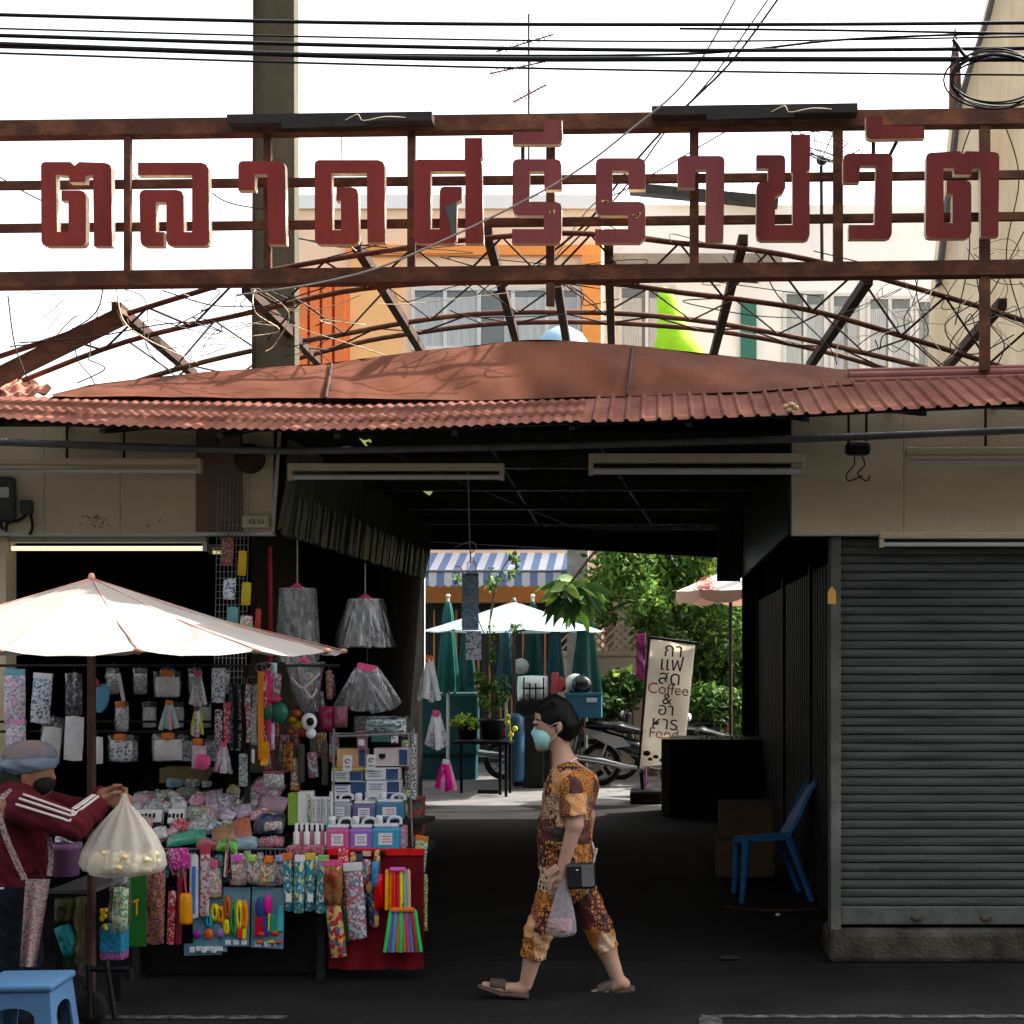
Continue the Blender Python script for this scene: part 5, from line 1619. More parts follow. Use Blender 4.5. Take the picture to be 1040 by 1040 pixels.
for txt, cx, cy, hpx, m in (('กา', 685, 661, 15, M_txt), ('แฟ', 683, 675, 15, M_txt), ('สด', 681, 689, 15, M_txt), ('Coffee', 679.5, 700.5, 11.5, M_txr), ('&', 678.5, 710.5, 12, M_txt), ('อา', 677.5, 721, 13.5, M_txt), ('หาร', 676, 735, 14, M_txt), ('Food', 675, 745.5, 11, M_txr)):
    q = P(cx - 1, cy, YBN - .045)
    text_mesh(txt, S(hpx * 1.35, YBN), .0015, m, q, Euler((R(90), .09, 0)), 'lettering', t)
d = MB()
for px, py, s_ in ((658, 766, 4), (668, 770, 3), (675, 774, 3), (662, 772, 2.5), (704, 668, 2.5), (699, 690, 1.5)):
    d.ell(bn((px - 652) / 46, (779 - py) / 126) + Vector((0, -.01, 0)), (S(s_, YBN), .004, S(s_ * .7, YBN)), 5)
d.build('printed_cups', mat('print_brown', (.12, .06, .03), .7, .5, 30), t)
d = MB(); d.grid(lambda u, v: P(lerp(646, 655, u), lerp(690, 644, v), 18.6) + Vector((0, .05 * math.sin(v * 9 + u * 3), 0)), 6, 14, thick=(0, .004, 0)); q = P(651, 690, 18.62)
d.tube([(q.x + .06, 18.63, 0), P(655, 642, 18.63)], .012, 6)
o = d.build('pink_pennant', mat('pink_cloth', (.34, .07, .22), .7, .35, 22, translucent=.3)); tag(o, 'narrow pink pennant on a pole left of the coffee banner', 'pennant')
# dark cart with a tan edge
t = thing('food_cart', 'dark food cart with a tan wooden edge at the right end of the passage', 'cart', P(713, 822, 16.4))
a, c = P(680, 818, 16.4), P(757, 752, 16.4)
d = MB(); d.bb((a.x, 16.1, .06), (c.x + .3, 16.8, c.z)); d.build('body', M_black, t)
d = MB(); d.bb((a.x - .09, 16.1, .03), (a.x - .002, 16.8, c.z + .03)); d.build('side_board', mat('tan_wood', (.22, .13, .06), .7, .2, 5, stretch=(1, 1, .3)), t)
d = MB(); d.bb((a.x, 16.07, c.z + .001), (c.x + .3, 16.83, c.z + .03)); d.build('top', M_black, t)
d = MB()
for k in range(9):
    d.ell(P(713 + k * 5, 749.5 - (k % 2), 16.2), (.018, .018, .012), 4)
d.build('trinket', M_pipe, t)
for k, px in enumerate((690, 740)):
    d = MB(); d.lathe([(.0, -.03), (.05, -.03), (.05, .03), (.0, .03)], (P(px, 0, 16.4).x, 16.2, .05), 12, 0, Mx); d.build('wheel', M_tyre, t)
# cardboard boxes by the right wall, blue chair
M_card = mat('cardboard_dark', (.11, .062, .033), .85, .2, 4)
for lab, (x0, y0, x1, y1) in (('closed brown cardboard box on the passage floor behind the blue chair', (728, 893, 787, 852)), ('smaller brown cardboard box stacked on the one behind the blue chair', (731, 851, 785, 816))):
    a, c = P(x0, y0, 11.7), P(x1, y1, 11.7)
    zb = max(0.006, a.z) if y0 > 880 else a.z
    t = thing('cardboard_box', lab, 'box', (a.x + (c.x - a.x) / 2, 11.9, zb))
    d = MB(); d.bb((a.x, 11.7, zb), (c.x, 12.1, c.z - .004), bev=.006); d.build('carton', M_card, t)
    d = MB(); d.bb((a.x + .01, 11.69, (zb + c.z) / 2 - .02), (c.x - .01, 11.6995, (zb + c.z) / 2 + .03)); d.bb((a.x - .0, 11.71, c.z - .0035), (c.x, 11.89, c.z)); d.build('flap', M_card, t)
t = thing('plastic_chair', 'blue plastic chair facing left by the side shutter in the passage', 'chair', P(785, 912, 10.75))
M_bch = mat('chair_blue', (.020, .115, .28), .45, .12, 5)
YC = 10.75
f = lambda px, py, dy: P(px, py, YC + dy)
d = MB()
d.grid(lambda u, v: f(lerp(751, 797, u), lerp(851, 848, u), lerp(-.2, .22, v)) + Vector((0, 0, -.02 * math.sin(u * 3.1) * math.sin(v * 3.1))), 8, 8, thick=(0, 0, -.018))
for dy in (-.21, .23):
    d.bar(f(750, 852, dy), f(799, 849, dy), .02, .05)
d.bar(f(750, 852, -.2), f(750, 852, .22), .03, .05)
d.build('seat', M_bch, t)
d = MB(); d.grid(lambda u, v: f(lerp(796, 828, u) , lerp(848, 791, u), lerp(-.2, .22, v)) + Vector((.03 * math.sin(v * 3.14) , 0, .02 * math.sin(v * 3.14) * u)), 8, 8, thick=(.016, 0, .004)); d.build('backrest', M_bch, t)
for dy in (-.21, .23):
    d = MB()
    d.tube(smooth_pts([f(796, 850, dy), f(806, 835, dy), f(818, 808, dy), f(829, 790, dy)]), .018, 7)
    d.build('back_frame', M_bch, t)
for px0, px1, dy in ((753, 748, -.21), (797, 821, -.21), (753, 750, .23), (797, 818, .23)):
    a, b = f(px0, 852, dy), f(px1, 912, dy)
    b.z = 0.006
    d = MB()
    d.tube([a, a.lerp(b, .5), b], [.034, .027, .022], 8); d.build('leg', M_bch, t)
t.rotation_euler.z = .16
# litter on the floor near the chair
for px, py, w_, lab in ((790, 931, .035, 'small white scrap of paper on the floor before the blue chair'), (740, 975, .12, 'dark flattened wrapper on the road right of the woman')):
    q = G(px, py); d = MB(); d.pillow(q + Vector((0, 0, .012)), w_, w_ * .6, .02, Matrix.Rotation(R(90), 3, 'X'), 0, 4, .3, px)
    o = d.build('litter', quick((.5, .5, .48), .7) if 'white' in lab else M_dark); tag(o, lab, 'litter')
d = MB(); q = G(765, 925); d.tube(smooth_pts([q + Vector((-.2, .1, .012)), q + Vector((0, -.02, .012)), q + Vector((.25, -.05, .012)), q + Vector((.5, .03, .012))]), .01, 6)
o = d.build('stick', M_rustd); tag(o, 'thin dark stick lying on the floor in front of the blue chair', 'stick')

# ================================================================== the stall
M_clear = film_mat('clear_plastic', .03, .55, .03)
M_clear2 = film_mat('clear_plastic_layers', .05, .6, .05, 5)
M_wire = mat('black_wire', (.03, .03, .03), .45, .3, 20)
M_white = mat('pack_white', (.80, .81, .84), .4, .10, 30, .25, 40, spec=.35)
M_oclip = mat('orange_clip', (.80, .20, .035), .5, .15, 30)
M_pclip = mat('pink_clip', (.78, .10, .27), .5, .15, 30)
PT = {
 'pinkblue': pattern_mat('print_pink_blue', [(.55, .30, .42), (.60, .58, .60), (.16, .30, .42), (.58, .40, .50), (.60, .60, .62)], 55),
 'whiteblue': pattern_mat('print_white_blue', [(.62, .63, .65), (.62, .63, .65), (.20, .32, .50), (.60, .62, .65), (.10, .12, .18)], 60),
 'bw': pattern_mat('print_black_white', [(.05, .05, .06), (.55, .55, .56), (.5, .5, .5), (.04, .04, .05)], 110),
 'red': pattern_mat('print_red', [(.50, .04, .06), (.55, .08, .12), (.60, .5, .5), (.35, .03, .05)], 70),
 'lilac': pattern_mat('print_lilac', [(.38, .30, .42), (.50, .44, .54), (.44, .36, .48), (.56, .52, .58)], 50),
 'grey': pattern_mat('print_grey', [(.30, .31, .32), (.46, .47, .48), (.22, .23, .25), (.52, .53, .54)], 60),
 'greyviolet': pattern_mat('print_grey_violet', [(.20, .20, .26), (.42, .40, .46), (.14, .14, .18), (.45, .12, .12), (.50, .50, .55)], 45),
 'toy': pattern_mat('print_toys', [(.58, .10, .08), (.62, .62, .62), (.60, .48, .05), (.08, .20, .45), (.62, .30, .06), (.10, .35, .12), (.6, .6, .6)], 62),
 'toy2': pattern_mat('print_toys_pink', [(.60, .15, .40), (.62, .62, .62), (.62, .30, .10), (.60, .55, .55), (.15, .40, .20)], 58),
 'teal': pattern_mat('print_teal', [(.04, .22, .30), (.06, .28, .36), (.45, .50, .50), (.05, .18, .26), (.50, .48, .10), (.03, .14, .22)], 48),
 'hair': pattern_mat('print_hair_ties', [(.20, .08, .05), (.45, .14, .30), (.30, .16, .08), (.08, .05, .05), (.40, .22, .10), (.12, .06, .06)], 75),
 'foil': pattern_mat('print_gold_red', [(.36, .05, .05), (.50, .36, .12), (.30, .04, .05), (.45, .33, .16), (.10, .12, .22)], 26, rough=.2),
 'plaid': pattern_mat('print_plaid', [(.25, .07, .10), (.40, .22, .26), (.16, .05, .07), (.34, .14, .18)], 80, jitter=.0),
 'check': pattern_mat('print_pink_check', [(.60, .22, .34), (.62, .55, .58), (.55, .15, .28), (.60, .42, .48)], 70, jitter=.2),
 'greenwhite': pattern_mat('print_green_white', [(.05, .25, .10), (.55, .58, .55), (.10, .32, .16), (.55, .45, .12), (.5, .5, .5)], 70),
 'navy': pattern_mat('print_navy', [(.02, .025, .05), (.03, .04, .08), (.16, .17, .22), (.02, .02, .04)], 40),
 'yb': pattern_mat('print_yellow_blue', [(.50, .44, .10), (.05, .16, .36), (.55, .55, .5), (.08, .22, .42)], 90),
 'maskbox': pattern_mat('print_mask_box', [(.62, .63, .66), (.62, .63, .66), (.60, .61, .65), (.30, .36, .46)], 40, stretch=(.3, 1, 1.8)),
}
def rot(rx=0, ry=0, rz=0):
    return Euler((rx, ry, rz)).to_matrix()
def string_(d, p, q, mi=0):
    d.tube([p, q], .0028, 4, mi)
def bag(px, py, w_, h_, Y, label, content, clip=M_oclip, group=None, tilt=0, hook=6, th=.05, name='plastic_packet'):
    c = P(px, py, Y); W, Hh = S(w_, Y), S(h_, Y)
    sd = int(px * 7 + py)
    t = thing(name, label, 'packet', c - Vector((0, 0, Hh / 2)), group)
    M = rot(0, tilt, random.Random(sd).uniform(-.25, .25))
    d = MB(); d.pillow(c, W, Hh, th, M, 0, 8, .35, sd); d.build('bag', M_clear, t)
    d = MB(); d.pillow(c + M @ Vector((0, .004, -Hh * .09)), W * .86, Hh * .74, th * .55, M, 0, 6, .25, sd + 1); d.build('contents', content, t)
    if clip:
        d = MB(); top = c + M @ Vector((0, -.012, Hh * .40))
        d.box(top, (W * .3 + .01, th * .6 + .01, Hh * .14 + .012), M.to_euler(), 0, .006)
        d.build('header', clip, t)
    d = MB(); top = c + M @ Vector((0, 0, Hh * .46)); string_(d, top, top + Vector((0, .005, S(hook, Y)))); d.build('hook', M_wire, t)
    return t
def bunch(px, py, w_, h_, Y, label, cols, tie=M_pclip, group=None, n=6, clearw=True, name='packet_bunch', hook=5):
    c = P(px, py, Y); W, Hh = S(w_, Y), S(h_, Y)
    top = c + Vector((0, 0, Hh / 2))
    t = thing(name, label, 'packets', c - Vector((0, 0, Hh / 2)), group)
    r = random.Random(int(px * 3 + py))
    for i in range(n):
        u = (i + .5) / n * 2 - 1
        L_ = Hh * r.uniform(.88, 1.0)
        b = top + Vector((u * W * .5 * .9, r.uniform(-.02, .02), -L_))
        ctr = top.lerp(b, .53)
        an = math.atan2(b.x - top.x, top.z - b.z)
        d = MB(); d.pillow(ctr, W / n * 1.35, L_ * .94, .018, rot(0, -an, r.uniform(-.5, .5)), 0, 5, .3, i + int(px))
        d.build('sachet', cols[i % len(cols)], t)
    d = MB(); d.box(top + Vector((0, -.004, -Hh * .08)), (W * .22 + .008, .03, Hh * .12 + .006), Euler((0, .2, 0)), 0, .006); d.build('tie', tie, t)
    d = MB(); string_(d, top - Vector((0, 0, Hh * .05)), top + Vector((0, 0, S(hook, Y)))); d.build('hook', M_wire, t)
    return t
def strip(px, py, w_, h_, Y, label, m, head=None, group=None, tilt=0, th=.022, name='hanging_pack', cat='pack', hook=5, mid=None):
    c = P(px, py, Y); W, Hh = S(w_, Y), S(h_, Y)
    t = thing(name, label, cat, c - Vector((0, 0, Hh / 2)), group)
    M = rot(0, tilt, random.Random(int(px + py)).uniform(-.3, .3))
    d = MB(); d.pillow(c, W, Hh, th, M, 0, 7, .3, int(px)); d.build('pack', m, t)
    if head:
        d = MB(); d.box(c + M @ Vector((0, 0, Hh * .47)), (W * .96, th * .5 + .006, Hh * .09 + .008), M.to_euler(), 0, .002); d.build('header', head, t)
    if mid:
        d = MB(); d.box(c + M @ Vector((0, -th * .35, -Hh * .12)), (W * .6, th * .7, Hh * .3), M.to_euler(), 0, .004); d.build('label', mid, t)
    d = MB(); top = c + M @ Vector((0, 0, Hh * .47)); string_(d, top, top + Vector((0, .006, S(hook, Y)))); d.build('hook', M_wire, t)
    return t
def ropecard(px, py, w_, h_, Y, label, items, group=None, board=None, foot=True):
    """blue blister card; items = (dx, dy, w, h, colour) in px"""
    c = P(px, py, Y); W, Hh = S(w_, Y), S(h_, Y)
    t = thing('toy_card', label, 'toy card', c - Vector((0, 0, Hh / 2)), group)
    d = MB(); d.box(c, (W, .004, Hh), Euler((0, random.Random(px).uniform(-.03, .03), random.Random(px + 1).uniform(-.15, .15))), 0); d.build('card', board or mat('card_blue', (.10, .26, .36), .45, .15, 8, col2=(.20, .36, .44), c2pos=(.4, .62)), t)
    for dx, dy, iw, ih, col, kind in items:
        q = P(px + dx, py + dy, Y) + Vector((0, -.016, 0))
        d = MB()
        if kind == 'loop':
            for k in range(3):
                a, b = S(iw, Y) / 2 * (1 - .22 * k), S(ih, Y) / 2 * (1 - .12 * k)
                d.tube([q + Vector((a * math.cos(t_), -.003 * k, b * math.sin(t_))) for t_ in [i * math.pi / 9 for i in range(19)]], .0065, 5, caps=False)
        elif kind == 'ball':
            d.ell(q, (S(iw, Y) / 2, .014, S(ih, Y) / 2), 6)
        else:
            d.box(q, (S(iw, Y), .016, S(ih, Y)), Euler((0, .05, 0)), 0, .004)
        d.build('toy', quick(col, .4), t)
    if foot:
        d = MB()
        for k in (-.3, 0, .3):
            d.box(P(px, py, Y) + Vector((k * W, -.004, -Hh * .43)), (W * .2, .004, Hh * .08), None, 0)
        d.build('print', M_white, t)
    d = MB(); top = c + Vector((0, 0, Hh * .49)); string_(d, top, top + Vector((0, .004, S(6, Y)))); d.build('hook', M_wire, t)
    return t
def tubes(px, py, w_, h_, Y, label, cols, fan=.0, tie=M_pclip, group=None):
    c = P(px, py, Y); W, Hh = S(w_, Y), S(h_, Y)
    t = thing('pen_bundle', label, 'bundle', c - Vector((0, 0, Hh / 2)), group)
    n = len(cols)
    for i, col in enumerate(cols):
        u = (i + .5) / n * 2 - 1
        a = c + Vector((u * W * .5 * (1 - fan), (i % 2) * .012, Hh * .44)); b = c + Vector((u * W * .5, (i % 2) * .012, -Hh * .5))
        d = MB(); d.tube([a, a.lerp(b, .06), b], [W / n * .25, W / n * .52, W / n * .52], 8); d.build('tube', quick(col, .35), t)
    d = MB(); d.box(c + Vector((0, -.004, Hh * .44)), (W * .6, .03, Hh * .09), None, 0, .006); d.build('tie', tie, t)
    d = MB(); top = c + Vector((0, 0, Hh * .46)); string_(d, top, top + Vector((0, .004, S(6, Y)))); d.build('hook', M_wire, t)
    return t

# ---- racks the goods hang from
YR = 8.3
rk = thing('hanging_rack', 'dark steel rack rails over the stall that the packets hang from', 'rack', P(130, 1000, YR))
d = MB()
for y_ in (676, 733, 743):
    d.tube([P(-120, y_, YR + .02), P(345 if y_ == 676 else 262, y_, YR + .02)], .008, 6)
d.build('rail', M_dark, rk)
for px in (-100, 251):
    d = MB(); a = P(px, 676, YR + .05); d.bar(a, (a.x, a.y, 0), .03, .03); d.build('post', M_dark, rk)
# backboard dark sheet inside the shop (deep, unlit goods)
GH = 'packets hanging on the stall rack'
Wt = M_white
strip(15, 708, 22, 54, YR, 'pink and blue printed long pack at the far left of the upper hanging row', PT['pinkblue'], quick((.14, .30, .36)), GH)
strip(42, 710, 20, 50, YR, 'white long pack with a blue edge, second from the left in the upper hanging row', PT['whiteblue'], Wt, GH, .08)
bag(75, 705, 18, 44, YR, 'dark see-through pack left of the parasol pole in the upper hanging row', PT['navy'], None, GH)
t = thing('insole_pair', 'pair of sky blue insoles with a pink top right of the parasol pole', 'insoles', P(101, 722, YR), GH)
d = MB(); q = P(103, 709, YR); d.ell(q, (.045, .012, .085), 8, 0, rot(0, .2, 0)); d.build('insole', quick((.14, .34, .52)), t)
d = MB(); d.ell(P(97, 706, YR + .02), (.03, .01, .08), 8); d.build('backing', quick((.50, .38, .06)), t)
d = MB(); d.ell(P(97, 693, YR - .01), (.02, .014, .028), 6, 0, rot(0, -.4, 0)); string_(d, P(97, 690, YR), P(97, 677, YR)); d.build('tag', M_pclip, t)
strip(123, 698, 4, 30, YR, 'thin white strip pair hanging in a V in the upper hanging row', M_white, None, GH, -.18, .01, mid=None)
bag(170, 695, 28, 28, YR, 'clear square packet with a white card and an orange clip, topmost of its column', M_white, M_oclip, GH)
bunch(201, 700, 21, 38, YR, 'bunch of white sachets under a pink tie in the upper hanging row', [M_white, PT['grey'], M_white], M_pclip, GH)
strip(222, 696, 14, 36, YR, 'blue and white patterned long pack right of the white sachet bunch', PT['whiteblue'], None, GH)
strip(16, 752, 24, 40, YR, 'pink printed pack hanging behind the seller\'s cap', PT['pinkblue'], quick((.55, .3, .42)), GH)
bag(52, 752, 22, 50, YR, 'shiny white pack hanging just right of the seller\'s cap', M_white, None, GH, .1)
strip(75, 750, 21, 46, YR, 'plain white pack left of the parasol pole in the lower hanging row', M_white, None, GH, .05)
bag(124, 728, 15, 32, YR, 'small dark packet with an orange clip in the middle of its column', PT['grey'], M_oclip, GH)
bunch(172, 727, 24, 32, YR, 'bunch of pink and teal sachets under an orange tie', [quick((.34, .46, .48)), M_white, quick((.30, .42, .46)), quick((.55, .36, .42)), quick((.52, .30, .38))], M_oclip, GH)
bunch(200, 733, 18, 32, YR, 'bunch of white sachets with a lime one at the left', [quick((.42, .50, .08)), M_white, PT['grey'], PT['toy2'], M_white], quick((.12, .05, .04)), GH)
strip(222, 738, 8, 36, YR, 'narrow black and white pack left of the red one', PT['bw'], None, GH)
strip(231, 735, 9, 40, YR, 'narrow shiny red pack beside the black belts', PT['red'], quick((.5, .1, .14)), GH)
strip(98, 762, 15, 28, YR, 'small white pack half behind the parasol pole in the lower hanging row', M_white, None, GH)
bag(123, 760, 30, 29, YR, 'clear packet with blue print and an orange clip, lowest of its column', PT['whiteblue'], M_oclip, GH)
bag(171, 759, 32, 29, YR, 'white bulging packet with an orange clip above the cardboard tray', M_white, M_oclip, GH)
bag(202, 766, 19, 32, YR, 'clear packet with a pink round thing and an orange clip', quick((.56, .40, .46)), M_oclip, GH)
d = MB(); d.ell(P(206, 774, YR - .03), (.045, .018, .045), 8); o = d.build('pink_rosette', quick((.55, .10, .24))); tag(o, 'round pink rosette inside the lowest packet of the third column', 'rosette')
bunch(227, 770, 23, 34, YR, 'bunch of pale lilac sachets below the red pack', [PT['lilac'], M_clear2, PT['lilac'], M_white], M_pclip, GH)
# belts and straps
def straps(px, py, w_, h_, Y, label, cols, cat='belts'):
    t = thing('strap_bundle', label, cat, P(px, py + h_ / 2, Y))
    for i, m in enumerate(cols):
        x = px + (i - (len(cols) - 1) / 2) * w_ / len(cols)
        d = MB(); r = random.Random(i + px)
        a, b = P(x, py - h_ / 2, Y + .01 * (i % 3)), P(x + r.uniform(-1, 1), py + h_ / 2 - r.uniform(0, 6), Y + .01 * (i % 3))
        pts = smooth_pts([a, a.lerp(b, .3) + Vector((r.uniform(-.01, .01), r.uniform(-.02, .02), 0)), a.lerp(b, .7) + Vector((0, r.uniform(-.02, .02), 0)), b])
        for p0, p1 in zip(pts, pts[1:]):
            d.bar(p0, p1, S(w_ / len(cols) * .9, Y), .014, up=(0, 1, 0))
        d.build('strap', m, t)
    d = MB(); a = P(px, py - h_ / 2, Y)
    d.tube([a + Vector((.03 * math.cos(k), 0, .02 + .025 * math.sin(k))) for k in [i * math.pi / 8 for i in range(17)]], .004, 5, caps=False); d.build('ring', M_pipe, t)
    return t
straps(243, 730, 22, 70, YR, 'bundle of black belts with one white edge hanging beside the red pack', [PT['navy'], M_black, PT['bw'], M_black, M_black])
straps(256, 726, 12, 62, YR - .03, 'grey patterned straps hanging between the black belts and the orange strap', [PT['greyviolet'], PT['grey']])
straps(265, 728, 6, 92, YR - .05, 'long orange strap hanging beside the red and violet one', [quick((.55, .22, .05))])
straps(271, 722, 8, 82, YR - .02, 'red and violet strap hanging right of the long orange strap', [PT['red'], quick((.40, .06, .16))])
straps(269, 768, 8, 30, YR - .06, 'short yellow orange strap below the red one', [quick((.60, .30, .06))])
strip(247, 782, 9, 34, YR, 'yellow and blue chequered strip hanging below the black belts', PT['yb'], None, None)
strip(257, 768, 3, 15, YR - .05, 'tiny white tag hanging below the grey straps', M_white, None, None)
strip(275, 748, 8, 28, YR, 'lilac narrow pack right of the red strap', PT['lilac'], None, None)
strip(278, 679, 7, 12, YR, 'small pale teal tag just under the parasol edge', quick((.32, .46, .44)), None, None)
t = thing('toy_mask', 'green round toy hanging between the straps and the clear bag', 'toy', P(277, 736, YR))
for dx, cc in ((-6, (.015, .09, .06)), (7, (.02, .11, .08))):
    d = MB(); d.ell(P(277 + dx, 724, YR), (.05, .035, .06), 8); d.build('cheek', quick(cc, .3), t)
d = MB(); d.ell(P(277, 710, YR), (.05, .03, .025), 8); string_(d, P(277, 709, YR), P(277, 680, YR)); d.build('cap', quick((.35, .06, .12)), t)
t = thing('toy_cluster', 'cluster of red and yellow toys hanging left of the black and white whistle', 'toys', P(303, 746, YR + .03))
for dx, dy, cc, rr in ((-4, -4, (.20, .12, .02), .03), (4, 2, (.24, .17, .02), .035), (0, -10, (.20, .05, .015), .03), (8, 8, (.18, .03, .015), .04), (-6, 8, (.12, .04, .02), .03)):
    d = MB(); d.ell(P(301 + dx, 735 + dy, YR + .03), (rr, .03, rr * .8), 7); d.build('toy', quick(cc, .35), t)
t = thing('toy_cluster', 'black and white round toy hanging below the clear bag', 'toy', P(315, 748, YR))
d = MB(); d.ell(P(314, 733, YR), (.045, .03, .05), 8); d.ell(P(316, 745, YR), (.03, .03, .03), 7); d.build('body', M_white, t)
d = MB(); d.ell(P(315, 733, YR - .028), (.022, .01, .024), 7); d.build('eye', M_black, t)
strip(331, 730, 16, 26, YR + .1, 'dark crimson bag deep behind the black and white toy', quick((.16, .02, .05)), None, None, 0, .06)
strip(346, 728, 14, 22, YR + .1, 'dusty pink bag beside the dark crimson one', quick((.20, .08, .10)), None, None, 0, .06)
strip(292, 768, 12, 30, YR + .1, 'orange and black printed pack hanging deep under the toys', pattern_mat('print_orange_black', [(.30, .08, .02), (.03, .03, .03), (.35, .2, .08)], 60), None, None)
strip(278, 792, 22, 16, YR, 'grey framed picture pack hanging under the lilac pack', PT['grey'], quick((.2, .08, .1)), None)
for k, (px, py, h_) in enumerate(((306, 775, 40), (318, 770, 42), (330, 776, 44))):
    strip(px, py, 7, h_, YR + .2, ['dim glassy pack, left of three behind the boxes', 'dim glassy pack, middle of three behind the boxes', 'dim glassy pack, right of three behind the boxes'][k], quick((.08, .085, .08), .2), None, None)

# ---- clear plastic bundles
def cone_bag(px, y0, y1, wt_, wb_, Y, label, strtop, n=40, m=M_clear2, tie=M_pclip, crease=.22, layers=3, skew=0):
    t = thing('plastic_bag_bundle', label, 'plastic bags', P(px, y1, Y), 'bundles of clear plastic bags')
    for L_ in range(layers):
        d = MB(); r = random.Random(int(px) + L_)
        ph = [r.uniform(.75, 1.15) for _ in range(n)]
        prof = [(0, .12), (.04, 1 if wt_ > .3 * wb_ else .5), (.5, 0), (1, 0)]
        vs_ = []
        K = 7
        for j in range(K + 1):
            u = j / K
            for k in range(n):
                th = 2 * math.pi * k / n
                w_ = lerp(wt_, wb_, u ** .9) / 2 * (1 - .12 * L_)
                q = S(w_, Y) * (1 + crease * u * (ph[k] - 1) * 4 + crease * .5 * math.sin(th * 9 + u * 3))
                z = P(0, lerp(y0, y1, u) + (r.uniform(-2, 2) if j == K else 0), Y).z
                vs_.append((P(px + skew * u, 0, Y).x + q * math.cos(th), Y + q * .5 * math.sin(th), z))
        d.add(vs_, [(j * n + k, (j + 1) * n + k, (j + 1) * n + (k + 1) % n, j * n + (k + 1) % n) for j in range(K) for k in range(n)], 0, True)
        d.build('bag', m, t)
    d = MB()
    d.ell(P(px, y0 - 2, Y), (.025, .02, .018), 6); d.ell(P(px + 4, y0, Y), (.02, .012, .012), 5); d.ell(P(px - 4, y0 - 1, Y), (.016, .012, .01), 5)
    d.build('bow', tie, t)
    d = MB(); d.tube([P(px, y0, Y), P(px, strtop, Y)], .004, 5); d.build('string', M_trim, t)
    return t
cone_bag(371, 608, 657, 34, 58, 8.75, 'lampshade shaped bundle of frosted bags hanging on a string in the passage mouth', 572)
cone_bag(302, 597, 672, 36, 40, 8.6, 'tall narrow clear bag bundle hanging on a white string above the parasol edge', 548, crease=.2, m=M_clear)
cone_bag(309, 672, 722, 38, 20, 8.5, 'clear bag with a white drawstring tapering downward under the parasol edge', 660, crease=.25, m=M_clear, skew=6)
bunch(373, 700, 84, 52, 8.45, 'wide splayed fan of clear folders hanging in the passage mouth', [M_clear2, M_clear, M_clear2], M_pclip, None, 7, hook=22)
d = MB(); d.tube(smooth_pts([P(296, 688, 8.46), P(305, 698, 8.42), P(312, 696, 8.42), P(325, 684, 8.46)]), .008, 6); d.tube(smooth_pts([P(308, 698, 8.42), P(316, 708, 8.42), P(322, 700, 8.44)]), .007, 6)
o = d.build('drawstring', M_trim); tag(o, 'white drawstring looped across the tapering clear bag', 'string')
bunch(436, 690, 27, 50, 8.9, 'bunch of clear tubes under an orange and pink tie at the passage edge', [M_clear2, M_white, M_white, PT['grey']], M_oclip, 'clear bunches at the passage edge', hook=25)
bunch(443, 742, 28, 42, 8.9, 'lower bunch of clear packets beside the walking woman\'s plant', [M_white, PT['grey'], M_clear2, M_white], M_pclip, 'clear bunches at the passage edge')
bunch(453, 788, 25, 34, 8.9, 'bunch of hot pink bottles hanging lowest at the passage edge', [quick((.60, .05, .22), .3), quick((.60, .30, .40), .3), quick((.55, .08, .25), .3)], M_white, 'clear bunches at the passage edge', n=5)
# blue sachet strip on a long string from the lamp
t = thing('sachet_strip', 'long pale blue strip of sachets with a bottle hung on a string in mid passage', 'strip', P(478, 670, 9.5))
d = MB(); d.grid(lambda u, v: P(lerp(469, 486, u), lerp(640, 582, v), 9.5) + Vector((0, .012 * math.sin(v * 40), 0)), 4, 24, thick=(0, .006, 0)); d.build('sachets', pattern_mat('print_pale_blue', [(.22, .34, .46), (.32, .44, .54), (.18, .28, .40), (.42, .50, .56)], 40, stretch=(1, 1, 2)), t)
d = MB(); d.grid(lambda u, v: P(lerp(473, 489, u), lerp(670, 641, v), 9.5), 3, 4, thick=(0, .005, 0)); d.build('white_card', PT['whiteblue'], t)
d = MB(); d.lathe([(.0, 0), (.032, 0), (.034, .05), (.03, .085), (.012, .10), (.012, .12), (.0, .12)], P(479, 585, 9.46), 12); d.build('bottle', M_clear2, t)
d = MB(); d.tube([P(475, 472, 9.5), P(477, 548, 9.5), P(478, 572, 9.5)], .0045, 5); d.tube(smooth_pts([P(462, 556, 9.5), P(478, 550, 9.5), P(484, 556, 9.5), P(478, 562, 9.5)]), .0035, 5); d.build('string', M_trim, t)

# ---- table and its goods
tbz = lambda Y: interp([(8.0, 0.705), (8.9, 1.09)], Y)
st = thing('stall_table', 'sloping stall table with a wire rim heaped with small packets', 'table', P(230, 1000, 8.3))
XL, XR_ = P(128, 0, 8.0).x, P(334, 0, 8.0).x
d = MB(); d.add([(XL - .2, 8.0, .675), (XR_, 8.0, .675), (XR_, 8.9, 1.06), (XL - .2, 8.9, 1.06), (XL - .2, 8.0, .655), (XR_, 8.0, .655), (XR_, 8.9, 1.04), (XL - .2, 8.9, 1.04)], [(0, 1, 2, 3), (7, 6, 5, 4), (0, 4, 5, 1), (1, 5, 6, 2), (2, 6, 7, 3), (3, 7, 4, 0)])
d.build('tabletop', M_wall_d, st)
d = MB()
for z in (.72, .665):
    d.tube([(XL, 7.985, z), (XR_, 7.985, z)], .006, 6)
n = 46
for i in range(n + 1):
    x = lerp(XL, XR_, i / n)
    d.tube([(x, 7.985, .72), (x, 7.985, .60)], .0025, 4)
d.tube([(XL, 7.985, .60), (XR_, 7.985, .60)], .004, 5)
d.build('wire_rim', M_pipe, st)
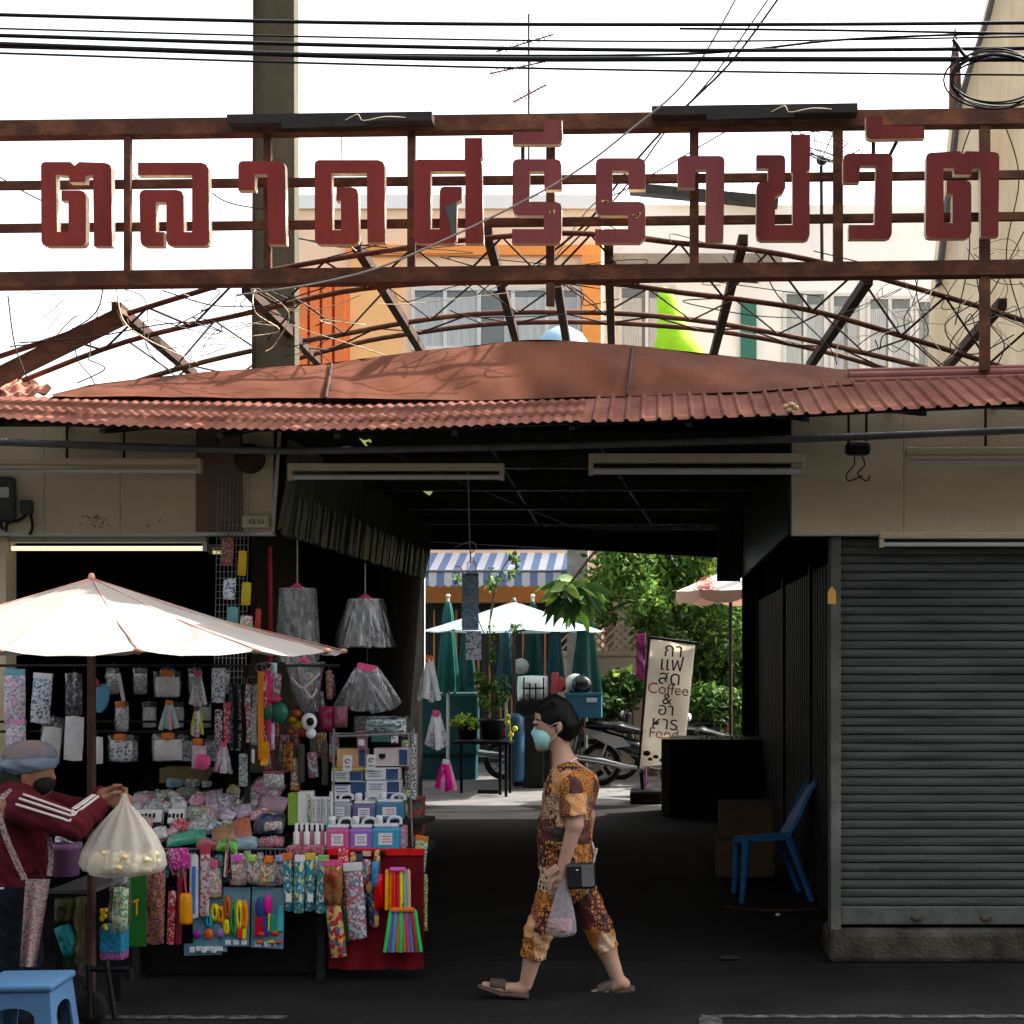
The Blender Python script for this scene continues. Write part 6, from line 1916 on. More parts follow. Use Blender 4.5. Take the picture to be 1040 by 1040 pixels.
d = MB(); d.bb((XL, 7.995, .605), (XR_, 7.999, .655)); d.build('rim_strip', quick((.36, .30, .25), .7), st)
for x in (XL + .03, XR_ - .06):
    for y in (8.08, 8.85):
        d = MB(); d.bb((x - .02, y - .02, 0), (x + .02, y + .02, .653)); d.build('leg', M_dark, st)
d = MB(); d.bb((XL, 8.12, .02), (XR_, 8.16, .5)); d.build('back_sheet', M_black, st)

GT = 'packets heaped on the stall table'
TILT = rot(-1.15, 0, 0)
def onT(px, py, dz=.03):
    """point on the sloping table seen at this spot"""
    for k in range(200):
        Y = 7.95 + k * .005
        p = P(px, py, Y)
        if p.z <= tbz(Y) + dz:
            return p
    return p
def lying(px, py, w_, h_, label, m, th=.05, rz=0, dz=.035, name='goods_packet', cat='packet', stripe=None, up=.0):
    p = onT(px, py, dz)
    t = thing(name, label, cat, p - Vector((0, 0, th / 2)), GT)
    M = rot(-.75 + up, 0, 0) @ rot(0, rz, 0)
    W, L_ = S(w_, p.y), S(h_, p.y) * 1.15
    d = MB(); d.pillow(p, W, L_, th, M, 0, 7, .3, int(px + py * 3)); d.build('pack', m, t)
    d = MB(); d.pillow(p + M @ Vector((0, -.006, .0)), W * 1.07, L_ * 1.05, th * .9, M, 0, 7, .35, int(px + py * 5)); d.build('wrapper', M_clear, t)
    if stripe:
        d = MB(); d.box(p + M @ Vector((W * .05, -th * .52, L_ * .18)), (W * .5, .006, L_ * .28), M.to_euler(), 0, .002); d.build('label', stripe, t)
    return t
R_ = [
 (147, 811, 24, 13, 'grey clear pack at the back left of the table heap', PT['grey'], 0, None),
 (168, 809, 24, 13, 'pale grey pack at the back of the table heap, second from the left', PT['grey'], .1, None),
 (190, 807, 24, 13, 'dark grey pack at the back of the table heap under the cardboard tray', quick((.20, .21, .20)), -.1, None),
 (140, 821, 16, 10, 'off white small pack at the left of the table heap', M_white, 0, None),
 (161, 819, 24, 12, 'white pack with a pink stripe in the second row of the heap', M_white, .1, M_pclip),
 (182, 819, 16, 12, 'small white pack in the second row of the heap', M_white, -.1, None),
 (201, 815, 15, 24, 'lilac pack with a pale yellow label in the middle of the heap', PT['lilac'], 0, quick((.55, .54, .25))),
 (217, 816, 20, 30, 'large lilac chequered pack leaning in the middle of the heap', PT['lilac'], -.25, None),
 (232, 817, 15, 24, 'pale violet pack right of the large chequered one', PT['lilac'], .2, None),
 (242, 820, 12, 16, 'small white printed pack right of the violet ones', PT['bw'], .3, M_white),
 (237, 804, 14, 12, 'cream yellow pack at the back of the heap right of centre', quick((.50, .47, .32)), .1, None),
 (255, 815, 20, 20, 'grey lilac pouch left of the pink chequered pack', PT['lilac'], .1, None),
 (183, 839, 19, 13, 'shiny red pack in the front half of the heap', PT['red'], .1, None),
 (205, 838, 28, 20, 'grey striped pack between the red and the tan ones', PT['grey'], .05, None),
 (171, 848, 20, 10, 'pink and white striped pack near the flower bag', PT['check'], -.5, None),
 (190, 852, 38, 13, 'shiny green pack at the front left of the heap', quick((.05, .30, .20), .2), -.2, None),
 (228, 847, 24, 20, 'tan brown pleated pack at the front of the heap', quick((.30, .17, .09)), -.25, None),
 (245, 843, 20, 26, 'rusty orange pack right of the tan one', quick((.42, .14, .09)), -.3, None),
 (213, 858, 26, 9, 'dull red pack at the front edge of the heap', quick((.40, .12, .12)), .1, None),
 (231, 860, 22, 11, 'bright green pack at the front edge of the heap', quick((.12, .42, .06), .3), .1, None),
 (250, 857, 24, 11, 'pale blue striped pack at the front edge of the heap', quick((.26, .36, .44)), -.1, None),
 (275, 856, 26, 10, 'dark plaid pack at the front edge below the navy pouch', PT['plaid'], -.1, None),
 (272, 800, 34, 18, 'pink chequered pack tied with a dark cord at the back right of the heap', PT['check'], .35, None),
 (276, 818, 30, 20, 'pinkish lilac pouch between the chequered pack and the navy pouch', quick((.46, .33, .42)), .1, None),
 (274, 837, 30, 22, 'shiny navy pouch at the right of the heap', quick((.03, .04, .10), .25), 0, None),
]
for px, py, w_, h_, lab, m, rz, stp_ in R_:
    lying(px, py, w_, h_, lab, m, .06, rz, stripe=stp_)
for px, py, w_, h_, lab in ((152, 831, 26, 14, 'white carton with black lettering at the left of the heap'), (180, 831, 16, 16, 'small white carton beside the one with black lettering')):
    p = onT(px, py, .05)
    t = thing('goods_box', lab, 'box', p - Vector((0, 0, .03)), GT)
    d = MB(); d.box(p, (S(w_, p.y), .07, S(h_, p.y)), Euler((-.5, 0, .1)), 0, .003); d.build('carton', M_white, t)
    d = MB()
    if 'black' in lab:
        for k in range(4):
            d.box(p + rot(-.5, 0, .1) @ Vector((-.035 + k * .022, -.0365, .0)), (.012, .003, .022 + .006 * (k % 2)), Euler((-.5, 0, .1)))
        d.build('print', M_black, t)
# cardboard tray and the packs around it
d = MB(); c = P(190, 787, 8.85); d.box(c, (S(46, 8.85), .2, S(15, 8.85)), Euler((0, .03, .05)), 0, .004); t = d.build('cardboard_tray', mat('tray_tan', (.30, .22, .12), .8, .12, 6)); tag(t, 'tan cardboard tray at the back of the stall table', 'tray')
for px, py, w_, h_, lab, m in ((178, 798, 18, 15, 'light blue pack leaning under the cardboard tray', quick((.24, .38, .46))), (195, 796, 17, 10, 'grey pack right of the light blue one under the tray', PT['grey']), (190, 801, 22, 5, 'thin white pack on its side under the tray', M_white), (210, 797, 10, 8, 'small pale pack at the right end of the tray', M_white)):
    strip(px, py, w_, h_, 8.75, lab, m, None, GT, .05, .04, 'goods_packet', hook=0)
d = MB(); d.bb(P(214, 806, 8.95), P(243, 784, 9.05)); o = d.build('green_tin', mat('olive_box', (.09, .11, .03), .6, .4, 20, col2=(.25, .22, .04))); tag(o, 'olive green and yellow box at the back of the table below the lilac bunch', 'box')
# upright boxes, tubes and bottles at the right of the table
def ubox(px, py, w_, h_, Y, label, m, front=None, fm=None, rz=0, dep=.1, tag_=None):
    c = P(px, py, Y)
    t = thing('goods_box', label, 'box', c - Vector((0, 0, S(h_, Y) / 2)))
    M = rot(0, 0, rz)
    d = MB(); d.box(c + Vector((0, dep / 2, 0)), (S(w_, Y), dep, S(h_, Y)), M.to_euler(), 0, .003); d.build('carton', m, t)
    if fm:
        fx, fw = front
        d = MB(); d.box(c + M @ Vector((S(fx * w_, Y), -.0015 , 0)), (S(fw * w_, Y), .004, S(h_ * .86, Y)), M.to_euler()); d.build('print', fm, t)
    if tag_:
        d = MB()
        for k in range(3):
            d.box(c + M @ Vector((S(-.22 * w_, Y), -.0012, S(h_ * (.22 - .2 * k), Y))), (S(w_ * (.40 - .1 * (k % 2)), Y), .003, S(h_ * .07, Y)), M.to_euler())
        d.build('lettering', quick((.16, .20, .30)), t)
    return t
M_lime = mat('lime_carton', (.26, .46, .06), .4, .1, 20)
M_navyp = mat('print_blue_deep', (.05, .10, .24), .4, .2, 25)
M_tealp = mat('print_green_teal', (.10, .34, .32), .4, .15, 25)
ubox(297, 822, 11, 32, 8.2, 'upright lime green carton beside the white printed one', M_lime, rz=.1)
ubox(309, 821, 15, 33, 8.2, 'upright white carton with green corner right of the lime one', M_white, (.3, .2), PT['greenwhite'], .1)
for k in range(4):
    ubox(319 + k * 5.2, 824, 4.4, 28, 8.18 + .01 * (k % 2), ['slim white carton, first of four beside the lime one', 'slim white carton, second of four beside the lime one', 'slim white carton, third of four beside the lime one', 'slim white carton, last of four next to the jugs'][k], M_white, (.0, .4), PT['grey'], .0, .06)
def bottle(px, y0, y1, Y, label, cap, body=M_white):
    c = P(px, y1, Y); h_ = S(y1 - y0, Y)
    t = thing('small_bottle', label, 'bottle', c, 'small bottles on the stall')
    d = MB(); d.lathe([(0, 0), (.016, 0), (.017, .01), (.017, h_ * .55), (.008, h_ * .66), (.008, h_ * .7), (0, h_ * .7)], c, 12); d.build('body', body, t)
    d = MB(); d.lathe([(.0095, h_ * .68), (.0095, h_), (0, h_)], c, 10); d.build('cap', cap, t)
for k in range(7):
    bottle(301 + k * 5.3, 836, 858, 8.03 + .03 * (k % 2), ['small white bottle, leftmost of the row before the slim cartons', 'small white bottle, second from the left of its row', 'small white bottle, third from the left of its row', 'small white bottle in the middle of its row', 'small white bottle, third from the right of its row', 'small white bottle, second from the right of its row', 'small teal capped bottle, rightmost of its row by the pink jug'][k], M_white if k < 6 else M_tealp, M_white if k % 2 == 0 else quick((.45, .2, .24)))
t = thing('plaid_tray', 'pink plaid basket under the row of small bottles', 'basket', P(312, 868, 8.0))
d = MB(); a, c = P(290, 868, 7.96), P(334, 858, 8.1); d.box((a + c) / 2, (c.x - a.x, .12, abs(c.z - a.z) + .02), None, 0, .01); d.build('basket', PT['plaid'], t)

# ---- the right hand display stand with jugs and mask boxes
ds = thing('display_stand', 'display stand with a red cloth front holding jugs and mask boxes', 'stand', P(384, 985, 8.1))
x0, x1 = P(335, 0, 8.0).x, P(430, 0, 8.0).x
z1_ = P(0, 864, 8.0).z
d = MB(); d.bb((x0, 8.0, z1_ - .03), (x1, 8.42, z1_)); d.bb((x0, 8.2, P(0, 833, 8.2).z - .02), (x1, 8.42, P(0, 833, 8.2).z)); d.build('shelf', M_dark, ds)
M_redc = mat('red_cloth', (.15, .005, .010), .9, .15, 5, .2, 20)
d = MB()
def cl_(u, v):
    x = lerp(x0 - .005, x1 + .005, u)
    y = 7.985 + .014 * math.sin(u * 21) * (1 - v) + .012 * math.sin(u * 9 + 2) * (1 - v)
    return (x, y, lerp(.07, z1_ - .001, v))
d.grid(cl_, 60, 8, thick=(0, .004, 0)); d.build('cloth', M_redc, ds)
d = MB(); d.bb((x0 - .008, 7.975, z1_ - .022), (x1 + .008, 7.998, z1_ + .012)); d.build('red_rim', quick((.50, .03, .03), .45), ds)
d = MB()
for px in (362, 385):
    d.box(P(px, 867, 7.97), (.07, .02, .03), None, 0, .006)
d.build('clip', M_black, ds)
d = MB(); d.box(P(372, 867, 7.968), (S(9, 8), .006, S(5, 8)), None, 0); d.build('price_tag', M_fascia, ds)
d = MB()
for px, yy in ((339, 8.4), (420, 8.4)):
    q = P(px, 740, yy); d.tube([q, (q.x, yy, 0)], .008, 6)
for py in (745, 778, 800):
    d.tube([P(339, py, 8.4), P(420, py, 8.4)], .006, 5)
d.tube([P(337, 748, 8.15), P(420, 745, 8.15)], .007, 5); d.tube([P(338, 748, 8.15), P(340, 860, 8.15)], .006, 5); d.tube([P(415, 745, 8.15), P(419, 860, 8.15)], .006, 5)
d.build('frame', mat('dull_wire', (.30, .30, .30), .4, .2, 20, metal=.5), ds)
def jug(px, y0, y1, w_, Y, label, liquid, lab):
    c = P(px, y1, Y); W, h_ = S(w_, Y), S(y1 - y0, Y)
    t = thing('plastic_jug', label, 'jug', c, 'jugs of coloured sanitiser')
    bh = h_ * .68
    f_ = Field((-W * .75, -W * .6, -.02), (W * .75, W * .6, h_ + .03), .0045)
    d = MB(); d.box(c + Vector((0, 0, bh / 2)), (W, W * .62, bh), None, 0, .014); d.build('body', liquid, t)
    d = MB(); d.box(c + Vector((0, 0, bh + h_ * .055)), (W * .88, W * .5, h_ * .11), None, 0, .010)
    hx = W * .16
    d.tube(smooth_pts([c + Vector((-.02 + hx, 0, bh + h_ * .10)), c + Vector((hx - .01, 0, bh + h_ * .25)), c + Vector((hx + .025, 0, bh + h_ * .30)), c + Vector((hx + .05, 0, bh + h_ * .24)), c + Vector((hx + .052, 0, bh + h_ * .08))]), .009, 7)
    d.build('shoulder_handle', mat('jug_white', (.74, .76, .82), .3, .08, 9), t)
    d = MB(); d.lathe([(.0, .045), (.018, .045), (.02, .03), (.02, 0), (0, 0)], c + Vector((-W * .28, 0, bh + h_ * .10)), 12); d.build('cap', M_white, t)
    d = MB(); d.box(c + Vector((0, -W * .31 - .001, bh * .52)), (W * .5, .002, bh * .52), None, 0); lb = d.build('label', M_white, t)
    d = MB()
    for k in range(3):
        d.box(c + Vector((lab * .006, -W * .31 - .0025, bh * (.64 - .12 * k))), (W * (.34 - .08 * (k % 2)), .0015, bh * .035), None, 0)
    d.build('print', quick((.14, .16, .24)) if lab == 0 else quick((.34, .12, .14)), lb)
liq = lambda n_, c: mat(n_, c, .15, .06, 3, coat=.5)
jug(344, 830, 864, 24, 8.05, 'jug of hot pink sanitiser at the left of the front row', liq('liquid_pink', (.66, .11, .32)), 0)
jug(368, 830, 864, 24, 8.05, 'jug of violet sanitiser in the middle of the front row', liq('liquid_violet', (.32, .17, .55)), 0)
jug(393, 829, 863, 28, 8.05, 'jug of sky blue sanitiser at the right of the front row', liq('liquid_blue', (.05, .36, .58)), 1)
jug(345, 806, 833, 25, 8.26, 'jug of clear whitish sanitiser at the left of the back row', liq('liquid_clear', (.42, .42, .50)), 0)
jug(371, 808, 833, 24, 8.26, 'jug of dusky violet sanitiser in the middle of the back row', liq('liquid_violet2', (.18, .16, .36)), 0)
jug(397, 806, 833, 28, 8.26, 'jug of blue sanitiser at the right of the back row', liq('liquid_blue2', (.06, .22, .38)), 1)
YBX = 8.36
ubox(354, 801, 34, 15, YBX, 'white mask carton with a teal top strip, above the clear jug', M_white, (.28, .42), M_navyp, 0, .1, 1)
d = MB(); c = P(353, 795.5, YBX); d.box(c + Vector((0, .05, 0)), (S(32, YBX), .1, S(3, YBX)), None, 0); tag(d.build('flat_carton', M_tealp), 'flat teal carton lying on the white mask carton', 'carton')
ubox(352, 788, 31, 11, YBX + .004, 'white mask carton with a yellow top, under the tan carton', M_white, (.3, .38), M_navyp, 0, .1, 1)
d = MB(); c = P(354, 781, YBX); d.box(c + Vector((0, .05, 0)), (S(34, YBX), .1, S(2.4, YBX)), None, 0); tag(d.build('flat_carton', quick((.50, .38, .12))), 'flat yellow carton lying on the lower white mask carton', 'carton')
for k, py in enumerate((786, 799, 811)):
    ubox(388 + (k % 2), py, 34, 12.2, YBX - .03, ['white and blue mask carton, topmost of the stack of three', 'white and blue mask carton, middle of the stack of three', 'white and blue mask carton, lowest of the stack of three'][k], M_white, (.3, .36), M_navyp, 0, .1, 1)
ubox(357, 770, 30, 19, YBX + .01, 'tan and blue carton on the upper left of the display stand', quick((.46, .30, .17)), (.36, .22), M_navyp, 0, .1)
ubox(397, 769, 35, 18, YBX, 'white pink carton with a black mask picture on the upper right', quick((.56, .48, .48)), (.36, .24), M_navyp, 0, .1)
d = MB(); c = P(388, 768, YBX - .012); d.prism([c + Vector((x * .007, 0, z * .007)) for x, z in ((-2.6, 2), (2.6, 2), (2.6, -1), (0, -2.4), (-2.6, -1))][::-1], .004); tag(d.build('mask_picture', M_black), 'black face mask picture on the pink white carton', 'picture')
ubox(386, 747, 18, 13, YBX, 'small teal carton at the top of the display stand', M_tealp, None, None, 0, .08)
t = thing('pink_cup', 'pink plastic cup with a white label at the top left of the stand', 'cup', P(368, 761, YBX))
d = MB(); d.lathe([(.0, 0), (.028, 0), (.036, .10), (.038, .10), (.038, .104), (.032, .10)], P(368, 761, YBX), 16); d.build('body', quick((.50, .26, .34)), t)
d = MB(); d.box(P(367, 754, YBX - .037), (.034, .004, .034), None, 0); d.build('label', M_white, t)
for px, py, w_, h_, lab in ((353, 775, 9, 16, 'white price tag before the tan carton'), (377, 774, 9, 15, 'white price tag between the two upper cartons'), (401, 750, 7, 9, 'small white price tag beside the teal carton')):
    c = P(px, py, YBX - .06); t = thing('price_tag', lab, 'price tag', c - Vector((0, 0, S(h_, YBX) / 2)), 'price tags on the display stand')
    d = MB(); d.box(c, (S(w_, YBX), .004, S(h_, YBX)), Euler((0, .05, 0)), 0); d.build('card', M_white, t)
    d = MB(); d.tube([c + Vector((.013 * math.cos(a), -.004, .012 + .011 * math.sin(a))) for a in [i * .5 for i in range(11)]], .003, 4); d.box(c + Vector((0, -.0035, -.02)), (S(w_ * .55, YBX), .003, .006)); d.build('print', quick((.10, .10, .12)), t)
t = thing('goods_bag', 'crumpled clear bag of teal masks heaped on top of the display stand', 'bag', P(388, 745, 8.38))
d = MB(); d.pillow(P(388, 738, 8.38), S(58, 8.4), S(22, 8.4), .16, None, 0, 12, .4, 5); d.build('bag', M_clear2, t)
d = MB(); d.pillow(P(392, 738, 8.40), S(42, 8.4), S(15, 8.4), .11, None, 0, 10, .4, 6); d.build('contents', pattern_mat('print_teal_white', [(.30, .46, .46), (.55, .58, .58), (.06, .10, .12), (.40, .52, .52)], 30), t)
d = MB(); d.bb(P(414, 848, 8.3), P(432, 808, 8.42)); o = d.build('printed_board', pattern_mat('print_dark_red', [(.20, .05, .03), (.14, .03, .03), (.25, .08, .05), (.05, .08, .07)], 30)); tag(o, 'dark red printed panel right of the jugs', 'panel')
d = MB(); d.bb(P(418, 812, 8.25), P(424, 745, 8.3)); o = d.build('hanging_strip', PT['bw']); tag(o, 'narrow black and white pack hung at the right side of the mask cartons', 'pack')
d = MB(); c = P(411, 852, 8.2); d.bb(P(407, 866, 8.1), P(414, 838, 8.2)); tag(d.build('goods_box', PT['check']), 'pinkish carton squeezed right of the sky blue jug', 'box')

# ---- goods hung along the front
YF = 7.93
GF = 'goods hanging along the front of the stall'
strip(158, 912, 20, 96, YF, 'long brown and pink chain of hair ties at the left of the front row', PT['hair'], None, GF, .02, .07)
strip(182, 872, 24, 22, YF, 'magenta printed card at the left of the front row', pattern_mat('print_magenta', [(.48, .05, .26), (.40, .04, .22), (.56, .40, .50), (.50, .08, .30)], 70), None, GF, -.1, mid=None)
strip(174, 932, 8, 56, YF + .01, 'long white and red strip left of the orange pouch', PT['red'], None, GF, .04)
strip(182, 925, 6, 70, YF + .02, 'thin dark red strip behind the orange pouch', quick((.22, .03, .05)), None, GF, .03)
t = thing('orange_pouch', 'bright orange cylinder pouch hanging at the left of the front row', 'pouch', P(189, 937, YF), GF)
d = MB(); c = P(189, 922, YF - .03); d.lathe([(0, -.085), (.032, -.085), (.034, -.07), (.034, .06), (.028, .078), (0, .08)], c, 16); d.build('pouch', quick((.66, .24, .02), .35), t)
d = MB(); d.bar(c + Vector((0, 0, .08)), P(186, 880, YF - .01), .008, .008); d.build('cord', quick((.35, .05, .06)), t)
t = strip(197, 900, 9, 66, YF, 'white card holding a blue pen in the front row', M_white, None, GF, 0, .012)
d = MB(); d.tube([P(197, 880, YF - .02), P(196, 928, YF - .02)], .010, 7); d.build('pen', quick((.05, .16, .42), .3), t)
strip(208, 896, 11, 70, YF, 'white and red narrow card right of the blue pen', pattern_mat('print_white_red', [(.56, .54, .56), (.52, .46, .50), (.40, .07, .08), (.5, .46, .5)], 50), quick((.4, .06, .08)), GF, .02)
bag(218, 893, 16, 40, YF, 'small clear packet of beads with a pink clip in the front row', PT['toy2'], M_pclip, GF)
bunch(231, 876, 12, 38, YF, 'bunch of black and white pencils in the front row', [M_black, M_white, quick((.35, .08, .07)), M_black], quick((.2, .15, .12)), GF, 5)
bag(242, 884, 19, 32, YF, 'orange and white toy packet with a magenta clip', PT['toy2'], quick((.60, .12, .42)), GF, 0, 6, .06)
bag(257, 883, 17, 30, YF, 'white toy packet with a green clip and a red heart', pattern_mat('print_white_toys', [(.60, .60, .60), (.60, .60, .60), (.55, .06, .10), (.12, .32, .14), (.58, .58, .6)], 45), quick((.28, .50, .14)), GF, 0, 6, .06)
bag(272, 885, 21, 32, YF, 'yellow, red and navy toy packet in the front row', PT['toy'], M_oclip, GF, .1, 6, .07)
bag(285, 884, 14, 32, YF, 'violet grey toy packet left of the teal packs', PT['greyviolet'], quick((.3, .3, .5)), GF, 0, 6, .05)
ropecard(213, 940, 34, 54, YF + .04, 'blue toy card with yellow and orange rope loops at the left', [(6, -14, 8, 16, (.62, .52, .05), 'loop'), (12, -12, 8, 16, (.62, .26, .04), 'loop'), (0, -6, 6, 14, (.05, .26, .34), 'loop'), (-12, 8, 9, 9, (.22, .04, .22), 'ball'), (0, 8, 9, 11, (.55, .12, .04), 'ball'), (12, 7, 9, 10, (.28, .16, .45), 'ball')], GF)
ropecard(206, 964, 38, 12, YF + .05, 'lower edge of another blue toy card showing white figures', [(-10, 0, 5, 6, (.55, .55, .57), 'box'), (2, 0, 5, 6, (.55, .55, .57), 'box'), (12, 0, 5, 6, (.5, .5, .55), 'box')], GF, None, False)
ropecard(240, 931, 27, 60, YF + .035, 'blue toy card with green, yellow and orange ropes in the middle', [(-8, -10, 6, 22, (.40, .10, .03), 'loop'), (-9, 10, 5, 14, (.60, .50, .05), 'loop'), (-2, 2, 7, 34, (.04, .20, .08), 'loop'), (4, -2, 7, 30, (.62, .50, .03), 'loop'), (9, -2, 6, 30, (.62, .22, .03), 'loop'), (5, 14, 6, 14, (.50, .05, .04), 'box'), (9, 15, 4, 14, (.62, .50, .05), 'box')], GF)
ropecard(272, 932, 34, 62, YF + .03, 'blue toy card with navy and hot pink brushes, rightmost of three', [(-7, -10, 10, 24, (.03, .05, .16), 'ball'), (1, -14, 8, 22, (.62, .05, .28), 'ball'), (-8, 8, 8, 20, (.35, .02, .04), 'box'), (-1, 8, 6, 18, (.04, .05, .2), 'box'), (7, 6, 8, 18, (.03, .22, .12), 'box'), (14, 0, 6, 26, (.10, .36, .45), 'box'), (2, 4, 2, 18, (.60, .52, .05), 'box'), (-6, 16, 9, 6, (.45, .04, .03), 'ball'), (8, 15, 9, 6, (.45, .05, .04), 'ball'), (-8, 24, 8, 4, (.45, .10, .03), 'ball'), (4, 24, 8, 4, (.40, .3, .03), 'ball'), (12, 24, 6, 4, (.4, .05, .04), 'ball')], GF)
for k, px in enumerate((293, 304, 315, 327)):
    t = strip(px, 897 + (k % 2) * 2, 10.5, 58, YF - .02 * (k % 2), ['tall teal printed pack, leftmost of four in the front row', 'tall teal printed pack, second of four in the front row', 'tall teal printed pack, third of four in the front row', 'tall teal printed pack, rightmost of four next to the red cloth'][k], PT['teal'], [M_oclip, M_white, quick((.5, .4, .1)), quick((.2, .4, .15))][k], GF, (-.06, .02, 0, .06)[k], .05)
    d = MB(); d.box(P(px, 912, YF - .045), (.03, .006, .045), None, 0, .002); d.build('label', M_white, t)
strip(338, 898, 20, 46, YF - .02, 'gold and red foil pack shaped like a bulging mask, left of the red cloth', mat('gold_foil', (.34, .05, .04), .22, .3, 4, .3, 12, col2=(.50, .36, .12), c2pos=(.42, .56), metal=.4), M_pclip, GF, 0, .1)
strip(341, 942, 17, 62, YF - .01, 'dull red and navy foil strip hanging below the gold one', PT['foil'], None, GF, -.12, .04)
strip(352, 935, 7, 44, YF + .02, 'dark green strip between the foil and the grey violet pack', quick((.03, .10, .05)), None, GF)
strip(361, 916, 20, 76, YF - .02, 'large grey violet printed pack in front of the red cloth', PT['greyviolet'], M_white, GF, -.08, .04)
t = strip(385, 905, 10, 36, YF, 'bright red toy hanging in front of the red cloth', quick((.50, .02, .03), .3), None, GF, 0, .05)
strip(381, 888, 7, 26, YF - .01, 'small blue toy hanging above the bright red one', quick((.06, .22, .42), .3), None, GF, 0, .04)
tubes(404, 902, 27, 44, YF - .02, 'upper bundle of orange, red, yellow and blue tubes', [(.62, .28, .05), (.60, .20, .04), (.55, .04, .03), (.50, .05, .10), (.64, .52, .05), (.25, .45, .56), (.50, .32, .22)], .05, quick((.58, .14, .40)), GF)
tubes(409, 944, 40, 46, YF - .03, 'lower splayed bundle of green, violet and orange tubes', [(.05, .42, .12), (.20, .12, .40), (.10, .22, .42), (.62, .22, .04), (.05, .40, .14), (.60, .24, .04), (.32, .08, .28), (.12, .30, .40), (.24, .04, .03), (.04, .46, .14)], .35, M_oclip, GF)
strip(427, 868, 14, 36, YF + .1, 'green and white clip strip at the right edge of the stand', PT['greenwhite'], M_oclip, GF, .1)
strip(428, 903, 13, 32, YF + .1, 'olive green printed card at the right edge of the stand', pattern_mat('print_olive', [(.12, .20, .06), (.40, .42, .28), (.08, .14, .05), (.45, .40, .12)], 60), None, GF)
strip(430, 931, 9, 30, YF + .1, 'narrow olive printed card below the other at the right edge', pattern_mat('print_olive', []), None, GF)

# small crowded goods that fill the gaps along the stall front
r = random.Random(77)
fl_m = [PT['toy'], PT['toy2'], PT['hair'], PT['greyviolet'], PT['red'], PT['whiteblue'], PT['greenwhite'], PT['teal'], PT['pinkblue'], M_white]
for k in range(34):
    px = lerp(166, 336, (k + r.random()) / 34)
    strip(px, 878 + r.uniform(-5, 10), r.uniform(5, 9), r.uniform(16, 30), YF + .045 + .02 * r.random(), 'small printed packet among the crowded goods hung along the stall table edge', r.choice(fl_m), None, 'small packets crowding the table edge', r.uniform(-.15, .15), .02, hook=3)
for k in range(16):
    px = lerp(338, 384, (k % 8 + r.random()) / 8)
    strip(px, 885 + 45 * (k // 8) + r.uniform(-8, 12), r.uniform(6, 9), r.uniform(26, 44), YF + .03, 'dark foil packet among those hung before the red cloth', r.choice([PT['foil'], PT['navy'], PT['greyviolet'], PT['red']]), None, 'foil packets before the red cloth', r.uniform(-.12, .12), .03, hook=3)
for k in range(26):
    px, py = r.uniform(142, 290), r.uniform(806, 850)
    lying(px, py, r.uniform(12, 18), r.uniform(8, 14), 'small mixed packet lying among the heap on the stall table', r.choice([PT['grey'], PT['lilac'], M_white, PT['check'], PT['whiteblue'], PT['toy2'], PT['greenwhite']]), .04, r.uniform(-.6, .6), .05 + .02 * r.random())
for k in range(22):
    px = lerp(262, 345, r.random())
    strip(px, r.uniform(690, 790), r.uniform(6, 12), r.uniform(16, 34), YR + .18 + .1 * r.random(), 'dim packet hanging deep behind the straps and toys', r.choice([PT['red'], PT['navy'], PT['hair'], PT['greyviolet'], PT['foil'], PT['greenwhite'], PT['toy']]), None, 'dim packets deep in the stall', r.uniform(-.1, .1), .03)
for k in range(10):
    px = lerp(408, 424, r.random())
    strip(px, 760 + k * 16, r.uniform(7, 11), r.uniform(16, 26), 8.5, 'packet in the column hung at the right side of the stall', r.choice([PT['hair'], PT['navy'], PT['greenwhite'], PT['foil'], PT['bw']]), None, 'packets at the right side of the stall', r.uniform(-.1, .1), .03)

# things hung on the wire mesh column
for k, (px, py, w_, h_, m, lab) in enumerate(((231, 560, 12, 30, PT['hair'], 'brown framed card hung high on the wire mesh column'), (246, 572, 9, 26, quick((.5, .34, .04)), 'mustard yellow packet on the wire mesh column'), (233, 598, 14, 22, PT['whiteblue'], 'pale printed card on the wire mesh column'), (250, 603, 10, 24, quick((.46, .36, .06)), 'yellow packet low on the wire mesh column'), (236, 628, 12, 24, quick((.12, .26, .26)), 'teal packet on the wire mesh column above the parasol edge'), (250, 636, 14, 22, PT['toy2'], 'orange and white picture packet on the wire mesh column'), (262, 630, 6, 24, quick((.35, .05, .04)), 'thin red packet beside the wire mesh column'), (224, 640, 12, 18, PT['bw'], 'black and white packet low on the wire mesh column'))):
    strip(px, py, w_, h_, 8.42, lab, m, None, 'packets on the wire mesh column', .05, .03)
d = MB(); d.tube([P(274, 555, 8.7), P(275, 650, 8.7), (P(275, 650, 8.7).x, 8.7, 0)], .014, 7); o = d.build('red_pole', quick((.30, .03, .04))); tag(o, 'dark red pole standing right of the wire mesh column', 'pole')
for k in range(14):
    bag(lerp(110, 240, (k + .5) / 14), 692 + 34 * (k % 3), 15, 28, YR + .12, 'dim clear packet hanging in the second row behind the front packets', [PT['grey'], M_white, PT['whiteblue']][k % 3], None, 'dim clear packets in the second row')
# ================================================================== stall parasol, cart corner, stools
M_cream = mat('parasol_cream', (.40, .365, .335), .75, .10, 2.0, .10, 9, translucent=.42)
M_pinkseam = mat('parasol_seam', (.50, .25, .18), .7, .15, 9)
parasol('market_parasol', 'large cream canvas parasol with pinkish seams over the left stall', 93, 661, 588, 7.12, S(251, 7.12), 14, M_cream, phs=.294, finial=.55, mp=M_pinkseam, sag=.07, apexx=93, seed=4)

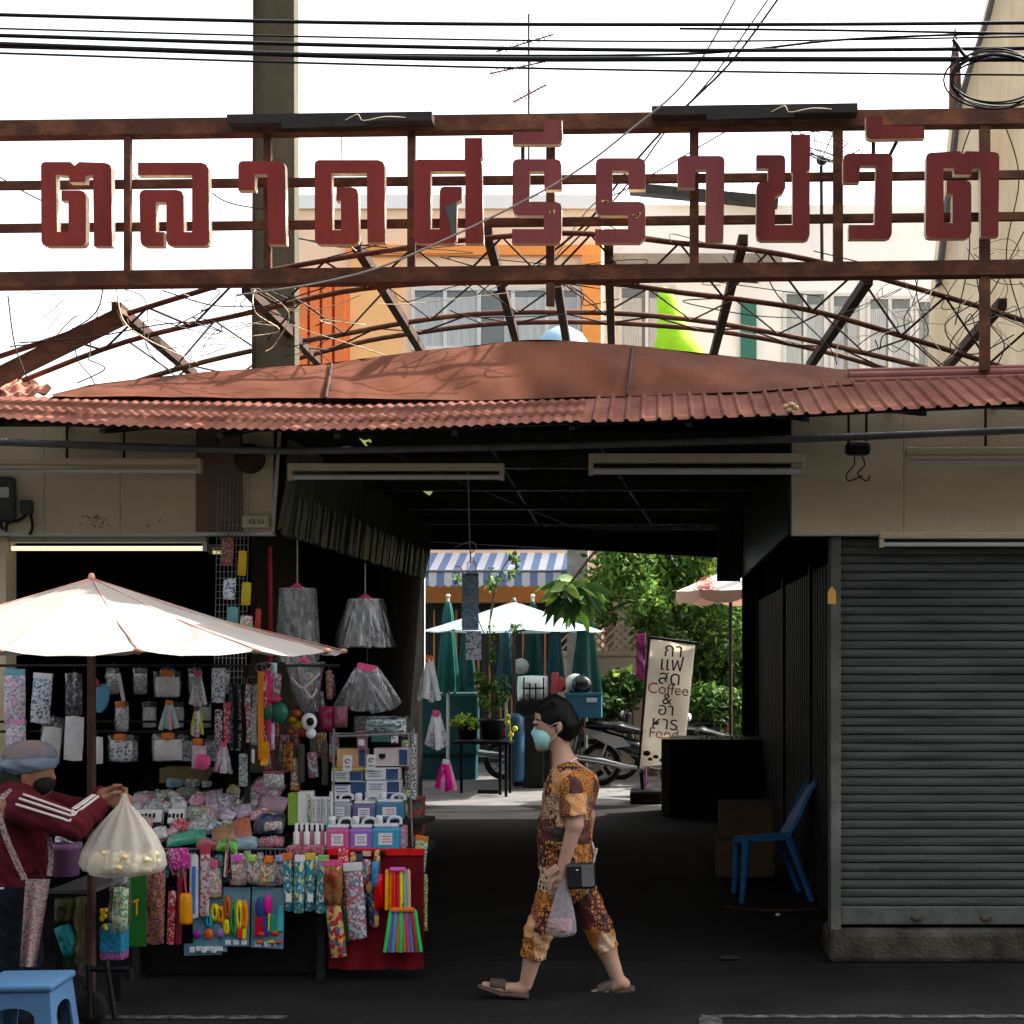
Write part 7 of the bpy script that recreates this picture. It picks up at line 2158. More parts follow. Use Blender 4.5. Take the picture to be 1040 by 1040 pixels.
# vendor's side: table, pail, hanging bags, boards
vt = thing('vendor_table', 'low dark green vendor table behind the hanging apron', 'table', P(95, 1000, 7.3))
a, c = P(50, 896, 7.15), P(128, 889, 7.6)
d = MB(); d.bb((a.x, 7.15, c.z - .022), (c.x, 7.6, c.z - .003)); d.build('top', quick((.06, .06, .06)), vt)
d = MB(); d.bb((a.x + .01, 7.19, .25), (c.x - .12, 7.2, c.z - .041)); d.build('green_board', mat('dark_green_board', (.015, .06, .02), .6, .3, 5), vt)
for x, y in ((a.x + .03, 7.2), (c.x - .03, 7.2), (a.x + .03, 7.55), (c.x - .03, 7.55)):
    d = MB(); d.bb((x - .015, y - .015, 0), (x + .015, y + .015, c.z - .041)); d.build('leg', M_black, vt)
d = MB(); d.box(P(139, 922, 7.85), (S(19, 7.85), .012, S(78, 7.85)), None, 0); t = d.build('green_board', mat('green_panel', (.015, .14, .02), .5, .15, 5)); tag(t, 'plain dark green board hanging at the left end of the stall front', 'board')
d = MB(); c = P(138, 915, 7.835); d.box(c, (.03, .004, .012), Euler((0, -.4, 0)), 0); d.box(c + Vector((.005, 0, -.04)), (.008, .004, .07), None, 0); o = d.build('orange_ribbon', quick((.55, .25, .05))); tag(o, 'little orange ribbon stuck on the green board', 'ribbon')
t = thing('plastic_pail', 'dusty violet plastic pail in front of the seller', 'pail', P(67, 889, 7.3))
d = MB(); q = P(67, 889, 7.3); h_ = S(33, 7.3)
d.lathe([(0, 0), (.062, 0), (.070, h_ * .78), (.077, h_ * .8), (.078, h_), (.070, h_), (.066, h_ * .7), (0, h_ * .05)], q, 24); d.build('body', mat('pail_violet', (.24, .12, .24), .4, .1, 6), t)
d = MB(); d.pillow(P(66, 853, 7.3), .10, .04, .06, None, 0, 6, .3, 2); o = d.build('blue_wrapper', PT['whiteblue']); tag(o, 'blue and white wrapper on top of the violet pail', 'wrapper')
bagp = thing('flower_bag', 'big translucent bag of yellow flowers held by the seller', 'bag', P(125, 888, 6.70))
# folds gathered at the knot
d = MB(); n = 64; YB_ = 6.70
r = random.Random(6)
ph = [r.uniform(.8, 1.2) for _ in range(n)]
prof = [(806, 3), (811, 7), (816, 10), (830, 34), (848, 60), (866, 76), (878, 80), (885, 72), (889, 40), (890, 4)]
vs_ = []
for j, (py, w_) in enumerate(prof):
    for k in range(n):
        th = 2 * math.pi * k / n
        u = j / (len(prof) - 1)
        q = S(w_ / 2, YB_) * (1 + .10 * math.sin(th * 11 + 2 * u) + .06 * (ph[k] - 1) * 4 * (1 - abs(u * 2 - 1)))
        cx = 127 - 3 * u
        vs_.append((P(cx, 0, YB_).x + q * math.cos(th), YB_ + q * .62 * math.sin(th), P(0, py + (1.5 * math.sin(th * 5) if 3 < j < 9 else 0), YB_).z))
d.add(vs_, [(j * n + k, (j + 1) * n + k, (j + 1) * n + (k + 1) % n, j * n + (k + 1) % n) for j in range(len(prof) - 1) for k in range(n)], 0, True)
d.build('bag', mat('milky_plastic', (.86, .80, .72), .3, .06, 6, .6, 22, alpha=.46, translucent=.1), bagp)
fl = MB(); r = random.Random(2)
for k in range(95):
    a_ = r.uniform(0, 2 * math.pi); rr = r.uniform(0, 1) ** .5
    fl.ell(P(125 + 36 * rr * math.cos(a_), 876 + r.uniform(-10, 10), YB_ + .10 * rr * math.sin(a_)), (.016, .016, .014), 4, r.choice([0, 0, 0, 0, 1]))
fl.build('flowers', [quick((.62, .57, .36), .7), quick((.58, .42, .22), .7), quick((.12, .20, .05), .7)], bagp)
t = thing('hanging_basket', 'blue net pouch with a pink band hanging below the flower bag', 'pouch', P(116, 985, 7.2))
c = P(116, 953, 7.2)
d = MB(); d.box(c, (S(24, 7.2), .1, S(28, 7.2)), None, 0, .01); d.build('pouch', pattern_mat('net_blue', [(.03, .16, .26), (.04, .20, .32), (.02, .10, .18)], 90, jitter=0), t)
d = MB(); d.box(P(116, 968, 7.2), (S(23.6, 7.2), .096, S(12, 7.2)), None, 0, .01); d.build('band', pattern_mat('net_pink', [(.24, .06, .18), (.30, .10, .24), (.08, .04, .1)], 90, jitter=0), t)
t = bag(122, 918, 20, 62, 7.05, 'long clear bag with green and white things hanging under the flower bag', PT['greenwhite'], None, None, .05, 4, .09)
t = thing('cloth_bundle', 'dull teal rag hanging among the sacks below the vendor table', 'rag', P(70, 975, 7.18))
d = MB(); d.pillow(P(68, 955, 7.14), S(18, 7.2), S(32, 7.2), .05, rot(0, -.35, 0), 0, 8, .4, 3); d.build('rag', quick((.03, .18, .19), .8), t)
for k, (px, py, w_, h_, cc) in enumerate(((84, 945, 16, 70, (.10, .085, .045)), (66, 925, 22, 26, (.04, .045, .02)), (88, 985, 14, 40, (.08, .075, .065)))):
    d = MB(); d.pillow(P(px, py, 7.16 + .01 * k), S(w_, 7.2), S(h_, 7.2), .08, None, 0, 8, .4, k + 9)
    tag(d.build('sack', quick(cc, .85)), ['long khaki sack hanging behind the parasol pole under the vendor table', 'dark olive sack hanging just under the vendor table top', 'greyish crumpled bag near the ground behind the blue stool'][k], 'sack')
d = MB(); r = random.Random(7)
for k in range(9):
    d.ell(P(106 + r.uniform(-3, 4), 935 + r.uniform(-12, 9), 7.12), (.012, .01, .012), 4)
tag(d.build('yellow_toy', quick((.55, .42, .04))), 'string of small yellow blossoms hanging beside the clear bag', 'blossoms')
# trolley leg and wheel below
t = thing('hand_trolley', 'black trolley frame standing on the road right of the blue stool', 'trolley', P(112, 1035, 6.95))
d = MB(); d.tube([P(108, 975, 7.0), P(117, 1034, 6.98)], .014, 7); d.tube([P(90, 980, 7.0), P(92, 1034, 6.98)], .014, 7); d.tube([P(88, 984, 7.0), P(132, 984, 7.0)], .014, 7); d.tube([P(132, 984, 7.0), P(132, 994, 7.0)], .02, 7); d.build('frame', M_black, t)
d = MB(); Mx = Matrix.Rotation(R(90), 3, 'X'); d.lathe([(.0, -.02), (.07, -.02), (.085, 0), (.07, .02), (0, .02)], (P(88, 0, 7).x, 7.05, .085), 20, 0, Mx); d.build('wheel', M_tyre, t)
# blue stools
def stool(loc, label):
    t = thing('plastic_stool', label, 'stool')
    h_ = .415
    d = MB(); d.box((0, 0, h_ - .015), (.31, .31, .03), None, 0, .012); d.build('seat', M_stool, t)
    for i in range(4):
        a = i * math.pi / 2
        M = Matrix.Rotation(a, 3, 'Z')
        d = MB()
        tw, bw = .139, .182
        n = 10
        out = [(-tw, h_ - .03), (-bw, 0), (-bw + .06, 0)]
        arc = [(-.085 - .03 * (1 - k / n), 0 + (h_ - .13) * (k / n)) for k in range(1, n)]
        top = [(-.085 + .17 * (k / n), h_ - .13 + .035 * math.sin(math.pi * k / n) ** .5) for k in range(0, n + 1)]
        arr = [(-x, z) for x, z in reversed(arc)]
        out = out + arc + top + arr + [(bw - .06, 0), (bw, 0), (tw, h_ - .03)]
        pts = []
        for x, z in out:
            off = lerp(bw, tw, z / h_)
            pts.append(Vector((x, -off, z)))
        thick = Vector((0, .010, 0))
        k = len(pts)
        A_ = [M @ p for p in pts]; B2 = [M @ (p + thick) for p in pts]
        d.add(A_, [tuple(range(k))]); d.add(B2, [tuple(reversed(range(k)))]); d.add(A_ + B2, [(j, j + k, (j + 1) % k + k, (j + 1) % k) for j in range(k)])
        d.build('leg_panel', M_stool, t)
    t.rotation_euler.z = .06
    t.location = loc
    return t
M_stool = mat('stool_blue', (.06, .135, .25), .7, .06, 4, spec=.1)
stool((P(27, 0, 6.2).x, 6.2, 0), 'sky blue plastic stool at the lower left corner in front of the seller')

# ================================================================== people
M_skin = mat('skin', (.46, .27, .19), .5, .07, 7, .03, 90)
M_skin2 = mat('skin_tan', (.27, .135, .085), .5, .07, 7, .03, 90)
M_hair = mat('black_hair', (.006, .005, .005), .5, .4, 30, .35, 90, spec=.12, stretch=(1, 1, .12))
def print_cloth(name):
    """patchwork print: big warm panels filled with dark and cream glyph-like strokes"""
    m = bpy.data.materials.new(name); m.use_nodes = True
    t = m.node_tree; L = t.links.new; b = t.nodes['Principled BSDF']
    tc = t.nodes.new('ShaderNodeTexCoord')
    def vor(scale, stretch, jit=1.0, feat='F1'):
        mp = t.nodes.new('ShaderNodeMapping'); mp.inputs['Scale'].default_value = stretch; L(tc.outputs['Object'], mp.inputs['Vector'])
        v = t.nodes.new('ShaderNodeTexVoronoi'); v.distance = 'CHEBYCHEV'; v.feature = feat
        v.inputs['Scale'].default_value = scale; v.inputs['Randomness'].default_value = jit; L(mp.outputs[0], v.inputs['Vector'])
        return v
    def ramp(src, cols, pos=None):
        c = t.nodes.new('ShaderNodeValToRGB'); c.color_ramp.interpolation = 'CONSTANT'; e = c.color_ramp.elements
        while len(e) < len(cols): e.new(.5)
        for i, q in enumerate(cols):
            e[i].position = i / len(cols) if pos is None else pos[i]; e[i].color = (*q, 1)
        L(src, c.inputs[0]); return c
    def sep(v):
        s_ = t.nodes.new('ShaderNodeSeparateColor'); L(v.outputs['Color'], s_.inputs[0]); return s_
    def mix(fac, a, c):
        x = t.nodes.new('ShaderNodeMix'); x.data_type = 'RGBA'; L(fac, x.inputs[0]); L(a, x.inputs[6]); L(c, x.inputs[7]); return x.outputs[2]
    s1 = sep(vor(10.5, (1, .6, .8), .55))
    O, M_, B, Cc_ = (.56, .20, .018), (.13, .022, .02), (.012, .009, .008), (.52, .36, .22)
    base = ramp(s1.outputs[0], [O, (.13, .022, .02), O, (.022, .014, .012), O, (.36, .10, .03), M_, O, (.60, .23, .03), (.42, .25, .14)])
    ink = ramp(s1.outputs[1], [B, B, (.06, .012, .012), Cc_, B, (.40, .14, .02), B])
    v2 = vor(48, (1.2, .5, .8), .5, 'DISTANCE_TO_EDGE')
    g1 = ramp(v2.outputs['Distance'], [(1, 1, 1), (0, 0, 0)], [0, .16])
    v3 = vor(74, (1.5, .5, .8), .35)
    g2 = ramp(v3.outputs['Distance'], [(0, 0, 0), (1, 1, 1), (0, 0, 0)], [0, .22, .40])
    selr = ramp(s1.outputs[2], [(0, 0, 0), (1, 1, 1), (0, 0, 0), (1, 1, 1)])
    g = mix(selr.outputs[0], g1.outputs[0], g2.outputs[0])
    out = mix(g, base.outputs[0], ink.outputs[0])
    L(out, b.inputs['Base Color']); b.inputs['Roughness'].default_value = .8
    return m
M_print = print_cloth('patchwork_print')

YWm = 7.69
ox = P(570, 0, YWm).x
wroot = thing('person', 'woman in an orange patchwork print outfit and teal face mask striding left', 'person', (ox, YWm, 0))
def w(px, py, y=0):
    return ((px - 570) / 195, y, (1010 - py) / 195)
def rad(px):
    return px / 195
def hand_at(f, wr, kn, tip, back, thumb, rr=1.0, k=.006, curl=.0, side=-1):
    pass
b_ = Field((-.52, -.30, -.03), (.46, .30, 1.64), .0045)
# head
b_.ell(w(563, 733), (.088, .070, .110), .01)
b_.cone(w(561, 745), w(550, 757), .066, .034, .03, .9)            # jaw
b_.cone(w(551, 724), w(550.5, 735), .034, .030, .045, 1.3)           # brow and cheek front
b_.cone(w(546, 735), w(543.6, 743), .008, .011, .014)           # nose
b_.ell(w(545, 751), (.014, .024, .012), .012)                     # lips
b_.ell(w(552, 757.5), (.024, .028, .018), .02)                     # chin
for s_ in (-1, 1):
    b_.ell(w(569, 737, s_ * .076), (.016, .010, .030), .008)      # ears
    b_.ell(w(544, 733.5, s_ * .034), (.012, .014, .010), .006)    # eyes (lowered lids)
b_.cone(w(567, 752), w(575, 780), .050, .056, .03)                # neck
b_.cone(w(575, 780), w(585, 800), .058, .11, .05, 1.3)            # shoulders' root
b_.cone(w(578, 803), w(574, 850), .118, .118, .05, 1.35)          # chest
b_.cone(w(574, 850), w(578, 885), .118, .125, .05, 1.35)          # hips
for s_ in (-1, 1):
    b_.cone(w(581, 790, s_ * .09), w(583, 795, s_ * .165), .062, .056, .04)
# near arm (her left): hangs, slightly bent, wrist forward
b_.cone(w(583, 796, -.172), w(586, 833, -.205), .053, .043, .025)
b_.cone(w(586, 833, -.205), w(573, 878, -.20), .042, .028, .015)
# far arm swinging a little back
b_.cone(w(583, 796, .172), w(594, 833, .205), .053, .043, .025)
b_.cone(w(594, 833, .205), w(592, 874, .20), .042, .028, .015)
def hand(f, wr, kn, grip, y0, sgn):
    """palm from wrist to knuckles, four fingers curling under, thumb leaving the palm's side"""
    wr, kn = np.array(wr), np.array(kn)
    f.cone(wr, wr + (kn - wr) * .5, .027, .030, .012, 1.0)
    ax = (kn - wr) / np.linalg.norm(kn - wr)
    for i in range(4):
        k0 = kn + np.array([(-.024 + .017 * i), 0, -.004 * abs(i - 1.3)])
        f.cone(wr + (kn - wr) * .35 + np.array([(-.014 + .01 * i), 0, 0]), k0, .016, .0135, .010)
        L_ = (.036, .041, .038, .030)[i]
        k1 = k0 + L_ * np.array(grip[0])
        k2 = k1 + L_ * .72 * np.array(grip[1])
        k3 = k2 + L_ * .5 * np.array(grip[2])
        f.cone(k0, k1, .0105, .0095, .004); f.cone(k1, k2, .0095, .0085, .003); f.cone(k2, k3, .0085, .007, .003)
nrm = lambda v: tuple(np.array(v) / np.linalg.norm(v))
hand(b_, w(573, 878, -.20), w(570, 893, -.20), [nrm((-.25, .35, -1)), nrm((.1, .9, -.55)), nrm((.3, .7, .6))], -.2, 1)
b_.cone(w(570, 882, -.205), w(563.5, 888, -.222), .014, .011, .008); b_.cone(w(563.5, 888, -.222), w(561, 896, -.222), .0105, .0085, .004)
hand(b_, w(592, 874, .20), w(590, 889, .20), [nrm((-.35, -.2, -1)), nrm((-.45, -.35, -.8)), nrm((-.5, -.4, -.6))], .2, -1)
b_.cone(w(589, 878, .205), w(583, 886, .212), .014, .011, .008); b_.cone(w(583, 886, .212), w(580, 894, .212), .0105, .0085, .004)
# legs: near leg forward, far leg trailing
LN = [w(571, 888, -.085), w(549, 942, -.095), w(535.5, 996, -.09)]
LF = [w(579, 888, .085), w(607, 945, .09), w(628, 1000, .085)]
for (h0, k0, a0), s_ in ((LN, -1), (LF, 1)):
    b_.cone(h0, k0, .092, .060, .05); b_.cone(k0, tuple(np.array(k0) * .6 + np.array(a0) * .4), .056, .052, .02)
    b_.cone(tuple(np.array(k0) * .6 + np.array(a0) * .4), a0, .050, .034, .02)
# feet
b_.ell(w(530, 1001, -.09), (.030, .030, .026), .015); b_.cone(w(531, 1000, -.09), w(512, 998.5, -.09), .030, .026, .02, 1.15); b_.cone(w(512, 999, -.092), w(494, 995.5, -.094), .026, .015, .015, 1.6)
b_.ell(w(634, 1003, .085), (.028, .030, .026), .015); b_.cone(w(632, 1002, .085), w(616, 1008, .085), .030, .024, .02, 1.15); b_.cone(w(616, 1008.5, .086), w(601, 1012, .088), .023, .014, .015, 1.6)
body = b_.build('body', M_skin, wroot)
# hair: short bob, full at the crown and nape
h_ = Field((-.25, -.14, 1.16), (.17, .14, 1.62), .0045)
cutf = [(w(551, 730), nrm((-1, 0, -.42)))]
h_.ell(w(565, 729.5), (.104, .085, .116), .0, cut=[(w(552, 732.5), nrm((-.34, 0, -.94)))])
h_.ell(w(568, 733), (.098, .081, .108), .0, cut=[(w(566, 735), (-1, 0, 0))])
h_.cone(w(577, 738), w(580, 748), .066, .045, .03, 1.2)
h_.cone(w(547.5, 720), w(562, 712), .020, .036, .03, 2.2)
h_.ell(w(571, 738, -.10), (.026, .05, .036), 0, sub=True); h_.ell(w(571, 738, .10), (.026, .05, .036), 0, sub=True)
h_.cut(w(577, 752), nrm((-.1, 0, -1))); h_.cut(w(589, 745), nrm((.8, 0, -1)))
h_.build('hair', M_hair, wroot)
# face mask with straps
f = Field((-.26, -.12, 1.22), (.02, .12, 1.46), .004)
f.ell(w(554, 749), (.062, .068, .068), .0, cut=[(w(561, 745), nrm((1, 0, -.30)))])
f.cone(w(545, 738), w(542.2, 744.5), .011, .014, .025)
f.cut(w(545, 738), nrm((.25, 0, 1)))
mk = f.build('face_mask', mat('mask_teal', (.34, .66, .64), .8, .06, 9, .25, 9, stretch=(1, 1, 6)), wroot)
d = MB()
for s_ in (-1, 1):
    d.tube(smooth_pts([w(558, 739, s_ * .064), w(562, 735.5, s_ * .078), w(568, 733, s_ * .088)]), .0028, 5)
    d.tube(smooth_pts([w(558, 754, s_ * .060), w(564, 748, s_ * .074), w(569, 741, s_ * .090)]), .0028, 5)
d.v = [tuple(Vector(v) + wroot.location) for v in d.v]
d.build('strap', M_trim, mk)
d = MB()
for s_ in (-1, 1):
    d.tube([Vector(w(545.0, 731, s_ * .022)) + wroot.location, Vector(w(545.6, 730, s_ * .04)) + wroot.location, Vector(w(549, 731, s_ * .056)) + wroot.location], .004, 5)
    d.tube([Vector(w(543.0, 735.0, s_ * .024)) + wroot.location, Vector(w(543.2, 735.9, s_ * .038)) + wroot.location, Vector(w(546.6, 735, s_ * .052)) + wroot.location], .0026, 5)
d.build('brow_and_lash', M_hair, wroot)
# blouse
s = Field((-.26, -.32, .60), (.30, .32, 1.30), .005)
s.cone(w(576, 784), w(584, 798), .07, .125, .05, 1.25)
s.cone(w(577, 803), w(573, 845), .128, .132, .05, 1.34, wob=.005); s.cone(w(573, 845), w(575, 886), .132, .144, .05, 1.32, wob=.008)
for sg in (-1, 1):
    s.cone(w(580, 789, sg * .09), w(583, 796, sg * .165), .075, .070, .04)
    q0, q1 = w(583, 796, sg * .172), w(586 if sg < 0 else 591, 829, sg * .208)
    s.cone(q0, q1, .069, .074, .03, wob=.004, cut=[(w(586 if sg < 0 else 590, 823, 0), nrm((.1, 0, -1)))])
    aa = np.array(q1)
s.cone(w(568, 760), w(574, 781), .058, .066, 0, sub=True)
s.cut(w(572, 879), nrm((.08, 0, -1)))
sh = s.build('blouse', M_print, wroot)
d = MB(); n = 28
d.tube([Vector(w(572.5, 776.5)) + wroot.location + Vector((.066 * math.cos(a), .070 * math.sin(a), .034 * math.cos(a))) for a in [i * 2 * math.pi / n for i in range(n + 1)]], .0065, 6, caps=False)
d.build('neckband', quick((.50, .34, .27), .7), sh)
# cropped trousers
tr = Field((-.40, -.26, .20), (.36, .26, .76), .005)
tr.cone(w(574, 872), w(575, 892), .122, .128, .03, 1.35)
def leg(h0, k0, a0, tt):
    k0, a0 = np.array(k0), np.array(a0)
    e = k0 + (a0 - k0) * tt
    n_ = (a0 - k0) / np.linalg.norm(a0 - k0)
    tr.cone(h0, tuple(k0), .100, .069, .05, wob=.005)
    tr.cone(tuple(k0), tuple(k0 + (a0 - k0) * (tt + .15)), .068, .062, .03, wob=.007, cut=[(tuple(e), tuple(n_))])
leg(*LN, .50); leg(*LF, .42)
tr.cut(w(574, 868), (0, 0, 1))
tr.build('trousers', M_print, wroot)
# sandals
M_sand = mat('sandal_brown', (.085, .060, .045), .6, .15, 9)
def sandal(heel, ball, toe, y, strapw):
    f = Field((min(heel[0], toe[0]) - .08, y - .10, min(heel[2], toe[2], ball[2]) - .06), (max(heel[0], toe[0]) + .08, y + .10, max(heel[2], toe[2]) + .12), .004)
    off = np.array([0, 0, -.026])
    A_, B2, Cc_ = np.array(heel) + off, np.array(ball) + off, np.array(toe) + off * .75
    f.cone(A_, B2, .021, .017, .012, 2.0); f.cone(B2, Cc_, .017, .010, .012, 2.6)
    o = f.build('sandal', M_sand, wroot)
    return o
sn = sandal(w(535, 1001.5, -.09), w(511, 999.5, -.09), w(489, 993.5, -.094), -.09, 1)
sf_ = sandal(w(641, 1003, .085), w(617, 1009.5, .086), w(598, 1013, .088), .09, 1)
for o, c0, c1 in ((sn, w(514, 997, -.09), w(500, 994, -.094)), (sf_, w(620, 1005, .086), w(606, 1009, .088))):
    f = Field((c1[0] - .08, c0[1] - .10, min(c0[2], c1[2]) - .06), (c0[0] + .08, c0[1] + .10, max(c0[2], c1[2]) + .08), .004)
    f.cone(c0, c1, .033, .026, .0, 1.35)
    mid = (np.array(c0) + np.array(c1)) / 2
    f.cut(tuple(np.array(c0) + [0.010, 0, 0]), nrm((1, 0, 0))); f.cut(tuple(np.array(c1)), nrm((-1, 0, 0)))
    f.build('strap', M_sand if o == sn else mat('sandal_grey_strap', (.12, .085, .08), .6, .3, 40), o)
# what she carries
WL = wroot.location
t = thing('plastic_carrier_bag', 'small translucent carrier bag with a pink parcel in the walking woman\'s hand', 'bag', P(569, 950, YWm - .2))
YH = YWm - .215
d = MB(); n = 40; r = random.Random(3)
prof = [(891, 6), (898, 9), (910, 15), (925, 23), (938, 28), (946, 30), (950, 27), (951, 3)]
vs_ = []
for j, (py, w_) in enumerate(prof):
    for k in range(n):
        th = 2 * math.pi * k / n
        q = S(w_ / 2, YH) * (1 + .09 * math.sin(th * 7 + j * .5))
        vs_.append((P(572.5 - .55 * j, 0, YH).x + q * math.cos(th), YH + q * .55 * math.sin(th), P(0, py + 1.2 * math.sin(th * 3), YH).z))
d.add(vs_, [(j * n + k, (j + 1) * n + k, (j + 1) * n + (k + 1) % n, j * n + (k + 1) % n) for j in range(len(prof) - 1) for k in range(n)], 0, True)
d.build('bag', mat('film_plastic', (.50, .46, .50), .2, .08, 12, .5, 40, alpha=.42), t)
d = MB(); d.pillow(P(568.5, 940.5, YH), S(25, YH), S(16, YH), .07, None, 0, 8, .25, 4); d.build('parcel', mat('pink_parcel', (.46, .24, .24), .7, .25, 30), t)
d = MB()
for s_ in (-3, 3):
    d.tube(smooth_pts([P(570 + s_, 897, YH), P(571 + s_ * .5, 890, YH + .01), P(571, 888, YH + .02)]), .006, 6)
d.build('handle', M_trim, t)
d = MB(); d.box(P(560, 884.5, YWm - .235), (S(15, 7.5), .012, S(7, 7.5)), Euler((0, -.62, 0)), 0, .002); d.box(P(559, 885.5, YWm - .238), (S(11, 7.5), .012, S(6, 7.5)), Euler((0, -.5, 0)), 0, .002)
o = d.build('banknotes', mat('note_paper', (.44, .28, .20), .8, .12, 30)); tag(o, 'folded pinkish banknotes pinched in the walking woman\'s hand', 'banknotes')
t = thing('shoulder_bag', 'small black shoulder bag with a grey flap at the walking woman\'s hip', 'bag', P(591, 903, YWm - .18))
d = MB(); c = P(590.5, 889, YWm - .215); d.box(c, (S(29, 7.5), .075, S(26, 7.5)), Euler((0, -.03, 0)), 0, .014); d.build('body', M_blkp, t)
d = MB(); d.box(P(597, 890, YWm - .2560), (S(12.5, 7.5), .006, S(21, 7.5)), Euler((0, -.03, 0)), 0, .003); d.build('flap', mat('flap_grey', (.13, .135, .135), .35, .2, 14), t)
d = MB(); d.ell(P(586, 884, YWm - .255), (.009, .006, .006), 5); d.build('clasp', M_chrome, t)
d = MB(); d.tube(smooth_pts([P(602, 879, YWm - .20), P(604, 868, YWm - .17), P(601, 855, YWm - .14)]), .006, 6); d.tube(smooth_pts([P(602, 865, YWm - .19), P(606, 862, YWm - .20), P(605, 868, YWm - .21), P(603, 871, YWm - .21)]), .005, 5); d.build('cord', mat('cord_cream', (.45, .36, .27), .8, .1, 9), t)

# ------------------------------------------------------------------ the seller at the left edge
YSl = 6.8
s0 = P(20, 0, YSl).x
sroot = thing('person', 'seller in a maroon striped sleeve jacket and tan blue cap leaning over the stall', 'person', (s0, YSl, 0))
KS = YSl / F
def v(px, py, y=0):
    return ((px - 20) * KS, y, H - (py - CY) * KS)
def v2(px, py, y=0):
    """the same, for a place nearer or farther than the seller's middle"""
    k = (YSl + y) / F
    return ((px - CX) * k - s0, y, H - (py - CY) * k)
b_ = Field((-.42, -.36, -.03), (.58, .42, 1.42), .006)
b_.ell(v(33, 781), (.090, .074, .110), .01)
b_.cone(v(36, 790), v(46, 800), .062, .036, .03, .95)
b_.cone(v(51, 784), v(54.5, 790), .010, .012, .012); b_.cone(v(49, 779), v(49, 784), .018, .018, .02, 1.6)
b_.ell(v(32, 787, -.076), (.015, .010, .028), .008)
b_.cone(v(29, 797), v(20, 812), .055, .06, .03)
b_.cone(v(18, 818), v(10, 870), .115, .125, .05, 1.35); b_.cone(v(10, 870), v(8, 905), .125, .13, .05, 1.3)
for s_ in (-1, 1):
    b_.cone(v(18, 815, s_ * .09), v(21, 818, s_ * .165), .065, .058, .04)
AN = [v2(23, 822, -.18), v2(76, 838, -.20), v2(104, 814, -.08)]
AF = [v(22, 820, .18), v(72, 832, .20), v(100, 808, .06)]
for (a0, e0, w0) in (AN, AF):
    b_.cone(a0, e0, .052, .042, .02); b_.cone(e0, w0, .040, .027, .015)
def shand(wr, y, sg):
    wr = np.array(wr)
    b_.cone(wr, wr + [.045, .02, .015], .026, .028, .012)
    for i in range(4):
        k0 = wr + np.array([.075, .012 + .0 * i, .028 - .017 * i])
        b_.cone(wr + [.03, .01, .012 - .008 * i], k0, .015, .013, .01)
        k1 = k0 + np.array([.030, .012 * -sg, -.004]); k2 = k1 + np.array([.010, .024 * -sg, -.012]); k3 = k2 + np.array([-.010, .018 * -sg, -.008])
        b_.cone(k0, k1, .0105, .0095, .004); b_.cone(k1, k2, .0095, .0085, .003); b_.cone(k2, k3, .0085, .007, .003)
    b_.cone(wr + [.03, -.01, .018], wr + [.06, -.02, .04], .014, .011, .008); b_.cone(wr + [.06, -.02, .04], wr + [.085, -.01, .042], .0105, .0085, .004)
shand(AN[2], -.06, -1); shand(AF[2], .06, 1)
for s_ in (-1, 1):
    hh, kk, aa = v(8, 905, s_ * .09), (.0 - .03, s_ * .10, .36), (-.06, s_ * .10, .07)
    b_.cone(hh, kk, .092, .062, .04); b_.cone(kk, aa, .058, .036, .02)
    b_.cone((-.07, s_ * .10, .045), (.10, s_ * .105, .028), .034, .024, .02, 1.4)
b_.build('body', M_skin2, sroot)
j = Field((-.42, -.36, .55), (.58, .40, 1.22), .006)
j.cone(v(24, 806), v(17, 818), .07, .125, .05, 1.3)
j.cone(v(17, 818), v(9, 865), .138, .152, .05, 1.32, wob=.006); j.cone(v(9, 865), v(8, 905), .152, .158, .05, 1.28, wob=.006)
for (a0, e0, w0) in (AN, AF):
    a0, e0, w0 = np.array(a0), np.array(e0), np.array(w0)
    j.cone(tuple(a0 * .9 + np.array(v(18, 815, 0)) * .1), tuple(e0), .078, .064, .04, wob=.006)
    n_ = (w0 - e0) / np.linalg.norm(w0 - e0)
    j.cone(tuple(e0), tuple(w0), .062, .046, .03, wob=.005, cut=[(tuple(w0 - n_ * .005), tuple(n_))])
j.cone(v(29, 790), v(24, 808), .05, .062, 0, sub=True)
j.cut(v(8, 898), (0, 0, -1))
jk = j.build('jacket', mat('maroon_jersey', (.085, .007, .014), .85, .15, 6, .3, 14), sroot)
M_str = mat('stripe_white', (.60, .56, .54), .7, .05, 20)
# three white bands lying on the outer side of the near sleeve
def sleeve_line(off):
    a0, e0, w0 = [np.array(q) for q in AN]
    pts = []
    for t_ in [i / 10 for i in range(0, 11)]:
        p = a0 * (1 - t_) + e0 * t_
        r_ = .078 + (.064 - .078) * t_
        pts.append((p, r_, e0 - a0))
    for t_ in [i / 10 for i in range(1, 10)]:
        p = e0 * (1 - t_) + w0 * t_
        r_ = .062 + (.046 - .062) * t_
        pts.append((p, r_, w0 - e0))
    out = []
    for p, r_, dr in pts:
        dr = dr / np.linalg.norm(dr)
        camd = np.array([0, -1.0, .05]); camd -= dr * (camd @ dr); camd /= np.linalg.norm(camd)
        upv = np.cross(dr, camd)
        if upv[2] < 0: upv = -upv
        a_ = .15 + off
        out.append(Vector(p + (camd * math.cos(a_) + upv * math.sin(a_)) * (r_ + .003)) + sroot.location)
    return out
for off in (.18, .55, .92):
    d = MB(); pts = smooth_pts(sleeve_line(off), 2)
    d.tube(pts, .0065, 6); d.build('sleeve_stripe', M_str, jk)
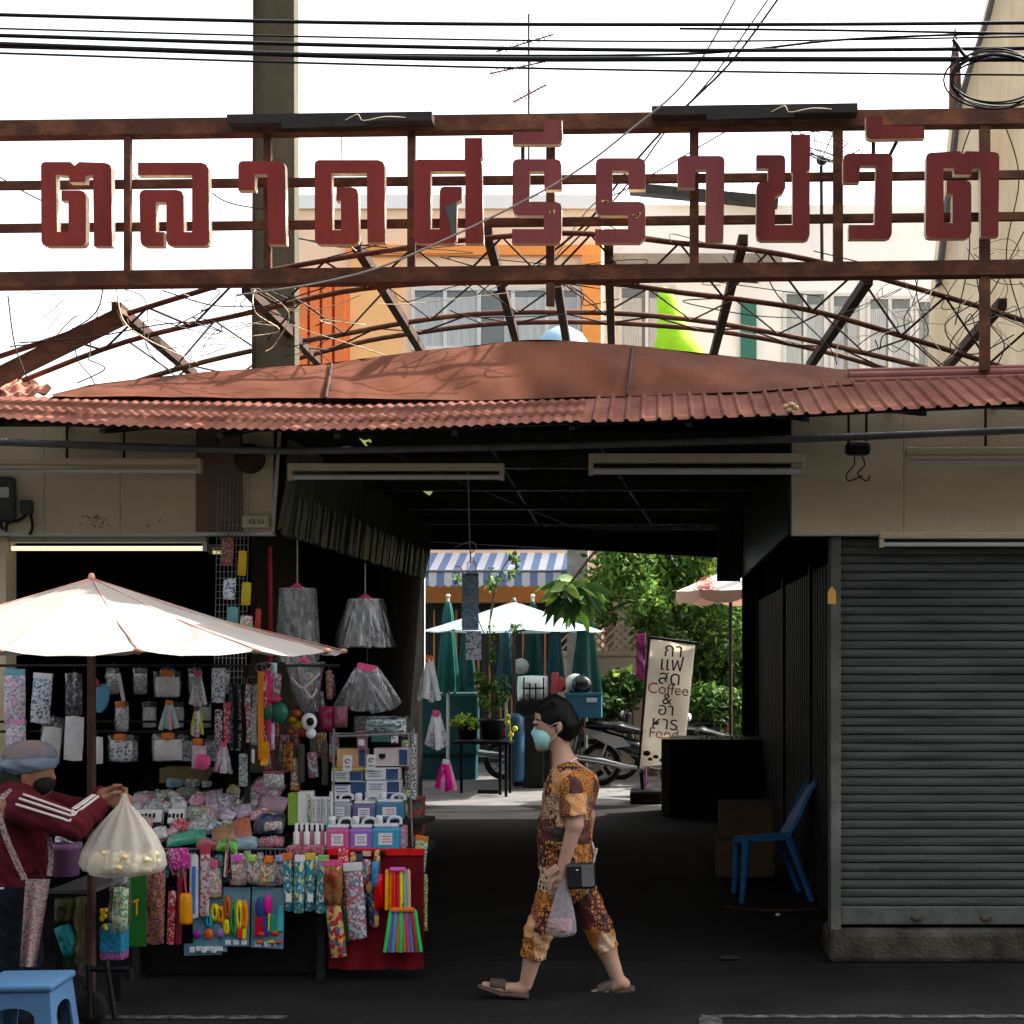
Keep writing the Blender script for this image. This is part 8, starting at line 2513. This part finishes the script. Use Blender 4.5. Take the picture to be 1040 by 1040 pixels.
d = MB(); d.tube(smooth_pts([Vector(v(-40, 897, -.205)) + sroot.location, Vector(v(5, 896, -.215)) + sroot.location, Vector(v(24, 895, -.205)) + sroot.location]), .005, 5); d.build('hem_piping', M_str, jk)
j = Field((-.36, -.30, .02), (.30, .30, .82), .006)
j.cone(v(8, 893), v(8, 908), .135, .138, .03, 1.32)
for s_ in (-1, 1):
    j.cone(v(8, 905, s_ * .09), (-.03, s_ * .10, .36), .112, .084, .05, wob=.005); j.cone((-.03, s_ * .10, .36), (-.06, s_ * .10, .09), .082, .062, .03, wob=.005)
j.cut(v(8, 890), (0, 0, 1))
jn = j.build('jeans', mat('navy_denim', (.006, .008, .018), .85, .2, 40), sroot)
d = MB(); d.ell(Vector(v(14, 917, -.175)) + sroot.location, (.012, .005, .012), 5); d.build('button', quick((.45, .32, .10), .3), jn)
for s_ in (-1, 1):
    f = Field((-.16, s_ * .105 - .12, -.01), (.2, s_ * .105 + .12, .12), .006)
    f.cone((-.07, s_ * .10, .04), (.105, s_ * .105, .026), .042, .030, .02, 1.35); f.cut((0, 0, .006), (0, 0, -1)); f.build('shoe', M_black, sroot)
# cloth cap: tan crown, blue grey lower band; dark mask, scarf
f = Field((-.16, -.14, 1.16), (.20, .14, 1.42), .005)
f.ell(v(31, 772), (.118, .094, .092), 0); f.ell(v(20, 766), (.07, .06, .045), .03); f.ell(v(42, 764), (.06, .06, .04), .03)
f.cut(v(31, 772), nrm((.12, 0, -1)))
f.build('cap', mat('cap_tan', (.30, .21, .17), .9, .15, 5, .6, 26, col2=(.16, .18, .24), c2pos=(.36, .48), spec=.05), sroot)
f = Field((-.17, -.15, 1.10), (.20, .15, 1.42), .005)
f.ell(v(30, 774), (.122, .099, .096), 0); f.cone(v(9, 778), v(47, 775), .032, .028, .02, 3.2, wob=.006)
f.cut(v(31, 769.5), nrm((-.06, 0, 1))); f.cut(v(30, 785), nrm((.2, 0, -1)))
f.build('cap_band', mat('cap_blue', (.17, .22, .31), .9, .2, 18, .35, 40), sroot)
f = Field((-.14, -.11, 1.08), (.14, .11, 1.32), .006)
f.ell(v(26, 785), (.085, .080, .085), 0, cut=[(v(30, 785), (1, 0, 0))]); f.build('hair', M_hair, sroot)
f = Field((.0, -.11, 1.0), (.22, .11, 1.34), .005)
f.ell(v(43, 796), (.056, .066, .056), 0, cut=[(v(38, 792), nrm((-1, 0, 0.2)))]); f.cut(v(46, 787.5), nrm((.2, 0, 1))); f.build('face_mask', mat('mask_black', (.012, .012, .014), .8, .2, 9), sroot)
f = Field((-.22, -.20, .94), (.16, .20, 1.30), .006)
f.cone(v(24, 797), v(16, 806), .075, .105, .04, 1.25, wob=.006); f.cone(v(14, 790), v(12, 800), .05, .05, .05, 1.6)
f.cut(v(20, 810), nrm((.2, 0, -1)))
f.build('neck_scarf', mat('scarf_dark_green', (.012, .022, .014), .85, .3, 14), sroot)
# apron: strap over the shoulder and a checked panel hanging to the knee
M_chk = pattern_mat('apron_check', [(.26, .20, .19), (.07, .06, .10), (.26, .13, .10), (.20, .18, .18), (.30, .22, .20)], 95, rough=.8, jitter=.0)
d = MB()
loc = sroot.location
def ap(px, py, y):
    return Vector(v2(px, py, y)) + loc
def ribbon(pts, w_):
    pts = smooth_pts(pts, 4)
    for p0, p1 in zip(pts, pts[1:]):
        d.bar(p0, p1, w_, .006, up=(0, 1, 0))
ribbon([ap(12, 803, -.150), ap(1, 812, -.20), ap(0, 830, -.222), ap(10, 860, -.228), ap(25, 893, -.215)], .026)
d.build('apron_strap', M_chk, sroot); d = MB()
ribbon([ap(50, 890, -.12), ap(52, 870, -.10), ap(50, 850, -.08)], .022)
d.build('apron_strap', M_chk, sroot)
d = MB()
d.grid(lambda u, v_: ap(lerp(lerp(20, 26, v_), lerp(36, 51, v_), u), lerp(982 - 0 * u, 893, v_), -.235 + .03 * math.sin(u * 9) * (1 - v_ * .6) + .05 * u), 14, 18, thick=(0, .005, 0))
d.build('apron', M_chk, sroot)
